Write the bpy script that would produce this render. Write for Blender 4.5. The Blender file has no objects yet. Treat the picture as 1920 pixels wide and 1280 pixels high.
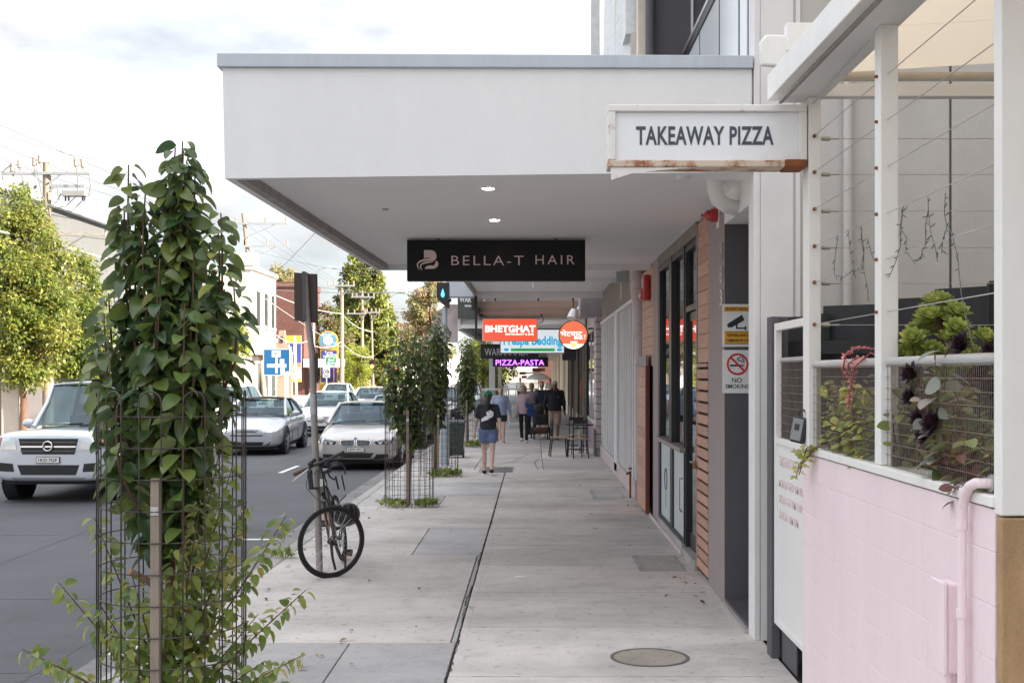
import bpy, bmesh, math, random
import numpy as np
from mathutils import Vector, Matrix, Euler, Quaternion
from mathutils.bvhtree import BVHTree
random.seed(7); RNG = np.random.default_rng(7)
scene = bpy.context.scene
COL = scene.collection
R = math.radians
# ------------------------------------------------------------------ camera, sky, sun, exposure
F, VX, VY, H = 2300.0, 1000.0, 700.0, 1.95      # focal length in photo pixels, vanishing point, eye height
cam = bpy.data.cameras.new('camera'); cam_o = bpy.data.objects.new('camera', cam); COL.objects.link(cam_o)
cam.sensor_width = 36; cam.lens = F/1920*36
cam.shift_x = -(VX-960)/1920; cam.shift_y = (VY-640)/1920
cam.clip_start = 0.05; cam.clip_end = 3000
cam_o.location = (0, 0, H); cam_o.rotation_euler = (R(90), 0, 0)
scene.camera = cam_o
SUN = Vector((0.93, -0.30, 0.53)).normalized()    # towards the sun: over the shops on the right
elev = math.asin(SUN.z); az = math.atan2(SUN.x, SUN.y)
sl = bpy.data.lights.new('sun', 'SUN'); sl.energy = 5.0; sl.angle = R(0.6); sl.color = (1, 0.88, 0.71)
so = bpy.data.objects.new('sun', sl); COL.objects.link(so); so.location = (30, -20, 40)
so.rotation_euler = SUN.to_track_quat('Z', 'Y').to_euler()
world = bpy.data.worlds.new('World'); scene.world = world; world.use_nodes = True
nt = world.node_tree; N = nt.nodes; L = nt.links
for n in list(N): N.remove(n)
out = N.new('ShaderNodeOutputWorld'); bg = N.new('ShaderNodeBackground'); sky = N.new('ShaderNodeTexSky')
sky.sky_type = 'NISHITA'; sky.sun_disc = False; sky.sun_elevation = elev; sky.sun_rotation = az
sky.air_density = 1.0; sky.dust_density = 0.6; sky.ozone_density = 1.5
bg.inputs['Strength'].default_value = 0.15
# thin bright cloud over the whole sky, mixed by noise on the view direction
tc = N.new('ShaderNodeTexCoord'); mp = N.new('ShaderNodeMapping'); mp.inputs['Scale'].default_value = (1.0, 1.0, 2.6); mp.inputs['Location'].default_value = (3.7, 1.2, 0.4)
nz = N.new('ShaderNodeTexNoise'); nz.inputs['Scale'].default_value = 2.3; nz.inputs['Detail'].default_value = 7; nz.inputs['Roughness'].default_value = 0.52
cr = N.new('ShaderNodeValToRGB'); cr.color_ramp.elements[0].position = 0.42; cr.color_ramp.elements[1].position = 0.60
cr.color_ramp.elements[0].color = (0.86, 0.86, 0.86, 1); cr.color_ramp.elements[1].color = (1, 1, 1, 1)
mx = N.new('ShaderNodeMix'); mx.data_type = 'RGBA'
mx.inputs['B'].default_value = (3.4, 3.45, 3.55, 1)
L.new(tc.outputs['Generated'], mp.inputs['Vector']); L.new(mp.outputs['Vector'], nz.inputs['Vector']); L.new(nz.outputs['Fac'], cr.inputs['Fac'])
# the cloud layer brightens from horizon to zenith as an overcast sky does: (1 + 2 sin h) / 3
sep = N.new('ShaderNodeSeparateXYZ'); L.new(tc.outputs['Generated'], sep.inputs[0])
gr = N.new('ShaderNodeMapRange'); gr.inputs['From Min'].default_value = 0; gr.inputs['From Max'].default_value = 1; gr.inputs['To Min'].default_value = 0.333; gr.inputs['To Max'].default_value = 1.0
L.new(sep.outputs['Z'], gr.inputs['Value'])
vm = N.new('ShaderNodeVectorMath'); vm.operation = 'SCALE'; vm.inputs[0].default_value = (5.25, 5.35, 5.5); 
nz2 = N.new('ShaderNodeTexNoise'); nz2.inputs['Scale'].default_value = 4.2; nz2.inputs['Detail'].default_value = 8; nz2.inputs['Roughness'].default_value = 0.55; L.new(mp.outputs['Vector'], nz2.inputs['Vector'])
mr2 = N.new('ShaderNodeMapRange'); mr2.inputs['From Min'].default_value = 0.35; mr2.inputs['From Max'].default_value = 0.65; mr2.inputs['To Min'].default_value = 0.52; mr2.inputs['To Max'].default_value = 1.08; L.new(nz2.outputs['Fac'], mr2.inputs['Value'])
mm_ = N.new('ShaderNodeMath'); mm_.operation = 'MULTIPLY'; L.new(gr.outputs[0], mm_.inputs[0]); L.new(mr2.outputs[0], mm_.inputs[1]); L.new(mm_.outputs[0], vm.inputs['Scale']); L.new(vm.outputs[0], mx.inputs['B'])
L.new(cr.outputs['Color'], mx.inputs['Factor']); L.new(sky.outputs['Color'], mx.inputs['A']); L.new(mx.outputs['Result'], bg.inputs['Color']); L.new(bg.outputs['Background'], out.inputs['Surface'])
vs = scene.view_settings; vs.view_transform = 'Standard'; vs.look = 'None'; vs.gamma = 1; vs.use_curve_mapping = False; vs.exposure = 1.88
try:
    scene.cycles.max_bounces = 10; scene.cycles.diffuse_bounces = 6; scene.cycles.transparent_max_bounces = 16; scene.cycles.use_denoising = True
    scene.cycles.caustics_reflective = False; scene.cycles.caustics_refractive = False
except Exception: pass

def at(px, py, Y):                      # the point at distance Y that a photo pixel shows
    return Vector(((px-VX)*Y/F, Y, H-(py-VY)*Y/F))

# ------------------------------------------------------------------ materials
MATS = {}
def mat(name, col, rough=0.6, metal=0.0, var=0.12, vs=3.0, bump=0.0, bs=40.0, rnd=0.0, spec=0.5, coat=0.0, stain=None, ss=1.5, st=0.6, stretch=(1,1,1), emit=None, es=0.0, isl=0.0, fine=0.0, fs=60):
    m = bpy.data.materials.new(name); m.use_nodes = True
    t = m.node_tree; n = t.nodes; l = t.links; p = n['Principled BSDF']
    p.inputs['Roughness'].default_value = rough; p.inputs['Metallic'].default_value = metal
    p.inputs['Specular IOR Level'].default_value = spec
    if coat: p.inputs['Coat Weight'].default_value = coat; p.inputs['Coat Roughness'].default_value = 0.05
    c = (*col, 1)
    tcn = n.new('ShaderNodeTexCoord'); mpn = n.new('ShaderNodeMapping'); mpn.inputs['Scale'].default_value = stretch
    l.new(tcn.outputs['Object'], mpn.inputs['Vector'])
    cur = None
    def rgb():
        x = n.new('ShaderNodeRGB'); x.outputs[0].default_value = c; return x.outputs[0]
    cur = rgb()
    def modulate(cur, facsock, lo, hi):
        mr = n.new('ShaderNodeMapRange'); mr.inputs['To Min'].default_value = lo; mr.inputs['To Max'].default_value = hi
        l.new(facsock, mr.inputs['Value'])
        h = n.new('ShaderNodeHueSaturation'); l.new(cur, h.inputs['Color']); l.new(mr.outputs[0], h.inputs['Value'])
        return h.outputs[0]
    if var:
        z = n.new('ShaderNodeTexNoise'); z.inputs['Scale'].default_value = vs; z.inputs['Detail'].default_value = 6; z.inputs['Roughness'].default_value = 0.62
        l.new(mpn.outputs[0], z.inputs['Vector'])
        mr0 = n.new('ShaderNodeMapRange'); mr0.inputs['From Min'].default_value = 0.3; mr0.inputs['From Max'].default_value = 0.7; l.new(z.outputs['Fac'], mr0.inputs['Value'])
        cur = modulate(cur, mr0.outputs[0], 1-var, 1+var)
    if fine:
        z = n.new('ShaderNodeTexNoise'); z.inputs['Scale'].default_value = fs; z.inputs['Detail'].default_value = 3
        l.new(mpn.outputs[0], z.inputs['Vector']); cur = modulate(cur, z.outputs['Fac'], 1-fine, 1+fine)
    if rnd:
        oi = n.new('ShaderNodeObjectInfo'); cur = modulate(cur, oi.outputs['Random'], 1-rnd, 1+rnd)
    if isl:
        g = n.new('ShaderNodeNewGeometry'); cur = modulate(cur, g.outputs['Random Per Island'], 1-isl, 1+isl)
    if stain:
        z = n.new('ShaderNodeTexNoise'); z.inputs['Scale'].default_value = ss; z.inputs['Detail'].default_value = 8; z.inputs['Roughness'].default_value = 0.7
        l.new(mpn.outputs[0], z.inputs['Vector'])
        rp = n.new('ShaderNodeValToRGB'); rp.color_ramp.elements[0].position = st; rp.color_ramp.elements[1].position = min(1, st+0.12)
        l.new(z.outputs['Fac'], rp.inputs['Fac'])
        mxn = n.new('ShaderNodeMix'); mxn.data_type = 'RGBA'; l.new(rp.outputs['Color'], mxn.inputs['Factor']); l.new(cur, mxn.inputs['A']); mxn.inputs['B'].default_value = (*stain, 1)
        cur = mxn.outputs['Result']
    l.new(cur, p.inputs['Base Color'])
    if bump:
        z = n.new('ShaderNodeTexNoise'); z.inputs['Scale'].default_value = bs; z.inputs['Detail'].default_value = 5
        l.new(mpn.outputs[0], z.inputs['Vector'])
        b = n.new('ShaderNodeBump'); b.inputs['Strength'].default_value = bump; b.inputs['Distance'].default_value = 0.01
        l.new(z.outputs['Fac'], b.inputs['Height']); l.new(b.outputs[0], p.inputs['Normal'])
    if emit:
        p.inputs['Emission Color'].default_value = (*emit, 1); p.inputs['Emission Strength'].default_value = es
    MATS[name] = m
    return m
def leafmat(name, col, col2, trans=0.35, rough=0.45, spec=0.5, dry=0.5):
    m = bpy.data.materials.new(name); m.use_nodes = True
    t = m.node_tree; n = t.nodes; l = t.links; p = n['Principled BSDF']; o = n['Material Output']
    g = n.new('ShaderNodeNewGeometry'); oi = n.new('ShaderNodeObjectInfo')
    ad = n.new('ShaderNodeMath'); ad.operation = 'ADD'; fr = n.new('ShaderNodeMath'); fr.operation = 'FRACT'
    l.new(g.outputs['Random Per Island'], ad.inputs[0]); l.new(oi.outputs['Random'], ad.inputs[1]); l.new(ad.outputs[0], fr.inputs[0])
    rp = n.new('ShaderNodeValToRGB'); e = rp.color_ramp.elements; e[0].position = 0.0; e[0].color = (*col, 1); e[1].position = 0.86; e[1].color = (*col2, 1)
    q = e.new(1.0); q.color = (min(1, col2[0]*(1+.9*dry)+.02*dry), min(1, col2[1]*(1+.35*dry)), col2[2]*.9, 1)
    l.new(fr.outputs[0], rp.inputs['Fac'])
    hb_ = n.new('ShaderNodeHueSaturation'); hb_.inputs['Saturation'].default_value = 0.8; hb_.inputs['Value'].default_value = 1.35; l.new(rp.outputs['Color'], hb_.inputs['Color'])
    mx = n.new('ShaderNodeMix'); mx.data_type = 'RGBA'; l.new(g.outputs['Backfacing'], mx.inputs['Factor']); l.new(rp.outputs['Color'], mx.inputs['A']); l.new(hb_.outputs[0], mx.inputs['B'])
    l.new(mx.outputs['Result'], p.inputs['Base Color']); p.inputs['Roughness'].default_value = rough; p.inputs['Specular IOR Level'].default_value = spec
    tr = n.new('ShaderNodeBsdfTranslucent'); hs = n.new('ShaderNodeHueSaturation'); hs.inputs['Value'].default_value = 1.5; hs.inputs['Hue'].default_value = 0.48
    l.new(mx.outputs['Result'], hs.inputs['Color']); l.new(hs.outputs[0], tr.inputs['Color'])
    ms = n.new('ShaderNodeMixShader'); ms.inputs['Fac'].default_value = trans
    l.new(p.outputs[0], ms.inputs[1]); l.new(tr.outputs[0], ms.inputs[2]); l.new(ms.outputs[0], o.inputs['Surface'])
    MATS[name] = m; return m
def glassmat(name, tint=(0.5,0.6,0.62), refl=(0.9,0.95,1), base=0.25, rough=0.02):
    m = bpy.data.materials.new(name); m.use_nodes = True
    t = m.node_tree; n = t.nodes; l = t.links; n.remove(n['Principled BSDF']); o = n['Material Output']
    tr = n.new('ShaderNodeBsdfTransparent'); tr.inputs['Color'].default_value = (*tint, 1)
    gl = n.new('ShaderNodeBsdfGlossy'); gl.inputs['Color'].default_value = (*refl, 1); gl.inputs['Roughness'].default_value = rough
    ge = n.new('ShaderNodeNewGeometry'); dt = n.new('ShaderNodeVectorMath'); dt.operation = 'DOT_PRODUCT'
    l.new(ge.outputs['Incoming'], dt.inputs[0]); l.new(ge.outputs['Normal'], dt.inputs[1])
    ab = n.new('ShaderNodeMath'); ab.operation = 'ABSOLUTE'; l.new(dt.outputs['Value'], ab.inputs[0])
    su = n.new('ShaderNodeMath'); su.operation = 'SUBTRACT'; su.inputs[0].default_value = 1.0; l.new(ab.outputs[0], su.inputs[1])
    pw = n.new('ShaderNodeMath'); pw.operation = 'POWER'; pw.inputs[1].default_value = 5.0; l.new(su.outputs[0], pw.inputs[0])
    mr = n.new('ShaderNodeMapRange'); mr.inputs['To Min'].default_value = base+0.04; mr.inputs['To Max'].default_value = 1.0
    l.new(pw.outputs[0], mr.inputs['Value'])
    ms = n.new('ShaderNodeMixShader'); l.new(mr.outputs[0], ms.inputs['Fac']); l.new(tr.outputs[0], ms.inputs[1]); l.new(gl.outputs[0], ms.inputs[2])
    l.new(ms.outputs[0], o.inputs['Surface']); MATS[name] = m; return m

# ------------------------------------------------------------------ mesh builder
class MB:
    def __init__(s): s.v = []; s.f = []; s.n = 0
    def add(s, v, f):
        o = s.n; s.v.extend([tuple(p) for p in v]); s.f.extend([tuple(i+o for i in q) for q in f]); s.n += len(v); return s
    def box(s, x0, y0, z0, x1, y1, z1):
        if x0 > x1: x0, x1 = x1, x0
        if y0 > y1: y0, y1 = y1, y0
        if z0 > z1: z0, z1 = z1, z0
        return s.add([(x0,y0,z0),(x1,y0,z0),(x1,y1,z0),(x0,y1,z0),(x0,y0,z1),(x1,y0,z1),(x1,y1,z1),(x0,y1,z1)],
                     [(0,3,2,1),(4,5,6,7),(0,1,5,4),(1,2,6,5),(2,3,7,6),(3,0,4,7)])
    def hexa(s, p):                       # eight corners: bottom ring 0-3, top ring 4-7
        return s.add(p, [(0,3,2,1),(4,5,6,7),(0,1,5,4),(1,2,6,5),(2,3,7,6),(3,0,4,7)])
    def bar(s, a, b, w, h=None):          # rectangular bar from a to b
        a, b = Vector(a), Vector(b); h = h or w; d = (b-a).normalized()
        up = Vector((0,0,1)) if abs(d.z) < 0.95 else Vector((0,1,0))
        u = d.cross(up).normalized(); v = u.cross(d)
        p = []
        for c in (a, b):
            for (i, j) in ((-1,-1),(1,-1),(1,1),(-1,1)): p.append(c+u*w/2*i+v*h/2*j)
        return s.hexa(p)
    def tube(s, pts, r, n=6, cap=True):
        pts = [Vector(p) for p in pts]; m = len(pts)
        rs = list(r) if hasattr(r, '__len__') else [r]*m
        o = []; u = None
        for i, p in enumerate(pts):
            d = (pts[min(i+1,m-1)]-pts[max(i-1,0)])
            d = d.normalized() if d.length > 1e-9 else Vector((0,0,1))
            if u is None:
                ref = Vector((0,0,1)) if abs(d.z) < 0.9 else Vector((1,0,0)); u = d.cross(ref).normalized()
            else:
                u = u-d*u.dot(d); u = u.normalized() if u.length > 1e-6 else d.orthogonal().normalized()
            w = d.cross(u)
            for k in range(n):
                a = 2*math.pi*k/n; o.append(p+(u*math.cos(a)+w*math.sin(a))*rs[i])
        f = [(i*n+k, i*n+(k+1)%n, (i+1)*n+(k+1)%n, (i+1)*n+k) for i in range(m-1) for k in range(n)]
        if cap: f += [tuple(range(n-1,-1,-1)), tuple((m-1)*n+k for k in range(n))]
        return s.add(o, f)
    def ring(s, c, rad, r, n=32, m=5, axis='z', a0=0, a1=360):
        c = Vector(c); pts = []; full = abs(a1-a0) >= 360
        o = []
        k = n if full else n+1
        for i in range(k):
            a = R(a0+(a1-a0)*i/n); ca, sa = math.cos(a), math.sin(a)
            e = {'z': Vector((ca,sa,0)), 'y': Vector((ca,0,sa)), 'x': Vector((0,ca,sa))}[axis]
            ax = {'z': Vector((0,0,1)), 'y': Vector((0,1,0)), 'x': Vector((1,0,0))}[axis]
            for j in range(m):
                b = 2*math.pi*j/m; o.append(c+e*(rad+r*math.cos(b))+ax*r*math.sin(b))
        f = []
        for i in range(k if full else k-1):
            for j in range(m): f.append((i*m+j, ((i+1)%k)*m+j, ((i+1)%k)*m+(j+1)%m, i*m+(j+1)%m))
        return s.add(o, f)
    def lathe(s, prof, c=(0,0,0), n=24, axis='z'):    # prof: (radius, height)
        o = []; c = Vector(c)
        for (r, h) in prof:
            for k in range(n):
                a = 2*math.pi*k/n; x, y = r*math.cos(a), r*math.sin(a)
                o.append(c+(Vector((x,y,h)) if axis == 'z' else Vector((x,h,y)) if axis == 'y' else Vector((h,x,y))))
        m = len(prof)
        f = [(i*n+k, i*n+(k+1)%n, (i+1)*n+(k+1)%n, (i+1)*n+k) for i in range(m-1) for k in range(n)]
        f += [tuple(range(n-1,-1,-1)), tuple((m-1)*n+k for k in range(n))]
        return s.add(o, f)
    def cyl(s, c, r, h, n=16, axis='z', r2=None): return s.lathe([(r,0),(r if r2 is None else r2,h)], c, n, axis)
    def ell(s, c, r, n=12, m=8):
        c = Vector(c); o = [c+Vector((0,0,-r[2]))]
        for i in range(1, m):
            t = math.pi*i/m-math.pi/2
            for k in range(n):
                a = 2*math.pi*k/n; o.append(c+Vector((r[0]*math.cos(t)*math.cos(a), r[1]*math.cos(t)*math.sin(a), r[2]*math.sin(t))))
        o.append(c+Vector((0,0,r[2]))); e = len(o)-1
        f = [(0, 1+(k+1)%n, 1+k) for k in range(n)]
        for i in range(m-2):
            for k in range(n): f.append((1+i*n+k, 1+i*n+(k+1)%n, 1+(i+1)*n+(k+1)%n, 1+(i+1)*n+k))
        f += [(1+(m-2)*n+k, 1+(m-2)*n+(k+1)%n, e) for k in range(n)]
        return s.add(o, f)
    def prism(s, poly, fn, d0, d1):       # poly 2D list; fn(a,b,d)->point; extruded from d0 to d1
        n = len(poly); o = [fn(a,b,d0) for a,b in poly]+[fn(a,b,d1) for a,b in poly]
        f = [tuple(range(n-1,-1,-1)), tuple(range(n,2*n))]+[(i,(i+1)%n,n+(i+1)%n,n+i) for i in range(n)]
        return s.add(o, f)
    def xf(s, M):
        s.v = [tuple(M @ Vector(p)) for p in s.v]; return s
    def merge(s, o): return s.add(o.v, o.f)
    def mesh(s, name, m=None, smooth=None):
        me = bpy.data.meshes.new(name); me.from_pydata(s.v, [], s.f)
        bm = bmesh.new(); bm.from_mesh(me); bmesh.ops.recalc_face_normals(bm, faces=bm.faces); bm.to_mesh(me); bm.free()
        if m: me.materials.append(m)
        if smooth is not None:
            me.shade_smooth()
            if smooth < 180: me.set_sharp_from_angle(angle=R(smooth))
        return me
XZ = lambda a, b, d: (a, d, b)
YZ = lambda a, b, d: (d, a, b)
XY = lambda a, b, d: (a, b, d)

def tag(o, label=None, cat=None, group=None, kind=None):
    if label: o['label'] = label
    if cat: o['category'] = cat
    if group: o['group'] = group
    if kind: o['kind'] = kind
    return o
def thing(name, label, cat, loc=(0,0,0), rz=0.0, group=None):
    o = bpy.data.objects.new(name, None); COL.objects.link(o); o.empty_display_size = 0.1
    o.location = loc; o.rotation_euler = (0,0,rz)
    return tag(o, label, cat, group)
def part(name, mb, m, parent=None, smooth=None, bevel=0.0, world=False, label=None, kind=None, seg=2):
    me = mb if isinstance(mb, bpy.types.Mesh) else None
    if me is None:
        if world and parent is not None:
            off = Vector((0,0,0)); q = parent
            while q is not None: off += q.location; q = q.parent
            mb.v = [(a-off.x, b-off.y, c-off.z) for a,b,c in mb.v]
        me = mb.mesh(name, m, smooth)
    o = bpy.data.objects.new(name, me); COL.objects.link(o)
    if parent is not None: o.parent = parent
    if bevel:
        b = o.modifiers.new('bevel', 'BEVEL'); b.width = bevel; b.segments = seg; b.limit_method = 'ANGLE'; b.harden_normals = False
    if label: o['label'] = label
    if kind: o['kind'] = kind
    return o
def one(name, mb, m, label, cat, group=None, smooth=None, bevel=0.0, kind=None):
    return tag(part(name, mb, m, None, smooth, bevel), label, cat, group, kind)
def struct(name, mb, m, smooth=None, bevel=0.0, kind='structure'):
    o = part(name, mb, m, None, smooth, bevel); o['kind'] = kind; return o
def inst(name, me, parent, M=None):
    o = bpy.data.objects.new(name, me); COL.objects.link(o); o.parent = parent
    if M is not None: o.matrix_basis = M
    return o
def copy_tree(o, parent=None, label=None, group=None):
    c = o.copy(); COL.objects.link(c)
    if parent is not None: c.parent = parent
    if label: c['label'] = label
    if group: c['group'] = group
    for ch in list(o.children): copy_tree(ch, c)
    return c
def lettering(txt, m, parent, loc, size, name='lettering', rot=(90,0,0), sx=1.0, off=0.0, space=1.0, align='LEFT', ext=0.002, shear=0.0, word=1.0):
    c = bpy.data.curves.new(name, 'FONT'); c.body = txt; c.size = size; c.offset = off; c.extrude = ext; c.space_character = space; c.space_word = word
    c.align_x = align; c.align_y = 'CENTER' if align == 'CENTER' else 'TOP_BASELINE'; c.shear = shear; c.resolution_u = 3; c.fill_mode = 'BOTH'
    t = bpy.data.objects.new(name, c); COL.objects.link(t)
    dg = bpy.context.evaluated_depsgraph_get(); me = bpy.data.meshes.new_from_object(t.evaluated_get(dg))
    bpy.data.objects.remove(t); me.materials.clear(); me.materials.append(m)
    o = bpy.data.objects.new(name, me); COL.objects.link(o); o.parent = parent
    o.location = loc; o.rotation_euler = tuple(R(a) for a in rot); o.scale = (sx,1,1)
    return o
def fit_text(txt, m, parent, x0, x1, z0, z1, y, name='lettering', off=0.0, space=1.0, ext=0.002, rot=(90,0,0), plane='xz', valign=True):
    """text stretched to fill a rectangle on a plane facing -Y (or on a wall facing -X when plane='yz')"""
    o = lettering(txt, m, parent, (0,0,0), 1.0, name, rot, 1.0, off, space, 'LEFT', ext)
    vs_ = [v.co for v in o.data.vertices]
    ax, bx = min(v.x for v in vs_), max(v.x for v in vs_); ay, by = min(v.y for v in vs_), max(v.y for v in vs_)
    for v in o.data.vertices:
        v.co.x = (v.co.x-ax)/(bx-ax)*abs(x1-x0); v.co.y = (v.co.y-ay)/(by-ay)*(z1-z0)
    if plane == 'xz': o.location = (x0, y, z0)
    else: o.location = (y, x0, z0); o.rotation_euler = (R(90), 0, R(-90))
    return o
def wave(n, amp, k=3):
    a = RNG.normal(size=(k,)); p = RNG.uniform(0, 6.28, size=(k,)); t = np.linspace(0, 1, n)
    return sum(amp/k*a[i]*np.sin((i+1)*3.1*t+p[i]) for i in range(k))
# many copies of a small template placed by matrices, as one mesh
def scatter_mesh(name, tv, tf, mats4, m, smooth=True):
    tv = np.array(tv, dtype=np.float32); M = np.array(mats4, dtype=np.float32)
    k, n = len(M), len(tv)
    V = np.einsum('kij,nj->kni', M[:, :3, :3], tv)+M[:, None, :3, 3]
    me = bpy.data.meshes.new(name)
    lens = np.array([len(f) for f in tf]); flat = np.concatenate([np.array(f) for f in tf])
    loops = (flat[None, :]+(np.arange(k)*n)[:, None]).ravel()
    tot = np.tile(lens, k); st = np.concatenate([[0], np.cumsum(tot)[:-1]])
    me.vertices.add(k*n); me.vertices.foreach_set('co', V.astype(np.float32).ravel())
    me.loops.add(len(loops)); me.loops.foreach_set('vertex_index', loops.astype(np.int32))
    me.polygons.add(len(tot)); me.polygons.foreach_set('loop_start', st.astype(np.int32)); me.polygons.foreach_set('loop_total', tot.astype(np.int32))
    me.update(calc_edges=True); me.validate()
    if m: me.materials.append(m)
    if smooth: me.shade_smooth()
    return me
def rotmats(dirs, ups, scale, pos):
    """4x4 matrices: local x along dirs, local z near ups"""
    d = dirs/np.linalg.norm(dirs, axis=1, keepdims=True)
    y = np.cross(ups, d); y /= np.maximum(np.linalg.norm(y, axis=1, keepdims=True), 1e-6); z = np.cross(d, y)
    M = np.zeros((len(d), 4, 4)); s = np.asarray(scale)[:, None] if np.ndim(scale) else scale
    M[:, :3, 0] = d*s; M[:, :3, 1] = y*s; M[:, :3, 2] = z*s; M[:, :3, 3] = pos; M[:, 3, 3] = 1
    return M
def leaf_template(w=0.62, fold=0.18, droop=0.30, st=7):
    v = []; f = []
    for i in range(st+1):
        t = i/st; ww = w/2*math.sin(math.pi*t**0.82)**0.58 if 0 < t < 1 else 0.012
        z = -droop*t*t
        v += [(t, ww, z+fold*ww*2), (t, 0, z), (t, -ww, z+fold*ww*2)]
    for i in range(st):
        a = i*3; f += [(a, a+1, a+4, a+3), (a+1, a+2, a+5, a+4)]
    return v, f
# ================================================================== materials
def concrete(name, col, spots=0.5, rnd=0.05, rough=0.85):
    m = mat(name, col, rough=rough, var=0.10, vs=0.9, bump=0.25, bs=120, rnd=rnd, fine=0.10, fs=90, spec=0.25)
    t = m.node_tree; n = t.nodes; l = t.links; p = n['Principled BSDF']
    cur = p.inputs['Base Color'].links[0].from_socket
    tcn = n.new('ShaderNodeNewGeometry')
    def layer(cur, scale, pos, wid, amt, stretch, detail=6, rough_=0.65):
        mp_ = n.new('ShaderNodeMapping'); mp_.inputs['Scale'].default_value = stretch; l.new(tcn.outputs['Position'], mp_.inputs['Vector'])
        z = n.new('ShaderNodeTexNoise'); z.inputs['Scale'].default_value = scale; z.inputs['Detail'].default_value = detail; z.inputs['Roughness'].default_value = rough_
        l.new(mp_.outputs[0], z.inputs['Vector'])
        mr = n.new('ShaderNodeMapRange'); mr.inputs['From Min'].default_value = pos; mr.inputs['From Max'].default_value = pos+wid
        mr.inputs['To Min'].default_value = 1; mr.inputs['To Max'].default_value = 1-amt; l.new(z.outputs['Fac'], mr.inputs['Value'])
        h = n.new('ShaderNodeHueSaturation'); l.new(cur, h.inputs['Color']); l.new(mr.outputs[0], h.inputs['Value']); return h.outputs[0]
    cur = layer(cur, 0.8, 0.45, 0.25, 0.22, (0.5, 1.2, 1))
    cur = layer(cur, 1.3, 0.54, 0.22, 0.07, (0.6, 3.0, 1))           # faint brushing across the path
    cur = layer(cur, 3.2, 0.50, 0.20, 0.17, (1, 1, 1), 8, 0.7)        # grime
    cur = layer(cur, 0.35, 0.50, 0.12, 0.14, (1.4, 1, 1), 5, 0.6)     # broad worn patches
    cur = layer(cur, 14, 0.728, 0.02, 0.45*spots, (1, 1, 1), 0)        # gum spots
    cur = layer(cur, 6, 0.71, 0.05, 0.35*spots, (1, 1, 1), 2)
    cur = layer(cur, 60, 0.45, 0.30, 0.16, (1, 1, 1), 3)
    l.new(cur, p.inputs['Base Color']); return m
M_slab = concrete('light concrete', (0.62, 0.58, 0.555))
M_slab2 = concrete('grey concrete', (0.40, 0.385, 0.385), 0.3)
M_slab3 = concrete('mid grey concrete', (0.50,0.48,0.475), 0.3)
M_kerb = concrete('kerb concrete', (0.46, 0.44, 0.42), 0.4)
M_joint = mat('joint dirt', (0.035, 0.033, 0.03), 0.95)
M_fill = concrete('smooth joint mortar', (0.42, 0.42, 0.41), 0.0)
M_road = mat('asphalt', (0.085, 0.088, 0.098), rough=0.72, var=0.16, vs=0.5, bump=0.5, bs=160, fine=0.45, fs=90, spec=0.35, stain=(0.062,0.063,0.067), ss=0.7, st=0.56)
M_ground = mat('ground', (0.16, 0.15, 0.13), 0.95, var=0.2, vs=0.2)
M_paint = mat('road paint', (0.72, 0.72, 0.70), 0.7, var=0.12, vs=6)
M_white = mat('white paint', (0.80, 0.79, 0.78), 0.45, var=0.03, vs=2, bump=0.04, bs=30)
M_whitew = mat('weathered white paint', (0.78, 0.77, 0.75), 0.5, var=0.04, vs=3, stain=(0.52, 0.40, 0.26), ss=1.3, st=0.70, bump=0.06, bs=25, stretch=(2.2,2.2,0.7))
M_render = mat('white render', (0.82, 0.82, 0.825), 0.9, var=0.025, vs=1.2, bump=0.5, bs=140, fine=0.05, fs=120, stain=(0.6,0.6,0.62), ss=0.8, st=0.68, stretch=(2,2,0.5))
M_flash = mat('grey flashing', (0.50, 0.54, 0.60), 0.5, var=0.06, vs=4, stretch=(3,3,0.5))
M_soffit = mat('white soffit', (0.84, 0.83, 0.82), 0.8, var=0.03, vs=0.9)
M_beam = mat('raw cement edge', (0.34, 0.32, 0.30), 0.9, var=0.2, vs=5, bump=0.2, bs=40)
M_mauve = mat('mauve grey paint', (0.32, 0.265, 0.265), 0.7, var=0.05, vs=3, bump=0.1, bs=60, stain=(0.38,0.34,0.34), ss=2, st=0.72, stretch=(2,2,0.6))
M_slate = mat('slate grey paint', (0.105, 0.10, 0.11), 0.75, var=0.08, vs=2, bump=0.35, bs=150)
M_brownfas = mat('brown grey panel', (0.25, 0.21, 0.19), 0.8, var=0.10, vs=2)
M_timber = mat('oiled timber', (0.50, 0.285, 0.215), 0.6, var=0.16, vs=6, rnd=0.13, stretch=(1,0.5,7), bump=0.1, bs=30)
M_black = mat('black metal', (0.02, 0.02, 0.022), 0.45, var=0.1)
M_blackwood = mat('black stained timber', (0.025, 0.025, 0.028), 0.7, var=0.2, vs=6, rnd=0.2, bump=0.1, bs=30)
M_alu = mat('aluminium', (0.62, 0.62, 0.62), 0.35, metal=0.9, var=0.05)
M_steel = mat('galvanised steel', (0.42, 0.44, 0.46), 0.5, metal=0.6, var=0.12, vs=8)
M_conc = mat('precast concrete', (0.53, 0.50, 0.475), 0.85, var=0.10, vs=1.2, bump=0.25, bs=70, fine=0.08, fs=60, stain=(0.42,0.40,0.37), ss=0.9, st=0.6, stretch=(1.3,1.3,0.6))
M_concl = mat('pale concrete edge', (0.76, 0.74, 0.74), 0.85, var=0.06, vs=2)
M_pink = mat('pink painted block', (0.82, 0.685, 0.715), 0.62, var=0.035, vs=2.2, bump=0.55, bs=55, rnd=0.008, fine=0.03, fs=50, stain=(0.70,0.585,0.60), ss=2.6, st=0.66, stretch=(1.6,1.6,0.22))
M_pinkj = mat('pink painted joint', (0.81, 0.675, 0.705), 0.7, var=0.03)
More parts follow.
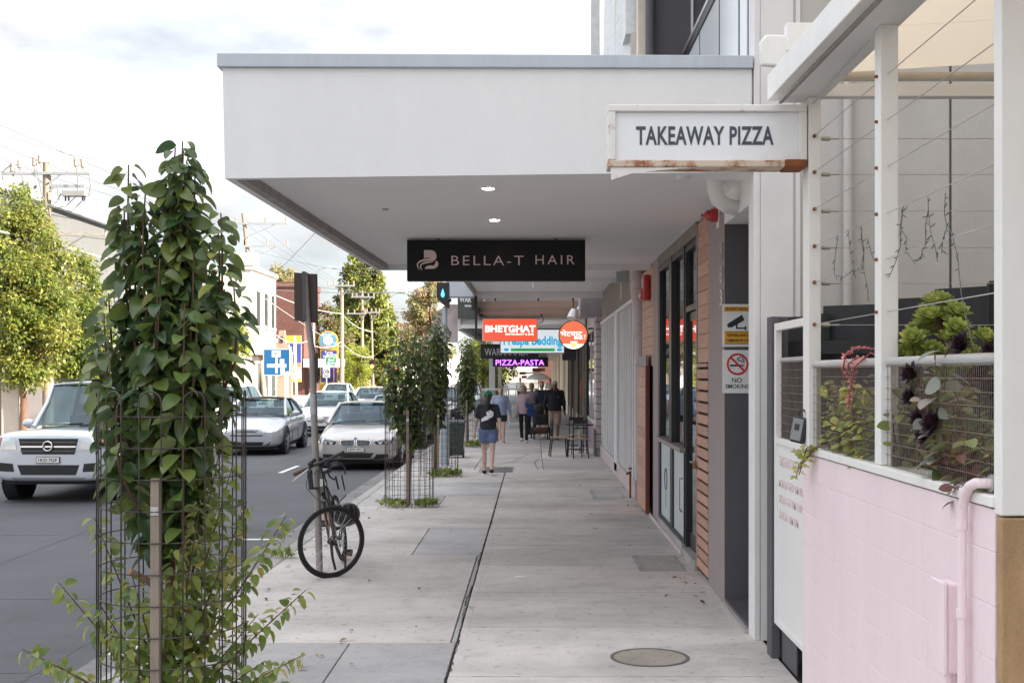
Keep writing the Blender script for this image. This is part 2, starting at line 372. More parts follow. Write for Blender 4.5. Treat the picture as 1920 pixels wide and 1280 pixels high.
M_stone = mat('tan sandstone', (0.42, 0.27, 0.145), 0.9, var=0.2, vs=4, bump=0.6, bs=110, fine=0.18, fs=90, stain=(0.16,0.12,0.09), ss=3, st=0.66, stretch=(2,2,0.8))
M_rust = mat('rust', (0.22, 0.075, 0.03), 0.9, var=0.3, vs=20, bump=0.4, bs=90)
M_rustw = mat('rusting white frame', (0.78, 0.76, 0.74), 0.55, var=0.04, vs=3, stain=(0.34, 0.14, 0.05), ss=4, st=0.585, bump=0.1, bs=30)
M_rusty = mat('badly rusted rail', (0.62, 0.52, 0.42), 0.7, var=0.1, vs=9, stain=(0.30, 0.10, 0.03), ss=6, st=0.47, bump=0.2, bs=60)
M_wire = mat('mesh wire', (0.24, 0.20, 0.18), 0.6, metal=0.4, var=0.2, vs=9, stain=(0.20,0.09,0.05), ss=2.5, st=0.56)
M_wireg = mat('galvanised wire', (0.5, 0.49, 0.48), 0.5, metal=0.5, var=0.1)
M_cable = mat('steel cable', (0.55, 0.53, 0.52), 0.4, metal=0.8, var=0.1)
M_blk = mat('black print', (0.03, 0.03, 0.035), 0.6, var=0)
M_navyp = mat('slate print', (0.06, 0.075, 0.10), 0.6, var=0.05)
M_wht = mat('white print', (0.82, 0.82, 0.82), 0.6, var=0)
M_litbox = mat('milky acrylic', (0.82, 0.83, 0.86), 0.35, var=0.02, vs=1)
M_roof = leafmat('opal roof sheet', (0.70, 0.66, 0.58), (0.70, 0.66, 0.58), 0.5, 0.6)
M_dark = mat('dark interior', (0.03, 0.03, 0.032), 0.8, var=0.1)
M_glass = glassmat('shop glass', (0.30,0.33,0.34), base=0.12)
M_glassm = glassmat('sky reflecting glass', (0.85,0.88,0.92), (0.96,0.98,1.0), 0.45)
M_glassc = glassmat('clear glass', (0.86,0.9,0.9), base=0.06)
M_red = mat('red plastic', (0.42, 0.025, 0.02), 0.3, var=0.05, coat=0.5)
M_orange = mat('orange yellow print', (0.85, 0.42, 0.03), 0.6, var=0)
M_bat = mat('pale painted battens', (0.66, 0.65, 0.65), 0.7, var=0.07, vs=3, rnd=0.05, stretch=(3,3,0.4), stain=(0.52,0.50,0.5), ss=1.3, st=0.66)
M_cream = mat('cream render', (0.60, 0.56, 0.48), 0.85, var=0.07, vs=1, bump=0.1, bs=20)
M_pbrick = mat('flaking painted brick', (0.55, 0.46, 0.46), 0.85, var=0.12, vs=6, stain=(0.18,0.13,0.13), ss=5, st=0.64, bump=0.4, bs=30, stretch=(1,1,1.6))
M_brick = mat('red brown brick', (0.13, 0.06, 0.05), 0.9, var=0.25, vs=8, fine=0.3, fs=14)
M_blockw = mat('grey painted brick', (0.125, 0.132, 0.14), 0.9, var=0.08, vs=1.5, fine=0.12, fs=10)
M_wood = mat('weathered pole timber', (0.30, 0.245, 0.20), 0.9, var=0.2, vs=4, stretch=(4,4,0.35), bump=0.3, bs=30)
M_ins = mat('brown insulator', (0.36, 0.28, 0.22), 0.4, var=0.1)
M_pline = mat('overhead cable', (0.16, 0.16, 0.165), 0.6, var=0)
M_plineg = mat('pale overhead cable', (0.55, 0.55, 0.54), 0.6, var=0)

# ================================================================== ground, road, kerb, footpath
XW, XK = 1.62, -2.78            # wall plane, kerb face
RD = -0.13                       # road level
XF = -14.9                       # far kerb
struct('ground', MB().box(-700, -60, -0.9, 700, 1500, -0.17), M_ground)
struct('road', MB().box(XF, -20, -0.16, XK, 420, RD), M_road)
def crack(pts, w0, w1, seed, m=None, name='crack', z=0.0012):
    rg_ = np.random.default_rng(seed); P_ = [Vector(p) for p in pts]; a_ = []; b_ = []
    for i in range(len(P_)-1):
        n_ = max(2, int((P_[i+1]-P_[i]).length/.06))
        for j in range(n_):
            c = P_[i].lerp(P_[i+1], j/n_); d = (P_[i+1]-P_[i]).normalized(); q = Vector((d.y, -d.x)); c = c+q*rg_.normal(0, .006); w = rg_.uniform(w0, w1)
            a_.append((c.x+q.x*w, c.y+q.y*w, z)); b_.append((c.x-q.x*w, c.y-q.y*w, z))
    n_ = len(a_); return part(name, MB().add(a_+b_, [(i, i+1, n_+i+1, n_+i) for i in range(n_-1)]), m or M_joint, path)
# gutter and kerb, cast in lengths
kerb = struct('kerb', MB().box(XK+0.002, -6, -0.165, XK+0.155, 160, -0.012), M_joint)
tag(kerb, kind='structure')
y = 1.0
kmesh = MB().box(0, 0.004, -0.14, 0.158, 2.396, 0).mesh('kerb_stone', M_kerb)
while y < 60:
    o = inst('kerb_stone', kmesh, kerb, Matrix.Translation((XK, y, 0))); b = o.modifiers.new('bevel', 'BEVEL'); b.width = 0.02; b.segments = 2
    y += 2.4
part('kerb_stone', MB().box(XK, 61.0, -0.14, XK+0.158, 160, 0), M_kerb, kerb)
fk = struct('far_kerb', MB().box(XF-0.15, -10, -0.16, XF, 300, -0.0), M_kerb)
struct('far_footpath', MB().box(-24, -10, -0.16, XF-0.152, 300, -0.006), M_slab)
path = struct('footpath', MB().box(XK+0.16, -6, -0.165, XW+0.3, 46, -0.02), M_joint)
def slab(x0, x1, y0, y1, m=None, g=0.004):
    dx = [0.0]*4
    o = part('slab', MB().box(x0+g, y0+g, -0.06, x1-g, y1-g, 0.0), m or M_slab, path, bevel=0.004, seg=1)
    return o
XC = -0.55                       # the long joint down the path
ys = [-2, 0.5, 2.0, 3.5, 5.0, 6.5, 7.9, 9.45, 10.95, 12.5, 13.95, 15.5, 17.0, 18.6, 20.2, 21.8, 23.4, 25.0]
for a, b in zip(ys[:-1], ys[1:]):
    slab(XC, XW+0.06, a, b, M_slab, 0.0015)
XL = XK+0.16
for x0, x1, y0, y1, m in [(XL,-1.33,-2,3.0,M_slab2),(-1.33,XC-.01,-2,3.0,M_slab2),(XL,-1.33,3.0,6.0,M_slab2),(-1.33,XC-.012,3.0,6.0,M_slab2),
        (XL,-1.33,6.0,8.9,M_slab2),(-1.33,XC-.012,6.0,8.9,M_slab2),(XL,XC-.05,8.9,13.2,M_slab),
        (XL,-1.31,13.2,15.55,M_slab),(-1.31,XC-.012,13.2,15.55,M_slab3),(XL,XC-.012,15.55,18.0,M_slab),(XL,-1.4,18.0,19.6,M_slab3),(-1.4,XC-.012,18.0,19.6,M_slab),
        (XL,XC-.012,19.6,22.0,M_slab3),(XL,XC-.012,22.0,25.0,M_slab)]:
    slab(x0, x1, y0, y1, m)
part('joint_filler', MB().box(XC-0.045, 8.92, -0.06, XC-0.012, 13.18, -0.003), M_fill, path)
crack([(XC,2),(XC-.005,7.7),(XC+.01,8.9),(XC-.03,10.6),(XC+.0,11.6),(XC-.02,13.2),(XC+.005,16),(XC-.01,20),(XC,25)], .0015, .008, 1)
crack([(XC+.055,9.0),(XC+.05,11),(XC+.09,13.2),(XC+.06,15.4)], .0008, .003, 2, M_kerb)
crack([(-1.0,25.1),(-.4,27.5),(-.1,30)], .004, .012, 4); crack([(.1,25.0),(.02,27),(.15,28.2)], .004, .012, 5)
for k_, yy_ in enumerate((7.9, 9.45, 10.95, 12.5, 13.95, 15.5)): crack([(XC,yy_),(XW-.02,yy_)], .0008, .0028, 20+k_)
k = 0
for y0 in np.arange(25.0, 46.0, 1.75):
    for x0, x1 in ((XL,-1.2),(-1.2,0.2),(0.2,XW+0.06)):
        k += 1; slab(x0, x1, y0, min(y0+1.75,46), M_slab3 if (k*7)%5 < 3 else M_slab, 0.006)
struct('footpath_far', MB().box(XL, 46.01, -0.16, XW+0.3, 160, 0.0), M_slab2)
M_tar = mat('tar seal', (0.03,0.03,0.032), 0.5, var=.2)
road_ = bpy.data.objects['road']; _p = path; path = road_
for k_, (y_, xa, xb) in enumerate(((8.4,-9.5,XK-.02),(11.2,-12,XK-.05),(15.7,-14,XK-.03),(22.0,-14,XK-.03))): crack([(xa,y_),(xb,y_+.15)], .004, .018, 40+k_, M_tar, 'tar_seam', RD+.002)
crack([(-5.9,5),(-5.8,12),(-6.0,20),(-5.9,32)], .004, .016, 50, M_tar, 'tar_seam', RD+.0025); crack([(-3.5,5),(-3.45,9),(-3.4,12)], .004, .012, 51, M_tar, 'tar_seam', RD+.0025)
path = _p
part('patch', MB().box(-3.9, 6.2, RD, -3.0, 8.0, RD+.003), mat('fresh asphalt patch', (0.05,0.05,0.054), 0.75, var=.2, vs=3, fine=.5, fs=80), road_); part('patch', MB().box(-8.2, 9.6, RD, -6.6, 10.9, RD+.003), MATS['fresh asphalt patch'], road_)
part('gutter', MB().box(XK-.42, -10, RD, XK-.001, 160, RD+.0028), concrete('gutter concrete', (0.26,0.25,0.25), .4), road_)
# lane markings
marks = struct('lane_markings', MB().box(-5.34, 25.6, RD+0.004, -5.24, 27.6, RD+0.008), M_paint)
dash = MB().box(-0.05, 0, 0, 0.05, 2.2, 0.004).mesh('lane_dash', M_paint)
for yy in (32, 38.4, 44.8, 51.2, 57.6): inst('lane_dash', dash, marks, Matrix.Translation((-5.29, yy, RD+0.004)))
for yy in np.arange(35, 110, 7.0): inst('lane_dash', dash, marks, Matrix.Translation((-9.4, yy, RD+0.004)))
part('parking_line', MB().box(-3.75, 15.30, RD+0.004, XK-0.43, 15.40, RD+0.008), M_paint, marks)
part('parking_mark', MB().box(-3.20, 9.05, RD+0.004, XK-0.21, 9.5, RD+0.008), M_paint, marks)

# pit lids in the path
lt = thing('litter_scrap', 'small pale paper scrap lying flat on the path', 'litter', (-.12, 11.75, 0)); part('paper', MB().hexa([(-.06,-.03,.002),(.06,-.02,.002),(.05,.03,.002),(-.05,.035,.002),(-.06,-.03,.006),(.06,-.02,.012),(.05,.03,.005),(-.05,.035,.009)]), M_wht, lt)
def pit_lid(x0, x1, y0, y1, label, m):
    t = thing('pit_lid', label, 'pit lid', ((x0+x1)/2, (y0+y1)/2, 0), 0, 'service pit lids in the footpath')
    part('frame', MB().box(x0,y0,0.0005,x1,y1,0.003), M_slab2, t, world=True)
    part('lid', MB().box(x0+.07,y0+.03,0.003,x1-.025,y1-.03,0.005), m, t, world=True)
    part('edge_bar', MB().box(x0+.028,y0+.015,0.003,x0+.05,y1-.015,0.006), M_fill, t, world=True)
M_lid = mat('pebbled lid', (0.43,0.40,0.37), 0.9, var=0.1, fine=0.5, fs=40)
pit_lid(1.05, 1.52, 12.1, 13.15, 'pebbled rectangular pit lid set in the path outside the black shop door', M_lid)
pit_lid(0.93, 1.45, 19.1, 20.6, 'plain grey rectangular pit lid in front of the white battens', M_slab3)
pit_lid(-1.10, -0.4, 24.2, 25.6, 'dark rectangular pit lid beneath the walking woman in blue shorts', mat('dark lid', (0.14,0.14,0.145), 0.8))
mh = thing('manhole_cover', 'round concrete filled manhole cover in the near footpath', 'manhole cover', (0.80, 8.43, 0))
part('rim', MB().lathe([(0.272,0.001),(0.272,0.006),(0.248,0.006),(0.248,0.001)], (0,0,0), 40), mat('iron rim',(0.13,0.12,0.115),0.7), mh)
part('lid', MB().lathe([(0.0,0.002),(0.247,0.002),(0.247,0.004),(0,0.005)], (0,0,0), 40), concrete('lid concrete', (0.43,0.385,0.33), 0.6), mh)

# ================================================================== right: precast wall and pizza shop courtyard
cw = thing('precast_concrete_wall', 'tall grey precast concrete side wall behind the pergola', 'wall', (1.6, 8.98, 0))
part('wall_panel', MB().box(1.66, 8.98, 0, 3.05, 9.2, 10.5), M_conc, cw, world=True, bevel=0.012)
part('wall_panel', MB().box(3.066, 8.985, 0, 9.5, 9.2, 10.5), M_conc, cw, world=True, bevel=0.012)
part('wall_edge', MB().box(1.614, 8.965, 0, 1.659, 9.2, 10.5), M_concl, cw, world=True, bevel=0.006)
part('lit_strip', MB().box(1.661, 8.970, 0, 1.90, 8.9785, 10.5), M_concl, cw, world=True)  # same wall; its brighter light here is put into a paler colour
part('joint_strip', MB().box(1.92, 8.962, 0, 1.95, 8.982, 10.5), M_concl, cw, world=True)
part('downpipe', MB().tube([(2.29,8.93,0.2),(2.29,8.93,7.5)], 0.035, 10), M_conc, cw, world=True, smooth=50)
pz = thing('unseen_shade_building', 'unseen shop building behind the pizza courtyard, raised to shade the street', 'building', (10, 3, 0))
part('wall', MB().box(5.6, -14, 0, 15, 8.9, 11), M_cream, pz, world=True)  # out of view; height and extent set to block the sun
part('roof', MB().box(5.5, -14.1, 11, 15.1, 8.95, 11.2), M_steel, pz, world=True)

XP = 1.60
pw = thing('pink_block_wall', 'pale pink painted block wall under the pergola mesh', 'wall', (XP, 5.77, 0))
part('backing', MB().box(XP+0.0025, 4.26, 0, XP+0.15, 7.285, 1.478), M_pinkj, pw, world=True)
for r in range(8):
    z0, z1 = r*0.19, min(1.478, r*0.19+0.1885); y = 4.255-(0.2 if r % 2 else 0)
    while y < 7.28:
        a, b = max(4.255, y), min(7.287, y+0.397)
        if b-a > 0.03: part('block', MB().box(XP, a+.0008, z0, XP+0.06, b-.0008, z1), M_pink, pw, world=True, bevel=0.0035, seg=2)
        y += 0.40
_t = M_pink.node_tree; _n = _t.nodes; _l = _t.links; _p = _n['Principled BSDF']; _c = _p.inputs['Base Color'].links[0].from_socket
_g = _n.new('ShaderNodeNewGeometry'); _z = _n.new('ShaderNodeTexNoise'); _z.inputs['Scale'].default_value = 16; _z.inputs['Detail'].default_value = 9; _z.inputs['Roughness'].default_value = .72; _l.new(_g.outputs['Position'], _z.inputs['Vector'])
_r = _n.new('ShaderNodeValToRGB'); _r.color_ramp.elements[0].position = .655; _r.color_ramp.elements[1].position = .69; _l.new(_z.outputs['Fac'], _r.inputs['Fac'])
_m = _n.new('ShaderNodeMix'); _m.data_type = 'RGBA'; _l.new(_r.outputs['Color'], _m.inputs['Factor']); _l.new(_c, _m.inputs['A']); _m.inputs['B'].default_value = (.62,.50,.50,1); _l.new(_m.outputs['Result'], _p.inputs['Base Color'])
part('sill', MB().box(XP-0.012, 4.26, 1.484, XP+0.16, 7.29, 1.525), M_whitew, pw, world=True, bevel=0.006)
part('end_face', MB().box(XP+0.001, 7.289, 0, XP+0.16, 7.30, 1.478), M_pinkj, pw, world=True)
sp = thing('sandstone_pier', 'tan sandstone pier below the big white corner post', 'pier', (1.9, 4.3, 0))
for z0, z1 in ((0, .38), (.385, .88), (.885, 1.455)):
    part('stone', MB().box(XP+0.004, 4.20, z0, 2.6, 4.25, z1), M_stone, sp, world=True, bevel=0.006)
# pergola
pg = thing('pergola', 'white steel pergola over the pizza shop courtyard', 'pergola', (1.7, 5.8, 0))
part('post', MB().box(XP+0.004, 4.205, 1.462, XP+0.135, 4.275, 4.2), M_whitew, pg, world=True, bevel=0.005, label='wide white corner post above the sandstone')
part('post', MB().box(XP+0.002, 5.66, 1.527, XP+0.085, 5.76, 3.56), M_whitew, pg, world=True, bevel=0.005)
part('post', MB().box(XP+0.002, 7.14, 1.527, XP+0.075, 7.29, 3.56), M_whitew, pg, world=True, bevel=0.005)
part('gutter_beam', MB().hexa([(1.395,3.2,3.50),(1.46,3.2,3.50),(1.46,7.32,3.575),(1.395,7.32,3.575),(1.395,3.2,3.655),(1.46,3.2,3.655),(1.46,7.32,3.725),(1.395,7.32,3.725)]), M_whitew, pg, world=True, bevel=0.006)
part('beam', MB().box(1.462, 3.3, 3.56, 1.70, 7.31, 3.66), M_white, pg, world=True, bevel=0.004)
part('gutter_lip', MB().hexa([(1.46,3.2,3.50),(1.478,3.2,3.50),(1.478,7.3,3.553),(1.46,7.3,3.553),(1.46,3.2,3.53),(1.478,3.2,3.53),(1.478,7.3,3.565),(1.46,7.3,3.565)]), M_beam, pg, world=True)
part('rear_rail', MB().box(1.70, 7.2, 3.575, 4.6, 7.28, 3.65), M_white, pg, world=True, bevel=0.004)
part('rear_pipe', MB().tube([(1.68,7.24,3.70),(4.6,7.24,3.70)], 0.028, 8), mat('old cream pipe',(0.52,0.47,0.40),0.6), pg, world=True, smooth=60)
for i, yy in enumerate((3.4, 4.37, 5.34, 6.31)):
    part('roof_sheet', MB().hexa([(1.62,yy,3.72),(4.6,yy,3.90),(4.6,yy+.965,3.90),(1.62,yy+.965,3.72),(1.62,yy,3.732),(4.6,yy,3.912),(4.6,yy+.965,3.912),(1.62,yy+.965,3.732)]), M_roof, pg, world=True)
zs = [3.33, 3.12, 2.905, 2.69, 2.48, 2.235]
for z in zs:
    part('wire', MB().tube([(XP+0.06,7.22,z),(4.4,7.22,z)], 0.0021, 5), M_cable, pg, world=True)
    part('wire', MB().tube([(XP+0.035,7.14,z),(XP+0.035,5.76,z),(XP+0.035,4.27,z)], 0.0024, 5), M_cable, pg, world=True)
    part('turnbuckle', MB().tube([(XP+0.075,7.22,z),(XP+0.10,7.22,z),(XP+0.10,7.22,z),(XP+0.145,7.22,z),(XP+0.145,7.22,z),(XP+0.20,7.22,z)], [.008,.008,.013,.013,.005,.005], 8), M_wireg, pg, world=True)
    part('eye_bolt', MB().cyl((XP+0.035,7.125,z), 0.011, 0.02, 8, 'y'), M_rust, pg, world=True)
    part('eye_bolt', MB().cyl((XP-0.01,5.71,z), 0.008, 0.016, 8, 'x'), M_rust, pg, world=True)
part('tension_cable', MB().tube([(XP+0.03,7.14,3.52),(XP+0.02,4.27,3.62)], 0.003, 5), M_cable, pg, world=True)
# weldmesh: rolled over a tube at the top
def weldmesh(name, x, y0, y1, z0, z1, parent, top=True, step=0.021, hs=0.0505):
    m = MB()
    for yy in np.arange(y0, y1, step): m.box(x-0.0009, yy, z0, x+0.0009, yy+0.0018, z1)
    for zz in np.arange(z0, z1, hs): m.box(x-0.004, y0, zz, x-0.0014, y1, zz+0.0028)
    o = part(name, m, M_wire, parent, world=True); return o
weldmesh('wire_mesh', XP+0.03, 4.28, 5.66, 1.527, 1.99, pg)
weldmesh('wire_mesh', XP+0.03, 5.765, 7.135, 1.527, 1.99, pg)
for a, b in ((4.28, 5.655), (5.765, 7.135)):
    m = MB()
    for yy in np.arange(a, b, 0.0165): m.ring((XP+0.045, yy, 2.0), 0.024, 0.0016, 10, 3, 'y', -20, 200)
    part('mesh_edge', m, M_wireg, pg, world=True)
    part('top_rail', MB().tube([(XP+0.047,a,2.0),(XP+0.047,b,2.0)], 0.021, 10), M_wireg, pg, world=True, smooth=60)
    part('side_angle', MB().box(XP+0.034, b-0.045, 1.527, XP+0.04, b, 1.99), M_whitew, pg, world=True)
# gate
gt = thing('gate', 'white steel side gate with mesh top and faded opening hours', 'gate', (1.65, 7.9, 0))
XG = 1.645
part('frame', MB().box(XG,8.32,0.25,XG+.04,8.38,2.29).box(XG,7.42,0.25,XG+.04,7.47,2.29).box(XG,7.471,2.24,XG+.04,8.319,2.29).box(XG,7.471,0.25,XG+.04,8.319,0.29).box(XG,7.471,1.475,XG+.04,8.319,1.515), M_whitew, gt, world=True, bevel=0.003)
part('sheet', MB().box(XG+.012,7.472,0.292,XG+.02,8.318,1.473), M_white, gt, world=True)
weldmesh('wire_mesh', XG+0.03, 7.475, 8.315, 1.517, 2.03, gt)
part('top_roll', MB().tube([(XG+.045,7.475,2.04),(XG+.045,8.315,2.04)], 0.018, 8), M_wireg, gt, world=True, smooth=60)
M_faded = mat('faded red print', (0.66,0.52,0.54), 0.7, var=0.2, vs=20)
for i, (txt, z0, z1, l) in enumerate([('TAKEAWAY PIZZA',1.33,1.40,.62),('MONDAY-THUR 4PM-9PM',1.19,1.245,.74),('FRIDAY-SAT 4PM-9:30PM',1.085,1.14,.76),('SUNDAY 4PM-9PM',.98,1.035,.60)]):
    fit_text(txt, M_faded, gt, 0.36, 0.36-l, z0, z1, XG+0.0118-1.65, plane='yz', off=0.01)
part('kick_plate', MB().box(XG+.05,7.9,0.0,XG+.06,8.36,0.3), M_slate, gt, world=True)
gp = one('gate_post', MB().box(1.63,8.40,0,1.69,8.56,2.34).box(1.692,8.42,0,1.75,8.5,2.34), M_slate, 'dark grey steel post between the concrete wall and the white gate', 'post', bevel=0.004)
# black stepped fence in the courtyard
fe = thing('black_fence', 'black stained stepped paling fence inside the courtyard', 'fence', (2.5, 8.0, 0))
pts = [(1.70,8.72),(2.02,8.55),(2.34,8.3),(2.62,8.0),(2.86,7.7),(3.1,7.35),(3.3,7.0),(3.5,6.6)]
tops = [2.35,2.42,2.45,2.50,2.53,2.58,2.62]
for i in range(7):
    a, b = pts[i], pts[i+1]
    part('paling', MB().hexa([(a[0],a[1],0),(b[0]+.03,b[1]-.02,0),(b[0]+.05,b[1],0),(a[0]+.02,a[1]+.02,0),(a[0],a[1],tops[i]),(b[0]+.03,b[1]-.02,tops[i]),(b[0]+.05,b[1],tops[i]),(a[0]+.02,a[1]+.02,tops[i])]), M_blackwood, fe, world=True)
    part('batten', MB().bar((b[0],b[1]-.05,0),(b[0],b[1]-.05,tops[i]+.015),0.05,0.04), M_blackwood, fe, world=True)
part('rail', MB().bar((1.7,8.66,2.13),(2.62,7.94,2.13),0.04,0.09).bar((2.62,7.94,2.13),(3.5,6.52,2.13),0.04,0.09), M_blackwood, fe, world=True)
for xx, yy, lb in ((2.98,7.28,'thin pale stake nearer the concrete wall against the black fence'),(3.2,7.02,'thin pale stake nearest the white corner post against black fence')): one('steel_stake', MB().bar((xx,yy,0),(xx,yy,2.52),0.02), M_wireg, lb, 'stake', 'pale stakes against the black fence')
# soil, and a black board added to give the deep shade behind the mesh
struct('planter_soil', MB().box(XP+0.16, 4.3, 0, 2.45, 7.25, 1.43), mat('soil', (0.05,0.04,0.03), 0.95, var=0.3, bump=0.5), kind='structure')
one('shade_backing', MB().box(2.455, 4.3, 0, 2.5, 7.2, 2.0), M_blackwood, 'black board added as deep shade behind the planted courtyard bed', 'board')
# awning box
ab = thing('awning_cassette', 'white retractable awning cassette with bolted end cap on the wall', 'awning box', (1.5, 7.6, 3.9))
part('end_cap', MB().prism([(-.09,-.10),(.02,-.11),(.09,-.08),(.11,0.0),(.09,.08),(-.06,.085),(-.1,.04)], XZ, -.03, .03), M_whitew, ab, smooth=30, bevel=0.012)
part('cassette', MB().box(.06,-.05,-.02,.45,.05,.15), M_whitew, ab, bevel=0.006)
part('bracket', MB().box(.10,-.055,-.07,.13,.05,-.02).box(.16,-.055,-.08,.22,.05,-.02), M_wireg, ab)
part('bolt', MB().cyl((.15,-.06,-.05),.012,.02,8,'y'), M_steel, ab)
ab.location = (1.48, 7.5, 3.93)
# TAKEAWAY PIZZA light box
tb = thing('takeaway_sign', 'white light box with rusted frame reading takeaway pizza', 'sign', (1.0, 7.24, 3.33))
x0, x1, z0, z1 = 0.435, 1.595, 3.152, 3.515
part('frame', MB().box(x0,7.14,z1-.04,x1,7.33,z1).box(x0,7.14,z0+.041,x0+.045,7.33,z1-.041).box(x1-.045,7.14,z0+.041,x1,7.33,z1-.041), M_rustw, tb, world=True, bevel=0.006)
part('bottom_rail', MB().box(x0,7.14,z0,x1-.13,7.33,z0+.04), M_rusty, tb, world=True, bevel=0.006, label='rust streaked bottom rail')
part('rusted_corner', MB().box(x1-.13,7.135,z0-.004,x1,7.332,z0+.045), M_rust, tb, world=True, bevel=0.012, label='heavily rusted bottom corner')
part('panel', MB().box(x0+.046,7.165,z0+.042,x1-.046,7.30,z1-.042), M_litbox, tb, world=True)
part('loose_trim', MB().add([(x0+.015,7.15,z0-.002),(x0+.50,7.15,z0-.002),(x0+.30,7.15,z0-.018),(x0+.14,7.15,z0-.036),(x0+.02,7.15,z0-.075),
                             (x0+.015,7.155,z0-.002),(x0+.50,7.155,z0-.002),(x0+.30,7.155,z0-.018),(x0+.14,7.155,z0-.036),(x0+.02,7.155,z0-.075)], [(0,1,2,3,4),(9,8,7,6,5),(0,4,9,5),(4,3,8,9),(3,2,7,8),(2,1,6,7)]), M_rustw, tb, world=True)
fit_text('TAKEAWAY PIZZA', M_navyp, tb, 0.60-1.0, 1.403-1.0, 3.283-3.33, 3.392-3.33, 7.164-7.24, off=0.024, space=1.06)
# conduit and meter box on the pink wall
cd = thing('pink_conduit', 'pink painted drain pipe bending out of the mesh and down the wall', 'pipe', (1.57, 4.5, 0))
pp = [(1.68,4.345,1.56),(1.60,4.35,1.562),(1.575,4.37,1.56),(1.568,4.41,1.545),(1.566,4.45,1.51),(1.566,4.475,1.46),(1.566,4.48,1.38)]
part('bend', MB().tube(pp, 0.0185, 12), M_pink, cd, world=True, smooth=60)
part('pipe', MB().tube([(1.566,4.48,1.38),(1.566,4.482,0.62)], 0.0165, 12).tube([(1.566,4.483,0.63),(1.568,4.485,0.55),(1.575,4.50,0.50),(1.575,4.53,0.49),(1.572,4.55,0.53)], 0.014, 10), M_pink, cd, world=True, smooth=60)
for z in (1.38, 1.06, 0.78): part('collar', MB().cyl((1.566,4.481,z),0.0215,0.032,12), M_pink, cd, world=True, smooth=50)
part('pipe_flange', MB().cyl((1.618,4.347,1.562),0.032,0.02,14,'x'), M_wireg, cd, world=True, smooth=50)
bx = thing('meter_box', 'slim pink painted electrical box beside the drain pipe', 'box', (1.57, 4.66, 1.07))
part('body', MB().box(1.545,4.575,0.83,1.598,4.70,1.165), M_pink, bx, world=True, bevel=0.008)
part('lid', MB().box(1.525,4.568,0.825,1.5445,4.707,1.172), M_pink, bx, world=True, bevel=0.006)
part('conduit', MB().tube([(1.57,4.63,0.83),(1.57,4.63,0.0)], 0.015, 10), M_pink, bx, world=True, smooth=60)
# key safe hanging on the gate
ks = thing('key_safe', 'grey and black key safe padlock hanging on the mesh', 'key safe', (1.575, 7.33, 1.60))
part('body', MB().box(-.02,-.055,-.075,.012,.055,.06), M_black, ks, bevel=0.012)
part('face_plate', MB().box(-.026,-.042,-.062,-.0205,.042,.05), mat('silver grey plate',(0.22,0.22,0.23),0.5,metal=0.2), ks, bevel=0.004)
part('shackle', MB().ring((0,0,.065),.032,.005,14,6,'x',0,180), M_black, ks, smooth=60)
part('dial', MB().box(-.0285,-.018,-.01,-.0262,.018,.022), M_black, ks)
ks.rotation_euler = (R(8), R(6), R(34)); ks.scale = (1,1,1.15); ks.location = (1.575, 7.25, 1.625)
# ================================================================== hair salon building with the wide canopy
hb = thing('salon_building', 'grey rendered corner building with timber boards and wide white canopy', 'building', (XW, 9.2, 0))
P = lambda n, mb, m, par=hb, **k: part(n, mb, m, par, world=True, **k)
YS = lambda px: F*XW/(px-VX)
P('wall', MB().box(2.9, 9.25, 0, 13, 17.9, 10.2), M_slate)                         # body of the building behind the shop front
P('column', MB().box(XW, 10.42, 0, 1.9, 11.36, 3.42), M_mauve, bevel=0.006)
P('alcove_wall', MB().box(XW+0.004, 10.405, 0, 2.9, 10.4195, 3.21), M_slate)
P('alcove_bulkhead', MB().box(XW+0.002, 9.21, 3.215, 2.9, 10.418, 3.47), M_soffit)
P('alcove_floor', MB().box(XW-0.0, 9.21, 0.001, 2.9, 10.40, 0.05), mat('dark tile',(0.10,0.09,0.10),0.5), bevel=0.003)
P('alcove_side', MB().box(2.85, 9.21, 0, 2.899, 10.40, 3.2), M_slate)
P('threshold', MB().box(XW-0.035, 9.21, 0.001, XW-0.001, 10.42, 0.03), M_kerb)
zt = 3.43
# boards above, slats below
yb0, yb1 = 11.365, 12.14
P('board_backing', MB().box(XW+0.03, yb0, 0, 1.9, yb1, zt), M_dark)
for i in range(10): P('board', MB().box(XW+0.004, yb0+.003, 2.055+i*.1375, XW+0.029, yb1-.03, 2.055+i*.1375+.134), M_timber, bevel=0.004)
for i in range(18): P('slat', MB().box(XW-0.006, yb0+.012, 0.06+i*.1085, XW+0.018, yb1-.045, 0.06+i*.1085+.085), M_timber, bevel=0.004)
P('slat_frame', MB().box(XW-0.012, yb1-.044, 0.04, XW+.025, yb1-.012, 2.04).box(XW-.012, yb0+.002, 2.012, XW+.025, yb1-.045, 2.045), M_timber)
P('padlock', MB().box(XW-.045, yb1-.06, 1.01, XW-.02, yb1-.01, 1.07).ring((XW-.03,yb1-.035,1.07),.018,.004,12,5,'x',0,180), mat('brass',(0.30,0.17,0.05),0.4,metal=0.6))
P('door_post', MB().box(XW-.004, yb1-.010, 0, XW+.12, yb1+.05, zt), M_mauve)
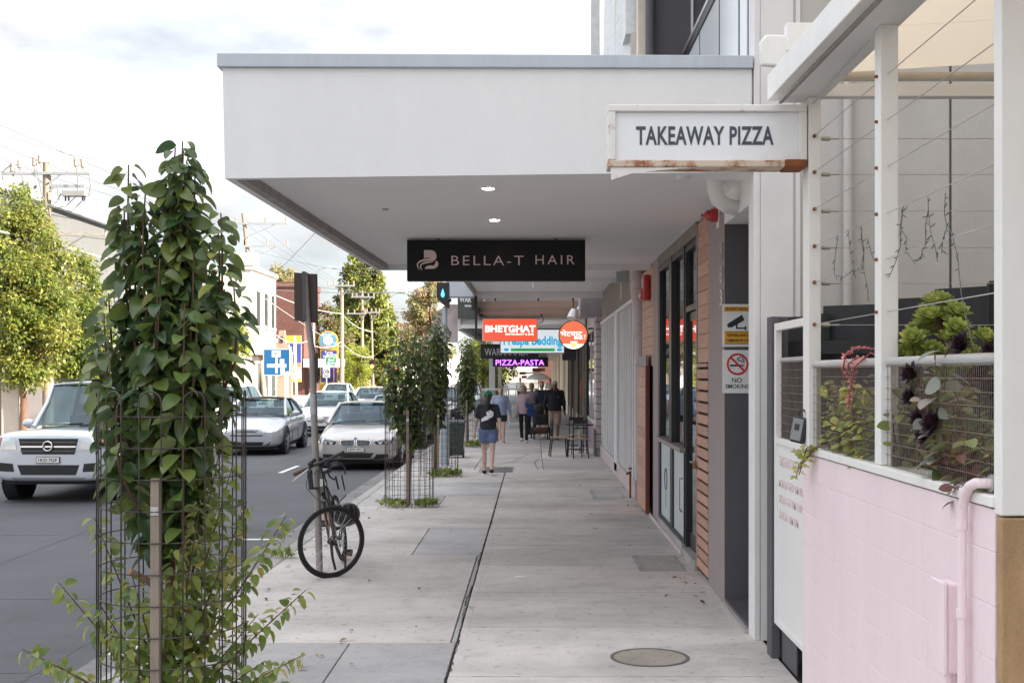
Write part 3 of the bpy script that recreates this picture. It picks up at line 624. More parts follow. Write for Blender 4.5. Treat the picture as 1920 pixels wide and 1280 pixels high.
# door
yd0, yd1 = yb1+.052, 13.17
P('door_frame', MB().box(XW+.01,yd1-.06,0.10,XW+.10,yd1,3.30).box(XW+.01,yd0,2.60,XW+.10,yd1-.061,2.66).box(XW+.01,yd0,3.24,XW+.10,yd1-.061,3.30), M_black)
door = P('door', MB().box(XW+.05,yd0,0.10,XW+.09,yd1-.062,2.595), M_black)
P('door_pane', MB().box(XW+.045,yd0+.09,0.28,XW+.0495,yd1-.15,2.5), M_glass, door)
P('handle', MB().box(XW-.0,yd0+.09,0.98,XW+.012,yd0+.13,1.30).bar((XW-.0,yd0+.11,1.06),(XW-.03,yd0+.11,1.06),.012).bar((XW-.03,yd0+.11,1.06),(XW-.03,yd0+.24,1.06),.014), M_alu, door)
P('transom_pane', MB().box(XW+.05,yd0,2.662,XW+.056,yd1-.061,3.238), M_glass)
P('door_step', MB().box(XW-.03,yd0-.05,0.0,XW+.3,yd1,0.098), M_kerb)
# window bay
yw0, yw1 = 13.172, 15.80
P('sill', MB().box(XW-.05,yw0,1.10,XW+.10,yw1,1.15), M_mauve, bevel=0.004)
P('window_frame', MB().box(XW-.002,yw0,1.151,XW+.08,yw0+.07,3.32).box(XW-.002,yw1-.09,1.151,XW+.08,yw1,3.32).box(XW-.012,14.30,1.151,XW+.08,14.55,3.32).box(XW-.002,yw0+.071,3.25,XW+.08,14.299,3.32).box(XW-.002,14.551,3.25,XW+.08,yw1-.091,3.32), M_black, bevel=0.004)
for a, b in ((yw0+.071,14.299),(14.551,yw1-.091)):
    P('pane', MB().box(XW+.04,a,1.152,XW+.046,b,3.249), M_glass)
    P('blind_panel', MB().box(XW+.11,a-.02,1.2,XW+.12,b,2.0), mat('pale blind',(0.45,0.45,0.46),0.8,var=.1))
    lp = P('lower_panel', MB().box(XW+.02,a,0.16,XW+.03,b,1.098), mat('pale window film',(0.55,0.60,0.61),0.4,var=0.04))
    m = MB()
    if a < 14: m.box(XW+.015,13.72,.42,XW+.0198,13.74,.78).box(XW+.015,13.50,.42,XW+.0198,13.72,.44).box(XW+.015,13.5,.78,XW+.0198,13.6,.8)
    else: m.ring((XW+.018,15.15,.65),.13,.008,24,4,'x').box(XW+.015,15.145,.3,XW+.0198,15.155,.5)
    P('drawing', m, M_slate, lp)
P('lower_frame', MB().box(XW,yw0,0.12,XW+.08,yw0+.07,1.099).box(XW,14.30,0.12,XW+.08,14.55,1.099).box(XW,yw1-.09,0.12,XW+.08,yw1,1.099).box(XW,yw0+.071,.12,XW+.08,14.299,.159).box(XW,14.551,.12,XW+.08,yw1-.091,.159), M_black)
P('plinth', MB().box(XW-.02,yw0,0,XW+.10,yw1,0.119), M_kerb)
P('plinth_edge', MB().box(XW-.04,yw0,0,XW-.021,16.9,0.05), M_pbrick)
P('window_head', MB().box(XW-.006,yd0,3.322,XW+.15,yw1+.05,zt+.06), M_brownfas)
P('post', MB().box(XW-.01,yw1+.002,0,XW+.12,16.5,zt), M_mauve)
P('interior', MB().box(XW+.25,yd0,0,XW+.30,16.9,3.4), M_dark)
# boards and open gate leaf beyond the window
P('board_backing', MB().box(XW+.032, 16.5, 0, 1.9, 18.4, zt), M_dark)
for i in range(10): P('board', MB().box(XW+0.004, 16.503, 2.055+i*.1375, XW+0.031, 18.35, 2.055+i*.1375+.134), M_timber, bevel=0.004)
for i in range(14): P('gate_board', MB().box(XW-0.07, 16.85, 0.04+i*.1435, XW-0.045, 18.3, 0.04+i*.1435+.14), M_timber, bevel=0.004)
P('gate_stile', MB().box(XW-.085,16.76,0.03,XW-.03,16.848,2.06), mat('dark red timber',(0.20,0.06,0.045),0.6), bevel=0.004)
P('gate_header', MB().box(XW-.075,16.85,2.052,XW-.04,18.3,2.2), M_mauve)
# house numbers
for ch, z in (('3',3.00),('8',2.80),('3',2.60)):
    fit_text(ch, M_alu, hb, 1.38, 1.26, z-.07, z+.07, -0.008, name='house_number', plane='yz', ext=0.004)
# canopy
can = P('canopy', MB().hexa([(-2.13,9.06,3.452),(XW+.3,9.06,3.455),(XW+.3,16.9,3.455),(-2.0,16.9,3.452),(-2.13,9.06,3.6),(XW+.3,9.06,3.6),(XW+.3,16.9,3.6),(-2.0,16.9,3.6)]), M_soffit)
P('fascia', MB().hexa([(-2.258,8.98,3.376),(1.598,8.98,3.425),(1.598,9.055,3.425),(-2.258,9.055,3.376),(-2.275,8.98,4.185),(1.598,8.98,4.175),(1.598,9.055,4.175),(-2.275,9.055,4.185)]), M_render, can)
P('fascia_return', MB().hexa([(-2.258,9.058,3.376),(-2.20,9.058,3.376),(-2.12,17,3.376),(-2.17,17,3.376),(-2.275,9.058,4.185),(-2.2,9.058,4.185),(-2.12,17,4.185),(-2.19,17,4.185)]), M_render, can)
P('cap_flashing', MB().hexa([(-2.31,8.95,4.187),(1.605,8.95,4.177),(1.605,9.12,4.177),(-2.31,9.12,4.187),(-2.31,8.95,4.287),(1.605,8.95,4.270),(1.605,9.12,4.270),(-2.31,9.12,4.287)]), M_flash, can, bevel=0.006)
P('cap_flashing', MB().hexa([(-2.31,9.122,4.187),(-2.10,9.122,4.187),(-2.02,17,4.187),(-2.2,17,4.187),(-2.31,9.122,4.287),(-2.10,9.122,4.287),(-2.02,17,4.287),(-2.2,17,4.287)]), M_flash, can)
P('edge_beam', MB().hexa([(-2.198,9.06,3.377),(-2.132,9.06,3.377),(-2.0,16.85,3.377),(-2.118,16.85,3.377),(-2.198,9.06,3.46),(-2.132,9.06,3.46),(-2.0,16.85,3.46),(-2.118,16.85,3.46)]), M_beam, can)
P('rear_fascia', MB().box(-2.16,16.9,3.377,XW,17.0,4.18), M_render, can)
P('canopy_top', MB().box(-2.1,9.13,3.95,XW+.2,16.89,4.0), M_steel, can)
for x, y in ((-0.366,9.95),(-0.38,12.0)):
    d = P('downlight', MB().lathe([(0.0,3.449),(0.045,3.449),(0.052,3.4465),(0.062,3.4465),(0.062,3.452)], (x,y,0), 24), M_white, can)
    P('lamp', MB().cyl((x,y,3.4435),.046,.003,20), mat('lit lamp',(1,.95,.85),0.5,var=0,emit=(1,.9,.7),es=9), d)
P('vent_cap', MB().cyl((-1.35,11.2,3.44),.03,.012,12), M_steel, can)
P('sensor', MB().cyl((1.14,9.35,3.42),.05,.035,16), M_white, can, smooth=40)
P('drain_elbow', MB().tube([(1.42,9.6,3.46),(1.42,9.6,3.40),(1.45,9.62,3.31),(1.53,9.68,3.27),(1.62,9.75,3.26)], 0.062, 14), M_whitew, can, smooth=60)
# upper storey seen above the canopy
P('upper_wall', MB().box(1.30,13.2,4.0,2.6,13.5,9.5), M_slate)
P('upper_wall_joint', MB().box(1.695,13.185,4.0,1.72,13.199,9.5), M_concl)
P('upper_pipe', MB().tube([(1.25,13.12,4.0),(1.25,13.12,9)],.05,12), M_slate, smooth=60)
P('upper_trim', MB().box(1.13,13.22,4.0,1.21,13.5,9.5), mat('cream trim',(0.68,0.60,0.52),0.7))
P('balcony_ceiling', MB().box(1.62,9.25,7.3,2.9,13.2,7.5), M_slate)
P('balcony_floor', MB().box(1.62,9.25,4.0,2.9,13.2,4.2), M_slate)
rail = P('balustrade', MB().box(1.60,9.3,5.36,1.66,13.19,5.40), M_alu)
P('under_rail', MB().box(1.605,9.3,5.27,1.65,13.19,5.355), M_black, rail)
for yy in (9.62,10.64,11.9,12.9): P('baluster', MB().box(1.615,yy,4.2,1.665,yy+.05,5.268), M_slate, rail)
M_skypane = mat('sky bright balustrade glass', (0.83,0.87,0.90), 0.12, var=0.01, spec=.6)  # opaque white stands in for bright sky reflected in the glass
for i,(a,b) in enumerate(((9.3,9.62),(9.67,10.64),(10.69,11.9),(11.95,12.9))): P('balcony_pane', MB().box(1.618,a,4.2,1.626,b,5.265), M_skypane, rail)
M_screen = mat('perforated white screen',(0.66,0.69,0.72),0.5,var=0.12,vs=14)
sc = P('screen_panel', MB().hexa([(0.93,14.2,4.0),(1.10,13.7,4.0),(1.12,13.75,4.0),(0.95,14.25,4.0),(0.98,14.2,8),(1.2,13.7,8),(1.22,13.75,8),(1.0,14.25,8)]), M_screen)
P('screen_panel', MB().hexa([(0.86,15.6,4.0),(0.98,15.0,4.0),(1.0,15.05,4.0),(0.88,15.65,4.0),(0.92,15.6,8),(1.04,15.0,8),(1.06,15.05,8),(0.94,15.65,8)]), M_screen)
P('screen_panel', MB().box(0.78,16.6,4.0,0.90,16.65,8), M_screen)
P('screen_frame', MB().hexa([(1.02,13.5,4.0),(1.10,13.5,4.0),(1.10,13.6,4.0),(1.02,13.6,4.0),(1.08,13.5,5.7),(1.18,13.5,5.7),(1.18,13.6,5.7),(1.08,13.6,5.7)]), M_conc)
P('screen_box', MB().box(1.02,13.55,5.70,1.19,14.1,9), M_screen)
P('upper_side', MB().box(1.0,14.3,4.0,1.12,17.0,9.3), M_cream)
P('parapet', MB().box(1.2,13.5,9.5,13.0,17.9,9.7), M_flash)
P('far_end_wall', MB().box(1.1,17.0,4.2,2.9,17.3,9.4), M_slate)

# signs on the alcove wall
s = thing('security_sign', 'yellow and white security notice sign with black camera symbol', 'sign', (1.74, 10.40, 2.4))
sc_ = 2300/10.4
zz = lambda py: H-(py-VY)/sc_
xx = lambda px: (1354.5+(px-1356)*.93-VX)/sc_
part('plate', MB().box(xx(1356),10.394,zz(650),xx(1414),10.403,zz(570)), M_wht, s, world=True, bevel=0.002)
part('banner', MB().box(xx(1359),10.3915,zz(584),xx(1412),10.3938,zz(575)), M_orange, s, world=True)
part('banner', MB().box(xx(1360),10.3915,zz(645),xx(1412),10.3938,zz(621)), M_orange, s, world=True)
part('border', MB().box(xx(1359.5),10.390,zz(622.3),xx(1412.5),10.3914,zz(621.3)).box(xx(1359.5),10.390,zz(645),xx(1412.5),10.3914,zz(644)), M_blk, s, world=True)
sx0 = lambda px: xx(px)-1.74
sz0 = lambda py: zz(py)-2.4
fit_text('SECURITY NOTICE', M_blk, s, sx0(1362), sx0(1409), sz0(582), sz0(577), 10.3905-10.40, off=.012)
fit_text('SURVEILLANCE', M_blk, s, sx0(1365), sx0(1408), sz0(631), sz0(625), 10.3905-10.40, off=.012)
fit_text('CAMERAS IN USE', M_blk, s, sx0(1362), sx0(1410), sz0(641), sz0(635), 10.3905-10.40, off=.012)
cv = [(1366,604),(1395,589),(1400,600),(1378,613),(1377,615),(1368,618),(1366,612)]
part('camera_symbol', MB().prism([(xx(a),zz(b)) for a,b in [(1366,607),(1395,590),(1400,600),(1374,614),(1368,612)]], XZ, 10.391, 10.3938).prism([(xx(a),zz(b)) for a,b in [(1383,606),(1386,605),(1386,614),(1401,614),(1401,616.5),(1383,616.5)]], XZ, 10.391, 10.3938).box(xx(1401),10.391,zz(619),xx(1403.5),10.3938,zz(611)).prism([(xx(a),zz(b)) for a,b in [(1364.5,609),(1368,607),(1371,613),(1368,614.5)]], XZ, 10.3905, 10.3938), M_blk, s, world=True)
s = thing('no_smoking_sign', 'white no smoking sign with red crossed circle on dark wall', 'sign', (1.74, 10.40, 2.0))
part('plate', MB().box(xx(1356),10.394,zz(737),xx(1414),10.403,zz(656)), M_wht, s, world=True, bevel=0.002)
M_signred = mat('sign red',(0.62,0.03,0.03),0.5,var=0)
cxr, czr = xx(1386), zz(682.5)
part('cigarette', MB().box(xx(1371),10.391,zz(686.5),xx(1394),10.3938,zz(683.2)).box(xx(1395),10.391,zz(686.5),xx(1397),10.3938,zz(683.2)).box(xx(1398),10.391,zz(686.5),xx(1399.5),10.3938,zz(683.2)), M_blk, s, world=True)
part('smoke', MB().tube([(xx(a),10.392,zz(b)) for a,b in [(1395,680),(1395,677),(1390,676),(1386,674),(1387,671),(1391,671),(1392,668)]], .0045, 5).tube([(xx(a),10.392,zz(b)) for a,b in [(1399,681),(1399,676),(1396,673),(1396,669)]], .0045, 5), M_blk, s, world=True)
part('prohibition_ring', MB().ring((cxr,10.391,czr), .084, .0085, 40, 4, 'y').bar((cxr-.058,10.390,czr+.058),(cxr+.058,10.390,czr-.058),.004,.016), M_signred, s, world=True)
fit_text('NO', M_blk, s, sx0(1375), sx0(1395), zz(717)-2.0, zz(708)-2.0, 10.3935-10.40, off=.004)
fit_text('SMOKING', M_blk, s, sx0(1362), sx0(1411), zz(728)-2.0, zz(720)-2.0, 10.3935-10.40, off=.004)
# strobes and pipe on the wall
al = thing('alarm_strobe', 'small red dome alarm strobe above the house numbers', 'alarm', (1.6, 10.75, 3.42))
part('base', MB().cyl((XW-.0,10.72,3.33),.06,-.07,14,'x'), M_red, al, world=True, smooth=40)
part('dome', MB().lathe([(0.05,0),(.05,-.03),(.03,-.05),(.012,-.06),(.01,-.085)], (XW-.07,10.72,3.33), 14, 'x'), M_red, al, world=True, smooth=60)
part('back_plate', MB().box(XW-.012,10.66,3.22,XW-.001,10.78,3.45), M_wht, al, world=True)
al2 = thing('alarm_siren', 'tall red alarm siren box beyond the salon window', 'alarm', (1.6, 17.2, 3.05))
part('body', MB().box(XW-.10,16.95,2.96,XW-.0,17.3,3.32), M_red, al2, world=True, bevel=0.03)
part('lens', MB().ell((XW-.10,17.12,3.05),(.05,.12,.09)), M_red, al2, world=True, smooth=80)
dp = thing('downpipe', 'fat pinkish painted downpipe at the end of the salon wall', 'pipe', (1.58, 18.45, 0))
part('pipe', MB().tube([(XW-.04,18.5,3.55),(XW-.03,18.52,3.2),(XW+.0,18.55,2.95),(XW+.02,18.55,2.1)],[.13,.13,.12,.10],14), M_pbrick, dp, world=True, smooth=60)

# BELLA-T HAIR hanging sign
b = thing('hair_salon_sign', 'long black hanging sign reading Bella-T Hair with pale swoosh emblem', 'sign', (-0.42, 13.7, 3.2))
s_ = 2300/13.7; bx_ = lambda px: (px-VX)/s_+0.42; bz_ = lambda py: H-(py-VY)/s_-3.2
M_signblk = mat('gloss black panel',(0.008,0.008,0.009),0.3,var=0,spec=.2)
M_rose = mat('pale rose print',(0.68,0.52,0.50),0.5,var=0)
part('panel', MB().box(bx_(764),-.06,bz_(527.5),bx_(1097),.06,bz_(450.5)), M_signblk, b, bevel=0.006)
fit_text('BELLA-T', M_rose, b, bx_(847), bx_(982), bz_(498), bz_(480.5), -.063, space=1.25, off=-.004)
fit_text('HAIR', M_rose, b, bx_(1004), bx_(1077), bz_(496.5), bz_(479.5), -.063, space=1.35, off=-.004)
Q = lambda pts: [(bx_(782+(a-260)*0.2396), bz_(470+(c-125)*0.2396)) for a, c in pts]
def bez(p, n=8):
    r = []
    for i in range(n+1):
        t = i/n; r.append(tuple((1-t)**3*p[0][k]+3*(1-t)**2*t*p[1][k]+3*(1-t)*t*t*p[2][k]+t**3*p[3][k] for k in (0,1)))
    return r
e1 = [(318,125)]+bez([(370,125),(425,128),(420,190),(408,195)])+bez([(408,195),(380,190),(350,178),(318,188)])
e2 = bez([(408,195),(400,225),(330,200),(300,215)])+bez([(280,225),(262,240),(280,275),(290,283)])+bez([(290,283),(240,250),(260,205),(318,195)])+bez([(330,193),(370,190),(390,185),(408,172)])
e3 = bez([(412,205),(450,225),(425,272),(380,271)])+[(325,271)]+bez([(325,265),(345,235),(380,245),(392,245)])+bez([(396,240),(405,240),(404,225),(412,205)])
e4 = bez([(395,215),(380,225),(330,225),(312,235)])+bez([(300,240),(285,260),(310,288),(308,285)])+bez([(300,280),(265,245),(300,222),(330,215)])
for i, e in enumerate((e1, e2, e3, e4)):
    part('emblem', MB().prism(Q(e), XZ, -.064-.0004*i, -.0605), M_rose, b)
part('hanger', MB().box(bx_(820),-.01,bz_(450.4),bx_(824),.01,.26).box(bx_(1040),-.01,bz_(450.4),bx_(1044),.01,.26), M_black, b)
# ================================================================== shops further along the footpath
def seg(name, label, y0, y1, zv, zp, xl, mfas, cat='building'):
    t = thing(name, label, cat, (XW, y0, 0))
    return t
PP = lambda t: (lambda n, mb, m, par=None, **k: part(n, mb, m, par or t, world=True, **k))
# --- batten fronted shop
t = thing('batten_front_shop', 'shop front boarded with tall pale painted battens under a brown fascia', 'building', (XW, 18.5, 0)); p = PP(t)
p('pier', MB().box(XW, 18.42, 0, XW+.1, 19.05, 3.5), M_mauve, bevel=0.01)
p('backing', MB().box(XW+.03, 19.06, 0, XW+.1, 28.7, 3.12), mat('pale backing',(0.45,0.44,0.44),0.8))
yy = 19.15; i = 0
while yy < 22.9:
    p('batten', MB().box(XW-.03, yy, 0.28, XW+.028, yy+.13, 3.08), M_bat, bevel=0.006); yy += .47
p('batten', MB().box(XW-.06, 23.0, 0.1, XW+.028, 23.7, 3.12), M_bat, bevel=0.006)
yy = 24.1
while yy < 28.5:
    p('batten', MB().box(XW-.03, yy, 0.28, XW+.028, yy+.16, 3.12), M_bat, bevel=0.006); yy += .62
p('head_rail', MB().box(XW-.05, 19.06, 3.085, XW+.03, 28.7, 3.15), M_bat)
p('plinth', MB().box(XW-.06, 19.0, 0, XW+.03, 28.65, 0.27), M_pbrick, bevel=0.02)
for k in range(6): p('fascia_panel', MB().box(XW-.01, 18.6+k*1.69, 3.16, XW+.1, 18.6+k*1.69+1.67, 4.1), M_brownfas, bevel=0.006)
p('beam_end', MB().box(1.15,17.2,3.42,XW,17.5,3.56).box(1.45,17.9,3.5,XW-.012,18.2,3.66), M_steel)
p('beam_end', MB().box(1.42,21.0,3.52,XW-.012,21.3,3.7), M_steel)
p('wall_notice', MB().box(XW-.025, 19.6, 3.28, XW-.0115, 19.75, 3.75), M_orange)
p('wall_notice', MB().box(XW-.025, 22.3, 3.3, XW-.0115, 22.42, 3.62), M_concl)
p('wall', MB().box(XW+.12, 18.4, 0, 13, 28.7, 7.6), M_cream)
p('tap', MB().tube([(XW-.10,19.25,0.0),(XW-.10,19.25,.42)],.018,6).tube([(XW-.10,19.25,.40),(XW-.16,19.2,.38)],.02,6).ell((XW-.10,19.25,.46),(.03,.03,.02)), M_rust)
# verandah over it: white boarded soffit
v = thing('verandah', 'white boarded verandah over the batten fronted shop', 'verandah', (0, 23, 3.9)); p = PP(v)
for k in range(9):
    a = -1.30+k*0.324
    p('soffit_board', MB().box(a, 17.3, 3.84, a+.319, 28.4, 3.87), M_soffit)
p('edge_fascia', MB().box(-1.36, 17.3, 3.74, -1.305, 28.5, 4.15), M_beam)
p('street_fascia', MB().box(-1.98, 27.9, 3.70, -1.365, 28.5, 4.05), M_flash)
p('end_beam', MB().box(-1.30, 28.42, 3.70, XW, 28.52, 3.92), M_concl)
p('cross_beam', MB().box(-1.30, 20.6, 3.77, XW, 20.72, 3.838).box(-1.30, 24.4, 3.77, XW, 24.52, 3.838), M_soffit)
p('roof_sheet', MB().box(-1.35, 17.3, 4.15, XW+.1, 28.5, 4.18), M_steel)
p('post', MB().bar((-1.33,28.5,2.75),(-1.33,28.5,3.74),.05), M_black)
# --- painted brick pier and restaurant
t = thing('restaurant_building', 'restaurant with flaking painted brick pier and lilac stall riser', 'building', (XW, 28.9, 0)); p = PP(t)
z = 0.0; k = 0
while z < 3.28:
    for (a, b) in (((28.86,29.32),(29.335,29.78)) if k % 2 else ((28.86,29.08),(29.095,29.55),(29.565,29.78))):
        p('brick', MB().box(1.47, a, z+.006, XW+.2, b, z+.17), M_pbrick if z > 0.9 else mat('blue grey paint',(0.36,0.40,0.45),0.7) if k == 0 else M_pbrick, bevel=0.01, seg=1)
    z += .176; k += 1
p('pier_core', MB().box(1.478, 28.87, 0, XW+.2, 29.77, 3.28), M_joint)
p('pier_base', MB().box(1.455, 28.84, 0, 1.469, 29.79, .62), mat('dark pier base',(0.15,0.15,0.165),0.8))
p('pier_head', MB().box(1.10, 28.8, 3.30, XW+.2, 29.85, 3.80), mat('mauve box',(0.33,0.29,0.31),0.8), bevel=0.01)
p('stall_riser', MB().box(XW-.02, 29.8, 0, XW+.1, 36.4, .62), mat('lilac paint',(0.40,0.29,0.36),0.7))
p('window_frame', MB().box(XW-.02,29.8,.62,XW+.06,36.4,.70).box(XW-.02,29.8,3.1,XW+.06,36.4,3.2).box(XW-.02,31.9,.701,XW+.06,32.0,3.099).box(XW-.02,29.8,.701,XW+.06,29.88,3.099).box(XW-.02,34.2,.701,XW+.06,34.3,3.099), M_white)
for a, b in ((29.88,31.9),(32.0,34.2),(34.3,36.4)): p('pane', MB().box(XW+.0,a,.701,XW+.008,b,3.099), M_glassm)
p('window_poster', MB().box(XW-.012,30.1,2.72,XW-.004,31.7,3.05).box(XW-.012,30.1,2.3,XW-.004,31.7,2.62), M_signred)
p('bulkhead', MB().box(XW-.02,29.86,3.21,XW+.1,36.4,3.9), M_soffit)
p('wall', MB().box(XW+.3, 28.72, 0, 13, 36.45, 6.6), M_brick)
p('interior', MB().box(XW+.2,29.86,0,XW+.29,36.4,3.2), mat('warm interior',(0.30,0.24,0.18),0.8))
v = thing('open_verandah', 'peach verandah with exposed beams above the red restaurant sign', 'verandah', (0, 33, 3.6)); p = PP(v)
M_peach = mat('peach paint',(0.80,0.62,0.52),0.7,var=0.06)
p('roof_sheet', MB().hexa([(-1.45,30.0,3.86),(XW,30.0,3.86),(XW,37.2,3.62),(-1.45,37.2,3.62),(-1.45,30.0,3.88),(XW,30.0,3.88),(XW,37.2,3.64),(-1.45,37.2,3.64)]), M_soffit)
for yy, zz_ in ((31.6,3.66),(33.4,3.58),(35.2,3.54)): p('beam', MB().box(-1.45,yy,zz_,XW,yy+.09,zz_+.2), M_peach, bevel=0.006)
p('edge_beam', MB().box(-1.52,30.0,3.5,-1.455,37.2,3.9), M_black)
p('rafter', MB().bar((-1.5,37.2,3.5),(-1.2,30,3.74),.06), M_beam)
for x_ in (-.95,.1,.95): p('bracket', MB().box(x_,29.95,3.72,x_+.035,30.0,3.82), M_black)
# restaurant light box hung from rods
s = thing('restaurant_sign', 'red orange light box reading Bhetghat hung from two rods', 'sign', (-.65, 34, 3.15))
s_ = 2300/34; hx = lambda px: (px-VX)/s_+.65; hz = lambda py: H-(py-VY)/s_-3.15
part('frame', MB().box(hx(904.5),-.09,hz(640),hx(1008),.09,hz(597)), M_white, s, bevel=0.01)
part('face', MB().box(hx(906),-.094,hz(638.5),hx(1006.5),-.0905,hz(598.5)), mat('red acrylic',(0.75,0.09,0.05),0.4,var=0.25,vs=1.1,emit=(0.9,0.10,0.05),es=0.25), s)
M_glow = mat('glowing white print',(0.85,0.82,0.8),0.5,var=0,emit=(1,.9,.85),es=.5)
fit_text('BHETGHAT', M_glow, s, hx(910), hx(1004), hz(623), hz(610), -.0975, off=.03)
fit_text('RESTAURANT & BAR', M_glow, s, hx(948), hx(1001), hz(628.5), hz(624.8), -.0975, off=.01)
part('hanging_bar', MB().box(hx(893),-.03,hz(596.5),hx(1013),.03,hz(593)), M_beam, s)
part('rod', MB().box(hx(898),-.02,hz(593),hx(900.5),.02,.5), M_black, s); part('rod', MB().box(hx(1014),-.02,hz(593),hx(1016.5),.02,.5), M_black, s)
part('cable', MB().tube([(hx(1015),0,hz(593)),(hx(1019),0,hz(597)),(hx(1017),0,hz(604)),(hx(1009),0,hz(606))],.012,5), M_black, s)
# round bar sign on the pier
s = thing('round_bar_sign', 'round orange sign with Nepali lettering fixed to the brick pier', 'sign', (1.06, 31.2, 2.93))
s_ = 2300/31.2; hx = lambda px: (px-VX)/s_-1.06; hz = lambda py: H-(py-VY)/s_-2.93
M_orange2 = mat('orange acrylic',(0.80,0.20,0.10),0.4,var=0.06,vs=1,emit=(0.9,.2,.1),es=.2)
part('rim', MB().cyl((hx(1075),-.05,hz(628)),.378,.1,40,'y'), M_black, s, smooth=40)
part('face', MB().cyl((hx(1075),-.056,hz(628)),.355,.005,40,'y'), M_orange2, s)
base = [(.355*math.sin(a), -.355*math.cos(a)) for a in np.linspace(-.86,.86,14)]
part('white_segment', MB().prism([(hx(1075)+a, hz(628)+b) for a,b in base], XZ, -.0595, -.0565), M_glow, s)
gx = hx(1075)
part('glass_symbol', MB().prism([(hx(1070),hz(642.5)),(hx(1082),hz(642.5)),(hx(1081),hz(650)),(hx(1071),hz(650))], XZ, -.063, -.06), mat('beer yellow',(0.85,0.55,0.15),0.5,var=0,emit=(1,.7,.2),es=.3), s)
part('foam', MB().box(hx(1069.5),-.063,hz(642.4),hx(1082.5),-.06,hz(640)), M_glow, s)
fit_text('\u092d\u0947\u091f\u0918\u093e\u091f', M_glow, s, hx(1051), hx(1092), hz(630), hz(618.5), -.0595, off=.005)
fit_text('BAR', M_glow, s, hx(1077), hx(1093), hz(636), hz(630.5), -.0595, off=.03)
fit_text('Y', M_glow, s, hx(1094.5), hx(1098), hz(636), hz(627), -.0595)
for z_ in (.16,-.16): part('arm', MB().box(.33,-.02,z_-.02,.56,.02,z_+.02), M_black, s)
# loudspeakers by the pier head
sp_ = thing('floodlight', 'pair of cream floodlights under the mauve pier head', 'light', (1.0, 29.6, 3.4))
part('lamp', MB().tube([(0,0,.12),(-.03,-.06,.02),(-.06,-.12,-.1)],[.06,.09,.11],10), M_concl, sp_, smooth=50); part('lamp', MB().tube([(.16,0,.2),(.14,-.06,.1)],[.05,.08],10), M_concl, sp_, smooth=50)
part('bracket', MB().tube([(0,0,.12),(0,.05,.42)],.02,6), M_black, sp_); sp_.location = (.98, 29.9, 3.38)
# --- bedding shop and beyond
t = thing('bedding_shop', 'shop row with dark timber posts and warm windows past the restaurant', 'building', (XW, 36.5, 0)); p = PP(t)
p('wall', MB().box(XW+.3, 36.5, 0, 13, 58, 6.0), M_cream)
for k, yy in enumerate(np.arange(36.6, 57, 2.4)):
    m_ = (M_black, mat('tan post',(0.42,0.32,0.24),0.7), M_brownfas)[k % 3]
    p('post', MB().box(XW-.04,yy,0,XW+.08,yy+.35,3.2), m_)
    p('stall_riser', MB().box(XW,yy+.351,0,XW+.06,yy+2.4,.5), M_cream if k % 2 else M_slate)
    p('pane', MB().box(XW+.02,yy+.351,.5,XW+.03,yy+2.4,3.0), M_glassm)
p('bulkhead', MB().box(XW-.05,36.5,3.2,XW+.2,58,4.0), M_brownfas)
p('interior', MB().box(XW+.22,36.5,0,XW+.29,58,3.2), MATS['warm interior'])
p('poster', MB().box(XW-.02,40.9,1.2,XW+.015,41.6,1.7), M_signred)
v = thing('long_verandah', 'long dark verandah carrying the bedding and warhammer signs', 'verandah', (0, 45, 3.5)); p = PP(v)
p('roof_sheet', MB().box(-2.2, 37.4, 3.62, XW, 57, 3.68), M_beam)
for k, yy in enumerate(np.arange(37.5, 57, 2.2)): p('beam', MB().box(-2.2, yy, 3.44, XW, yy+.1, 3.615), M_soffit if k < 2 else M_beam)
p('edge_fascia', MB().box(-2.35, 37.4, 3.3, -2.21, 57, 3.75), M_concl)
p('end_beam', MB().box(-2.2, 37.3, 3.32, XW, 37.39, 3.44), M_soffit)
# second dark verandah underside detail and air unit
one('air_unit', MB().box(1.10, 46.2, 2.45, XW, 46.7, 2.95), M_slate, 'dark boxed air unit on the wall beside the bedding sign', 'air unit', bevel=0.02)
def hang_sign(name, label, Y, px0, px1, py0, py1, m, frame=None, d=.08):
    cx, cz = (px0+px1)/2, (py0+py1)/2; sc2 = F/Y
    s = thing(name, label, 'sign', ((cx-VX)/sc2, Y, H-(cz-VY)/sc2))
    w, h = (px1-px0)/sc2/2, (py1-py0)/sc2/2
    part('panel', MB().box(-w,-d,-h,w,d,h), m, s, bevel=0.01)
    if frame: part('frame', MB().box(-w-.03,-d-.01,-h-.03,w+.03,d+.01,-h-.001).box(-w-.03,-d-.01,h+.001,w+.03,d+.01,h+.03).box(-w-.03,-d-.01,-h,-w-.001,d+.01,h).box(w+.001,-d-.01,-h,w+.03,d+.01,h), frame, s)
    for q in (-.6,.6): part('hanger', MB().box(w*q-.015,-.01,h+.001,w*q+.015,.01,h+.5), M_black, s)
    return s, (lambda px: (px-cx)/sc2), (lambda py: -(py-cz)/sc2), -d-.004
s, hx, hz, yf = hang_sign('bedding_sign', 'white and green sign reading Prespa Bedding hung below the verandah', 42, 939, 1057, 612, 661, mat('white sign face',(0.78,0.80,0.82),0.5,var=0.02,emit=(.75,.8,.85),es=.22), M_steel)
M_cyan = mat('cyan print',(0.02,0.40,0.62),0.5,var=0,emit=(.0,.35,.6),es=.25)
fit_text('Prespa Bedding', M_cyan, s, hx(944), hx(1054), hz(652), hz(630), yf, off=.035)
part('green_band', MB().box(hx(958),yf-.002,hz(658.5),hx(1040),yf+.003,hz(653)), mat('green print',(0.03,0.40,0.14),0.5,var=0,emit=(.02,.4,.12),es=.2), s)
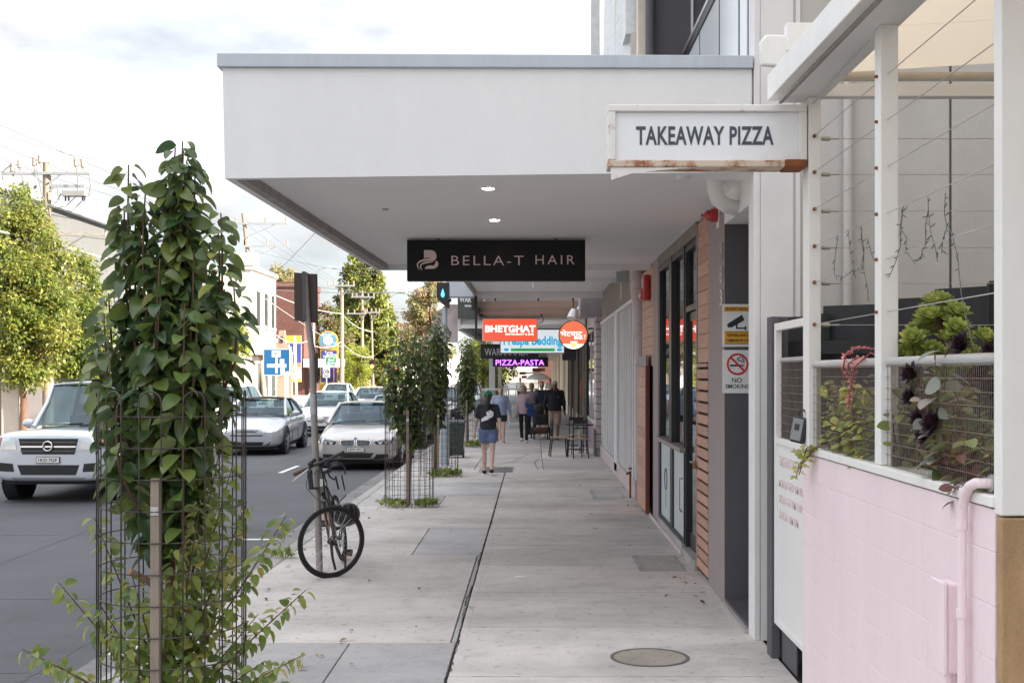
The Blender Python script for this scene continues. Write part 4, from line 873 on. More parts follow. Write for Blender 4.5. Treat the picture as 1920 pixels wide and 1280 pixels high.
fit_text('Perfect Sleep Australia', mat('yellow print',(0.55,0.60,0.08),0.5,var=0), s, hx(972), hx(1026), hz(657.5), hz(653.8), yf-.004)
part('oval_badge', MB().add([(hx(949.5)+.09*math.cos(a),yf,hz(655.5)+.05*math.sin(a)) for a in np.linspace(0,6.28,17)[:-1]],[tuple(range(16))]), M_cyan, s)
part('oval_badge', MB().add([(hx(1049)+.09*math.cos(a),yf,hz(655.5)+.05*math.sin(a)) for a in np.linspace(0,6.28,17)[:-1]],[tuple(range(16))]), M_cyan, s)
s, hx, hz, yf = hang_sign('warhammer_sign', 'charcoal hanging sign with white serif lettering behind the bedding sign', 45.5, 901, 1010, 645, 672, mat('charcoal panel',(0.03,0.03,0.034),0.5,var=0.05))
fit_text('WARHAMMER', M_wht, s, hx(909), hx(990), hz(666.5), hz(653), yf, off=.0)
s, hx, hz, yf = hang_sign('hairdresser_sign', 'cream sign reading Hair at 513 above the purple neon', 50, 921, 1026, 655, 681, mat('cream sign face',(0.62,0.58,0.52),0.5,var=0.03))
fit_text('HAIR AT 513', M_blk, s, hx(930), hx(1008), hz(676), hz(660), yf, off=.02)
fit_text('LADIES', M_blk, s, hx(1012), hx(1024), hz(671), hz(667.5), yf)
s, hx, hz, yf = hang_sign('neon_sign', 'black sign with glowing purple neon reading pizza pasta', 48, 924, 1028, 670, 687, M_blk)
M_neon = mat('purple neon tube',(0.35,0.1,0.9),0.5,var=0,emit=(0.30,0.07,1.0),es=3.2)
fit_text('PIZZA-PASTA', M_neon, s, hx(930), hx(1020), hz(684.5), hz(674.5), yf-.01, off=-.012)
# warhammer fascia return, facing along the street
s, hx, hz, yf = hang_sign('warhammer_fascia', 'dark green grey panel with white warhammer lettering on verandah edge', 37.2, 858.5, 897, 552, 598, mat('glossy green grey panel',(0.05,0.058,0.05),0.15,var=0.3,vs=2))
fit_text('WARHA', M_wht, s, hx(862), hx(896), hz(567), hz(556), yf, off=.01); fit_text('games-work', M_wht, s, hx(871), hx(897), hz(577), hz(570.5), yf, off=.02)
one('pink_fascia_panel', MB().hexa([(-3.2,37.0,2.9),(-2.31,37.4,2.9),(-2.31,37.5,2.9),(-3.2,37.1,2.9),(-2.85,37.0,4.05),(-2.31,37.4,4.05),(-2.31,37.5,4.05),(-2.85,37.1,4.05)]), mat('pale pink panel',(0.56,0.47,0.46),0.8), 'pale pink sloping panel beside the dark warhammer fascia', 'panel')
# cafe screens on the path, bin, pole with droplet box
cs = thing('cafe_screen', 'white framed glass cafe screens across the footpath', 'screen', (-1.4, 44, 0)); p = PP(cs)
for a, b in ((-2.2,-1.02),(-.92,.2)):
    p('frame', MB().box(a,43.97,0,a+.06,44.03,1.42).box(b-.06,43.97,0,b,44.03,1.42).box(a+.061,43.97,1.36,b-.061,44.03,1.42).box(a+.061,43.97,.12,b-.061,44.03,.2), M_white)
    p('pane', MB().box(a+.061,43.995,.201,b-.061,44.005,1.359), M_glassc)
p('post', MB().box(-1.0,43.95,0,-.94,44.05,1.55), M_white)
bn = thing('wheelie_bin', 'dark green wheelie bin tipped beside the pale pole', 'bin', (-1.79, 28.6, 0))
part('body', MB().hexa([(-.2,-.24,.06),(.2,-.24,.06),(.2,.22,.06),(-.2,.22,.06),(-.27,-.3,.92),(.27,-.3,.92),(.27,.3,.92),(-.27,.3,.92)]), mat('bin green',(0.03,0.05,0.04),0.5), bn, bevel=0.02)
part('lid', MB().hexa([(-.29,-.32,.925),(.29,-.32,.925),(.29,.33,.925),(-.29,.33,.925),(-.27,-.28,.98),(.27,-.28,.98),(.27,.33,1.01),(-.27,.33,1.01)]), mat('bin lid',(0.03,0.045,0.04),0.5), bn, bevel=0.01)
for x_ in (-.22,.24): part('wheel', MB().cyl((x_-.03,-.27,.13),.13,.06,18,'x'), M_black, bn, smooth=40)
bn.scale = (.72,.8,.86)
pl = thing('steel_pole', 'pale blue grey steel pole carrying a dark box with blue droplet', 'pole', (-1.88, 26, 0))
part('shaft', MB().tube([(0,0,0),(0,0,1.1),(0,0,1.12),(0.01,0,3.38)],[.10,.10,.055,.05],12), mat('blue grey steel',(0.38,0.43,0.48),0.5,var=.06), pl, smooth=40)
part('box', MB().prism([(-.16,.12),(-.05,0),(.1,-.1),(.1,.45),(-.16,.45)], XZ, -.12, .1), M_black, pl).location = (0,0,3.42)
dr = part('droplet', MB().lathe([(0,0),(.03,.02),(.042,.06),(.03,.1),(.008,.17),(0,.19)],(0,0,0),12), mat('blue lens',(0.05,0.25,0.6),0.3,var=0,emit=(.1,.5,1),es=.7), pl, smooth=80); dr.location = (-.03,-.13,3.55)
part('shroud', MB().ell((.10,-.06,3.5),(.05,.1,.05)), M_black, pl, smooth=80)
# tables and chairs outside the restaurant
def chair(name, label, x, y, rz):
    c = thing(name, label, 'chair', (x,y,0), rz, 'cafe chairs by the restaurant window')
    part('seat', MB().box(-.19,-.19,.435,.19,.19,.46), mat('seat timber',(0.42,0.27,0.17),0.5) if 'seat timber' not in MATS else MATS['seat timber'], c, bevel=.008)
    for sx in (-1,1):
        part('leg', MB().tube([(sx*.17,-.17,.435),(sx*.19,-.2,0)],.014,6), M_black, c)
        part('leg', MB().tube([(sx*.17,.17,.89),(sx*.17,.165,.45),(sx*.19,.22,0)],.014,6), M_black, c)
    part('backrest', MB().box(-.17,.155,.80,.17,.175,.88).box(-.17,.155,.68,.17,.175,.71), M_black, c)
    part('stretcher', MB().tube([(-.18,-.18,.2),(.18,-.18,.2)],.01,5).tube([(-.18,.19,.2),(.18,.19,.2)],.01,5), M_black, c)
    return c
chair('cafe_chair', 'black cafe chair nearest the street, side on to the round table', .60, 28.9, R(95))
chair('cafe_chair', 'black cafe chair with tan seat in front of the round table', 1.02, 28.3, R(200))
chair('cafe_chair', 'black cafe chair behind the round table by the lilac wall', 1.08, 29.9, R(10))
tbx = thing('cafe_table', 'small round black cafe table on a white cross base', 'table', (1.10, 29.1, 0))
part('top', MB().cyl((0,0,.72),.33,.025,24), M_black, tbx); part('column', MB().cyl((0,0,.05),.03,.67,10), M_alu, tbx)
part('base', MB().bar((-.3,0,.025),(.3,0,.025),.05,.03).bar((0,-.3,.026),(0,.3,.026),.05,.03), M_white, tbx)
# far end of the row under more verandahs
t = thing('far_shop_row', 'distant row of shops with pale verandah posts', 'building', (XW, 58.2, 0)); p = PP(t)
p('wall', MB().box(XW+.2, 58.1, 0, 13, 110, 6.0), M_cream)
for k, yy in enumerate(np.arange(58.2, 105, 4.0)):
    p('shop_front', MB().box(XW+.0,yy,0,XW+.19,yy+3.9,3.3), (M_bat, mat('ochre front',(0.45,0.28,0.10),0.7), M_cream)[k%3])
p('verandah_roof', MB().box(-2.0, 58.2, 3.3, XW, 105, 3.5), M_soffit)
for yy in np.arange(60, 104, 6): p('verandah_beam', MB().box(-2.0, yy, 3.05, XW, yy+.15, 3.29), M_concl)
p('verandah_post', MB().box(-2.05, 56.8, 0, -1.78, 57.1, 3.3), M_bat); p('verandah_post', MB().box(-1.66, 57.6, 0, -1.5, 57.8, 3.3), M_cream)
for k, (px0, px1, py0, py1, Y, c_) in enumerate([(998,1013,690,697,66,(0.35,0.05,0.05)),(974,986,697,702,72,(0.03,0.03,0.03)),(1012,1022,690,696,68,(0.3,0.15,0.08)),(985,1003,697.5,700,76,(0.25,0.12,0.14)),(978,988,704,709,80,(0.35,0.08,0.3)),(1003,1013,697,701,78,(0.7,0.72,0.8))]):
    lab = ['dark red','black','brown','dusty red','magenta','white'][k]
    one('shop_sign', MB().box((px0-VX)*Y/F,Y,H-(py1-VY)*Y/F,(px1-VX)*Y/F,Y+.08,H-(py0-VY)*Y/F), mat(lab+' sign',c_,0.5,var=.1), 'tiny '+lab+' sign under the distant verandahs', 'sign')
sh = one('white_umbrella', MB().lathe([(0,.38),(.25,.34),(.5,.22),(.62,.05),(.6,.04),(0,.3)],(0,0,0),14).cyl((0,0,-1.6),.02,1.95,6), M_white, 'white cafe umbrella among the distant walkers', 'umbrella', smooth=60); sh.location = (.25, 62, 1.6)
# ================================================================== far (left) side of the street
def bld(name, label, loc): return thing(name, label, 'building', loc)
# grey painted brick hall
t = bld('grey_brick_hall', 'long grey painted brick hall with dark eave behind the trees', (-19, 45, 0)); p = PP(t)
p('wall', MB().box(-30, 40, 0, -19, 57, 8.5), M_blockw)
p('eave', MB().box(-30.3, 39.7, 8.5, -18.7, 57.2, 8.75), M_flash)
p('parapet_wall', MB().box(-30, 57.02, 0, -19.02, 68, 7.0), mat('off white brick',(0.22,0.22,0.215),0.9,var=.08))
p('awning', MB().box(-19, 40, 3.0, -16.6, 56, 3.25), M_beam)
p('shop_front', MB().box(-19.0, 40, 0, -18.92, 56, 2.9), M_slate)
p('awning_post', MB().box(-16.95, 38.4, 0, -16.45, 38.6, 3.0), M_blockw)
p('window', MB().box(-18.98,57.1,.6,-18.9,59,2.2).box(-18.98,61,.6,-18.9,63,2.2), M_dark)
s = thing('lounge_sign', 'dark shop sign with cyan and white lounge lettering behind the truck', 'sign', (-17.6, 44.8, 2.3))
part('panel', MB().box(-.05,-.04,-.45,.75,.04,.35), M_signblk, s)
fit_text('AXY', mat('cyan sign',(0.08,0.55,0.60),0.5,var=0), s, .02, .52, .0, .24, -.045, off=.03); fit_text('LOUNGE', M_wht, s, .02, .66, -.24, -.06, -.045, off=.03)
pc = one('roadside_pillar', MB().box(-.28,-.28,0,.28,.28,2.6), mat('pillar grey',(0.42,0.39,0.36),0.85,var=.1), 'square grey pillar at the kerb behind the silver truck', 'pillar', bevel=.02); pc.location = (-16.35, 38.6, 0)
ws = thing('street_board', 'white advertising board with black ring by the far kerb', 'sign', (-16.3, 36.6, 0))
part('panel', MB().box(-.35,-.03,.7,.35,.03,1.75), M_white, ws); part('ring_print', MB().ring((.12,-.036,1.2),.16,.03,20,4,'y'), M_blk, ws); part('stand', MB().box(-.3,-.02,0,-.25,.02,.7).box(.25,-.02,0,.3,.02,.7), M_black, ws)
# cream corner building
t = bld('cream_corner_building', 'two storey cream Victorian corner building with parapet', (-17, 74, 0)); p = PP(t)
p('wall', MB().box(-24, 74, 0, -17, 81, 8.2), M_cream, bevel=0.02)
p('parapet', MB().box(-24.1, 73.9, 8.2, -16.85, 81.1, 8.45).box(-18.1,73.85,8.451,-16.8,75.2,9.2), M_cream, bevel=0.02)
p('side_wing', MB().box(-24, 66, 0, -18.2, 73.9, 5.6), mat('grey cream render',(0.50,0.48,0.42),0.85,var=.06))
p('wing_roof', MB().hexa([(-24.2,65.8,5.6),(-18.0,65.8,5.6),(-18.0,74,5.6),(-24.2,74,5.6),(-21.4,66.5,7.1),(-20.8,66.5,7.1),(-20.8,73.8,7.1),(-21.4,73.8,7.1)]), mat('slate roof',(0.20,0.24,0.30),0.7,var=.1))
p('string_course', MB().box(-24.05,73.95,4.0,-16.9,81.05,4.25), M_cream)
for yy in (75.4,77.6,79.6):
    w_ = p('window', MB().box(-17.01,yy,4.9,-16.96,yy+.8,7.0), M_dark); p('window_sill', MB().box(-17,yy-.1,4.75,-16.85,yy+.9,4.88), M_cream, w_)
w_ = p('window', MB().box(-21,73.96,4.7,-19.8,74.01,6.4), M_brownfas)
p('awning', MB().box(-17,73.9,3.1,-16.2,81.2,3.4), M_white)
p('shop_front', MB().box(-17.06,74.5,0,-16.9,80.8,2.95), mat('pale shop front',(0.55,0.52,0.46),0.8,var=.1))
for yy in (75.2,77.0,79.2): p('shop_window', MB().box(-16.92,yy,.5,-16.86,yy+1.1,2.6), M_glass)
p('awning_post', MB().box(-16.4,80.9,0,-16.2,81.1,3.1), M_cream)
p('graffiti', MB().tube([(-20.7,65.97,.7),(-20.4,65.97,1.3),(-20.2,65.97,1.0),(-20.5,65.97,.6),(-20.0,65.97,.7),(-19.6,65.97,1.4),(-19.2,65.97,1.5),(-18.9,65.97,1.1),(-19.3,65.97,.8),(-19.6,65.97,1.1)],.04,5), M_slate)
p('street_number_board', MB().box(-20.3,65.9,1.0,-19.2,65.98,3.0), M_white)
t = bld('red_brick_building', 'tall dark red brick building behind the cream corner shop', (-22, 110, 0)); p = PP(t)
p('wall', MB().box(-32, 110.2, 0, -20.6, 118.2, 9.7), M_brick)
p('parapet', MB().box(-32.1, 110.1, 9.7, -20.5, 118.3, 10.2), M_brick)
for j in range(3): p('window', MB().box(-20.62,112.6,1.4+j*2.8,-20.56,115.0,3.2+j*2.8), M_dark)
t = bld('brick_gable', 'small sunlit brick Dutch gable between cream shop and tyre sign', (-20, 98, 0)); p = PP(t)
M_obrick = mat('sunlit orange brick',(0.36,0.25,0.19),0.9,var=.12,fine=.25,fs=6)
p('gable', MB().prism([(-21.2,0),(-19.3,0),(-19.3,3.6),(-19.55,3.6),(-19.55,4.3),(-19.8,4.3),(-19.9,5.4),(-20.3,5.4),(-20.45,4.6),(-20.7,4.6),(-21.2,3.6)], XZ, 98, 98.5), M_obrick)
p('vent', MB().box(-20.2,97.95,4.4,-20.0,97.999,4.9), M_dark)
t = bld('tyre_shop', 'low tyre shop with yellow and blue fascia sign and white awning', (-22, 112, 0)); p = PP(t)
p('wall', MB().box(-34, 124, 0, -21, 136, 4.6), M_slate)
p('sign_panel', MB().box(-22.0,108,1.2,-20.45,108.2,5.3), mat('fascia grey',(0.35,0.36,0.40),0.6), label='stacked yellow, blue and grey sign panel')
p('yellow_band', MB().box(-22.0,107.96,4.6,-20.45,107.999,5.3), mat('tyre yellow',(0.52,0.36,0.04),0.5,var=0)); p('blue_band', MB().box(-22.0,107.96,2.9,-20.45,107.999,4.59), mat('tyre blue',(0.04,0.06,0.30),0.5,var=0))
p('orange_band', MB().box(-22.0,107.96,2.6,-20.45,107.999,2.89), MATS['orange acrylic']); p('yellow_band', MB().box(-22.0,107.96,1.2,-20.45,107.999,1.5), MATS['tyre yellow'])
p('white_block', MB().box(-21.7,107.94,3.5,-21.3,107.958,4.3), M_wht)
p('awning', MB().box(-20.44,109,2.5,-17.2,112,3.25), M_white)
s = thing('tyre_pylon_sign', 'tall yellow and blue tyre pylon with round blue badge', 'sign', (-19.2, 115, 0))
s_ = 2300/115; hx = lambda px: (px-VX)/s_+19.2; hz = lambda py: H-(py-VY)/s_
part('column', MB().box(hx(601),-.15,-.1,hx(634),.15,hz(641)), MATS['tyre yellow'], s)
part('blue_panel', MB().box(hx(603),-.17,hz(716),hx(632),-.151,hz(657)), MATS['tyre blue'], s)
part('badge', MB().cyl((hx(615.5),-.2,hz(638)),.9,.4,30,'y'), MATS['tyre yellow'], s)
part('badge_ring', MB().cyl((hx(615.5),-.22,hz(638)),.80,.018,30,'y'), mat('badge blue',(0.10,0.28,0.48),0.5,var=0), s)
part('badge_centre', MB().cyl((hx(615.5),-.24,hz(638)),.46,.018,24,'y'), mat('badge pale',(0.62,0.62,0.58),0.5,var=0), s)
part('badge_band', MB().box(hx(607),-.26,hz(652),hx(624),-.241,hz(648)), M_signred, s)
fit_text('BOB JANE', M_wht, s, hx(605), hx(626), hz(630), hz(625), -.245, off=.02)
fit_text('T-MARTS', M_wht, s, hx(608), hx(623), hz(651.5), hz(648.5), -.265, off=.02)
fit_text('Tyres', M_wht, s, hx(609), hx(624), hz(664), hz(658), -.175, off=.01); fit_text('Wheels', M_wht, s, hx(606), hx(627), hz(671), hz(666), -.175, off=.01)
fit_text('Batteries', M_wht, s, hx(605), hx(629), hz(679), hz(674), -.175, off=.01)
# low brick fence and far buildings
fb = one('low_brick_wall', MB().box(-17.2,108,0,-16.9,165,1.3), MATS['sunlit orange brick'], 'low red brick garden wall past the traffic lights', 'wall')
t = bld('far_white_building', 'distant white building with red brick trim down the street', (-19, 190, 0)); p = PP(t)
p('wall', MB().box(-24,185,0,-13.5,200,9.0), M_wht); p('trim', MB().box(-24.1,184.9,9.0,-13.4,200,9.6).box(-16.5,184.9,0,-16.0,184.999,9), M_brick)
p('chimney', MB().box(-24.5,192,8,-22.8,194,13.5), MATS['sunlit orange brick'])
for i in range(3): p('window', MB().box(-22+i*2.6,184.9,5.2,-20.9+i*2.6,184.98,7), M_dark)
t = bld('far_terrace', 'distant low terrace closing the street', (-40, 260, 0)); p = PP(t)
for i in range(9): p('house_front', MB().box(-62+i*9,255,0,-54+i*9,268,5+(i*37%4)), (M_cream, M_brick, M_wht)[i%3])
# ---- poles and lines
WIRES = []
def insul(m, x, y, z, h=.32, lean=(0,0)):
    a = Vector((x,y,z)); b = a+Vector((lean[0],lean[1],h)); m.tube([a, a.lerp(b,.2), a.lerp(b,.21), b],[.025,.03,.075,.06],8)
up = thing('power_pole', 'weathered timber power pole with crossarm and bushings above the left trees', 'power pole', (-16.5, 41.6, 0)); p = PP(up)
s_ = 2300/41.6; ux = lambda px: (px-VX)/s_; uz = lambda py: H-(py-VY)/s_
p('pole', MB().tube([(ux(90),41.6,-.2),(ux(88),41.6,uz(305))],[.19,.135],14), M_wood, smooth=60)
p('crossarm', MB().box(ux(6),41.40,uz(329),ux(172),41.52,uz(323.5)), M_steel, bevel=.01)
p('brace', MB().bar((ux(65),41.44,uz(328)),(ux(82),41.44,uz(344)),.05), M_steel); p('brace', MB().bar((ux(118),41.44,uz(328)),(ux(96),41.44,uz(344)),.05), M_steel)
for a, b in ((28,332),(42,325),(69,321),(80,316),(147,322),(160,324)):
    im = MB(); im.tube([(ux(a)-0.0,41.46,uz(b)),(ux(a)-.02,41.46,uz(b-8)),(ux(a)-.02,41.46,uz(b-9)),(ux(a)-.05,41.46,uz(b-24))],[.03,.035,.09,.07],8)
    p('insulator', im, M_ins, smooth=60)
p('lower_arm', MB().box(ux(94),41.5,uz(352),ux(160),41.6,uz(347)), M_steel); p('lower_brace', MB().bar((ux(95),41.52,uz(360)),(ux(103),41.52,uz(350)),.05), M_steel)
p('switch_box', MB().box(ux(122),41.3,uz(370),ux(165),41.62,uz(359)), mat('grey switchgear',(0.28,0.28,0.28),0.5), bevel=.02)
for a in (126,132,158,162): p('bushing', MB().cyl((ux(a),41.45,uz(378)),.03,.16,8), M_slate)
p('street_arm', MB().box(ux(96),41.5,uz(443),ux(200),41.58,uz(436)), M_beam); p('street_brace', MB().bar((ux(97),41.54,uz(482)),(ux(160),41.54,uz(440)),.09,.06), M_steel)
jm = MB()
for pts in ([(28,310),(10,325),(12,345),(30,380),(60,400),(85,402)],[(75,320),(80,345),(85,370),(95,385),(110,392)],[(47,330),(50,350),(65,380),(82,392)],[(150,325),(152,350),(148,370),(130,388),(110,392),(95,388)],[(172,330),(175,350),(172,370)],[(113,350),(115,370),(125,395),(140,398),(158,380)],[(100,390),(112,380),(120,365)]):
    jm.tube([(ux(a),41.35,uz(b)) for a,b in pts],.022,5)
p('jumper_cable', jm, M_pline)
def pole(px, Y, ytop, ybot, label, arms, lean=0, r=.15, m=None):
    s2 = F/Y; q = thing('power_pole', label, 'power pole', ((px-VX)/s2, Y, 0)); z = lambda py: H-(py-VY)/s2
    part('pole', MB().tube([(0,0,-.2),(lean/s2,0,z(ytop))],[r*1.25,r*.8],10), m or M_wood, q, smooth=60)
    for (py, l, rr) in arms:
        f_ = (z(py)+.2)/(z(ytop)+.2)*lean/s2
        part('crossarm', MB().box(f_-l,-.2,z(py)-.06,f_+rr,-.1,z(py)+.06), M_steel, q)
        im = MB()
        for fx in (-l+.1,-l*.5,rr*.5,rr-.1): im.cyl((f_+fx,-.15,z(py)+.06),.06,.34,6)
        part('insulators', im, M_ins, q, kind='stuff')
        part('brace', MB().bar((f_+rr*.7,-.15,z(py)-.05),(f_,-.15,z(py)-.9),.05), M_steel, q)
    return q
pole(498, 76, 400, 745, 'leaning timber power pole in front of the cream building', [(420,1.0,2.7),(462,.2,2.6),(537,2.2,.6)], lean=-42)
pole(641, 102, 530, 735, 'straight pale power pole beside the tyre pylon', [(536,1.2,1.1)], r=.17)
pole(679, 115, 545, 735, 'pale power pole in front of the tall conifers', [(557,1.0,1.2),(588,1.4,.4)])
pole(700, 118, 578, 735, 'slender pole with white crossarm above the traffic light', [(586,.8,.9)], lean=-4, r=.11)
pole(741, 140, 610, 735, 'distant thin pole at the end of the conifers', [(618,.3,.9)], r=.1)
def wire(pts, label, r=.012, sag=.4, m=None):
    m_ = MB()
    for (a, b) in zip(pts[:-1], pts[1:]):
        a, b = Vector(a), Vector(b); m_.tube([a.lerp(b,t)-Vector((0,0,sag*4*t*(1-t))) for t in np.linspace(0,1,10)], r, 4)
    return one('power_line', m_, m or M_pline, label, 'power line', 'overhead lines along the street', smooth=80)
i_ = 0
wn = ['highest','second','third','fourth','fifth','sixth']
for k,(px, py) in enumerate([(28,308),(69,300),(147,298)]):
    a = at(px, py, 41.4); b = at(440+k*22, 420, 75.8); c = at(630+k*8, 533, 101.8)
    wire([Vector((a.x-1.5, -8, a.z+.8)), a, b, c, at(672+k*6,555,114.8), at(760,640,220)], ['outermost upper cable over the far kerb on the left crossarm','middle upper cable crossing the left crossarm by the pole top','inner upper cable nearest the road on the left crossarm'][k], .014, .25)
wire([Vector((-16.2,-5,6.6)), at(110,458,41.5), at(478,535,76), at(640,588,102), at(700,622,108)], 'thick pale lower cable sagging across the left pole', .03, .35, M_plineg)
wire([at(498,610,76), at(575,640,88), at(640,640,102), at(700,668,108)], 'pale service cable sagging from leaning pole past the tyre badge', .03, .5, M_plineg)
wire([at(498,612,76), at(420,600,66), Vector((-3.0,30,8))], 'service cable crossing from the leaning pole over the road', .012, .3)
wire([at(442,538,76), at(850,544,70)], 'dark cable across the street below the lamp', .02, .25)
wire([at(438,512,76), at(560,532,90), at(850,545,68)], 'second dark cable meeting the street crossing line', .016, .3)
wire([at(478,470,76), at(718,515,60)], 'thin cable running behind the canopy corner', .01, .2)
wire([at(-300,120,40), at(172,300,41.5)], 'thin cable rising off to the upper left of the sky', .012, .3)
wire([at(498,560,76), at(640,650,90)], 'diagonal brace cable from the leaning pole', .02, .1, M_plineg)
# street lamps
def lamp(px, Y, py, pxh, pyh, label):
    s2 = F/Y; b = at(px, py, Y); h_ = at(pxh, pyh, Y)
    q = thing('street_lamp', label, 'street lamp', (b.x, Y, 0))
    part('pole', MB().tube([(0,0,-.15),(0,0,b.z)],[.1,.06],8), M_steel, q, smooth=60)
    part('arm', MB().tube([(0,0,b.z),((h_.x-b.x)*.5,0,(b.z+h_.z)/2+.2),(h_.x-b.x,0,h_.z)],.04,6), M_steel, q, smooth=60)
    part('lamp_head', MB().ell((h_.x-b.x+.3,0,h_.z),(.5,.18,.11)), M_alu, q, smooth=80)
lamp(588, 86, 517, 612, 502, 'street lamp arching above the back of the parking sign')
lamp(727, 130, 562, 750, 549, 'distant street lamp right of the tall conifers')
lamp(735, 150, 596, 748, 584, 'smallest street lamp above the white building')
# traffic lights and small signs
def signal(px, Y, py, label, lit):
    b = at(px, py, Y); q = thing('traffic_light', label, 'traffic light', (b.x, Y, 0))
    part('pole', MB().tube([(.05,.1,-.15),(.05,.1,b.z+.6)],.06,8), M_steel, q)
    part('housing', MB().box(-.26,-.12,b.z-.78,.26,.1,b.z+.52), M_black, q, bevel=.02)
    for k,(c_,n_) in enumerate((((.5,.02,.02),'red'),((.9,.35,.02),'amber'),((.02,.4,.2),'green'))):
        on = lit == n_; nm = n_+(' lit lens' if on else ' dark lens')
        mm = MATS.get(nm) or mat(nm, c_ if on else tuple(v*.12 for v in c_), .4, var=0, emit=c_ if on else None, es=7 if on else 0)
        part('lens', MB().cyl((0,-.14,b.z+.28-.40*k),.15,.02,14,'y'), mm, q)
signal(698, 115, 684, 'traffic light with amber lens beside the round street tree', 'amber')
signal(744, 135, 694, 'traffic light showing red through the kerb tree', 'red')
sg = thing('speed_sign', 'forty speed limit sign on a thin post under the green sign', 'sign', (-15.85, 94.0, 0))
part('post', MB().cyl((0,0,-.1),.05,2.3,8), M_steel, sg); part('plate', MB().box(-.26,-.06,1.65,.26,-.03,2.4), M_wht, sg)
part('red_ring', MB().ring((0,-.07,2.08),.2,.03,20,4,'y'), M_blk, sg); fit_text('40', M_blk, sg, -.14, .14, 1.97, 2.19, -.065, off=.02)
part('plate_line', MB().box(-.2,-.065,1.72,.2,-.0605,1.8), M_blk, sg)
g = thing('road_name_sign', 'green Murray Road direction sign with white arrow', 'sign', (-15.5, 94.0, 0)); gz = lambda py: H-(py-VY)/(F/94)
M_green = mat('sign green',(0.03,0.22,0.13),0.5,var=0)
part('plate', MB().prism([(-.42,2.58),(.36,2.5),(.45,2.9),(.42,3.42),(-.35,3.42),(-.45,3.0)], XZ, -.05, -.02), M_wht, g); part('green_face', MB().prism([(-.37,2.63),(.32,2.56),(.40,2.9),(.37,3.37),(-.31,3.37),(-.40,3.0)], XZ, -.06, -.051), M_green, g)
fit_text('Murray', M_wht, g, -.3, .33, 3.12, 3.32, -.065, off=.01); fit_text('Road', M_wht, g, -.2, .24, 2.9, 3.08, -.065, off=.01)
part('arrow', MB().prism([(-.3,2.75),(-.15,2.86),(-.15,2.79),(.3,2.77),(.3,2.70),(-.15,2.71),(-.15,2.64)], XZ, -.07, -.0605), M_wht, g); part('post', MB().cyl((.2,0,-.1),.04,2.7,8), M_rust, g)
# blue parking sign on its own post in the street
ps = thing('parking_sign', 'square blue parking direction sign naming Murray Rd on tall post', 'sign', (-15.1, 72, 0)); k_ = F/72
px_ = lambda px: (px-VX)/k_+15.1; pz_ = lambda py: H-(py-VY)/k_
part('post', MB().tube([(px_(556.5),.04,0),(px_(553),.04,pz_(640)),(px_(552.5),.04,pz_(629))],[.09,.08,.04],8), M_alu, ps, smooth=50)
part('post_cap', MB().hexa([(px_(549),.02,pz_(664)),(px_(556),.02,pz_(664)),(px_(556),.05,pz_(664)),(px_(549),.05,pz_(664)),(px_(550.5),.02,pz_(631)),(px_(554),.02,pz_(631)),(px_(554),.05,pz_(631)),(px_(550.5),.05,pz_(631))]), M_wht, ps, bevel=.01)
part('plate', MB().box(px_(494),-.02,pz_(703.5),px_(544),0,pz_(654)), M_wht, ps, bevel=.008); part('blue_face', MB().box(px_(495),-.024,pz_(702.5),px_(543),-.0205,pz_(655)), mat('sign blue',(0.0,0.085,0.24),0.45,var=0), ps)
part('p_tile', MB().box(px_(510),-.028,pz_(669),px_(526),-.0245,pz_(657)), M_wht, ps); fit_text('P', MATS['sign blue'], ps, px_(515), px_(521), pz_(667.5), pz_(659.5), -.031, off=.02)
part('map_bar', MB().box(px_(516.5),-.028,pz_(699),px_(520.5),-.0245,pz_(671)).box(px_(501),-.0285,pz_(688.5),px_(537),-.0246,pz_(682.5)), M_wht, ps)
part('map_tile', MB().box(px_(525),-.0285,pz_(681),px_(533),-.0246,pz_(673)), M_wht, ps); part('map_tile', MB().box(px_(526),-.0285,pz_(697),px_(534),-.0246,pz_(690)), M_wht, ps)
fit_text('MURRAY RD', M_blk, ps, px_(506), px_(534), pz_(687), pz_(684), -.031)
part('bracket', MB().box(px_(543),-.0,pz_(698),px_(555),.02,pz_(696)).box(px_(543),-.0,pz_(660),px_(553),.02,pz_(658)), M_steel, ps)
part('sticker', MB().prism([(px_(526),pz_(698.5)),(px_(541),pz_(695.5)),(px_(542.5),pz_(699)),(px_(541),pz_(701.5)),(px_(526),pz_(702))], XZ, -.031, -.0246), mat('pale blue sticker',(0.5,0.52,0.65),0.5,var=.35,vs=9), ps)
# ================================================================== trees and plants
LM_dark = leafmat('dark pear leaf', (0.028,0.072,0.026), (0.12,0.17,0.040), 0.30, 0.30, 0.6, .3)
LM_fresh = leafmat('fresh pear leaf', (0.18,0.26,0.055), (0.33,0.36,0.10), 0.40, 0.4)
LM_young = leafmat('young pear leaf', (0.10,0.17,0.04), (0.18,0.24,0.06), 0.35, 0.35)
M_bark = mat('brown bark', (0.15,0.085,0.055), 0.9, var=0.25, vs=8, bump=0.5, bs=40, stretch=(3,3,0.6))
M_twig = mat('reddish twig', (0.13,0.07,0.045), 0.7, var=0.2, vs=12)
M_stake = mat('weathered hardwood stake', (0.30,0.245,0.205), 0.9, var=0.2, vs=6, stretch=(5,5,0.4), bump=0.4, bs=40)
M_guard = mat('dark guard wire', (0.09,0.075,0.07), 0.42, metal=0.5, var=0.3, vs=9, stain=(0.16,0.10,0.07), ss=3, st=0.6)
TV = [leaf_template(0.66,0.16,0.34), leaf_template(0.60,0.24,0.5), leaf_template(0.70,0.12,0.20), leaf_template(0.64,0.30,0.62)]
TS = leaf_template(0.55,0.15,0.35,3)
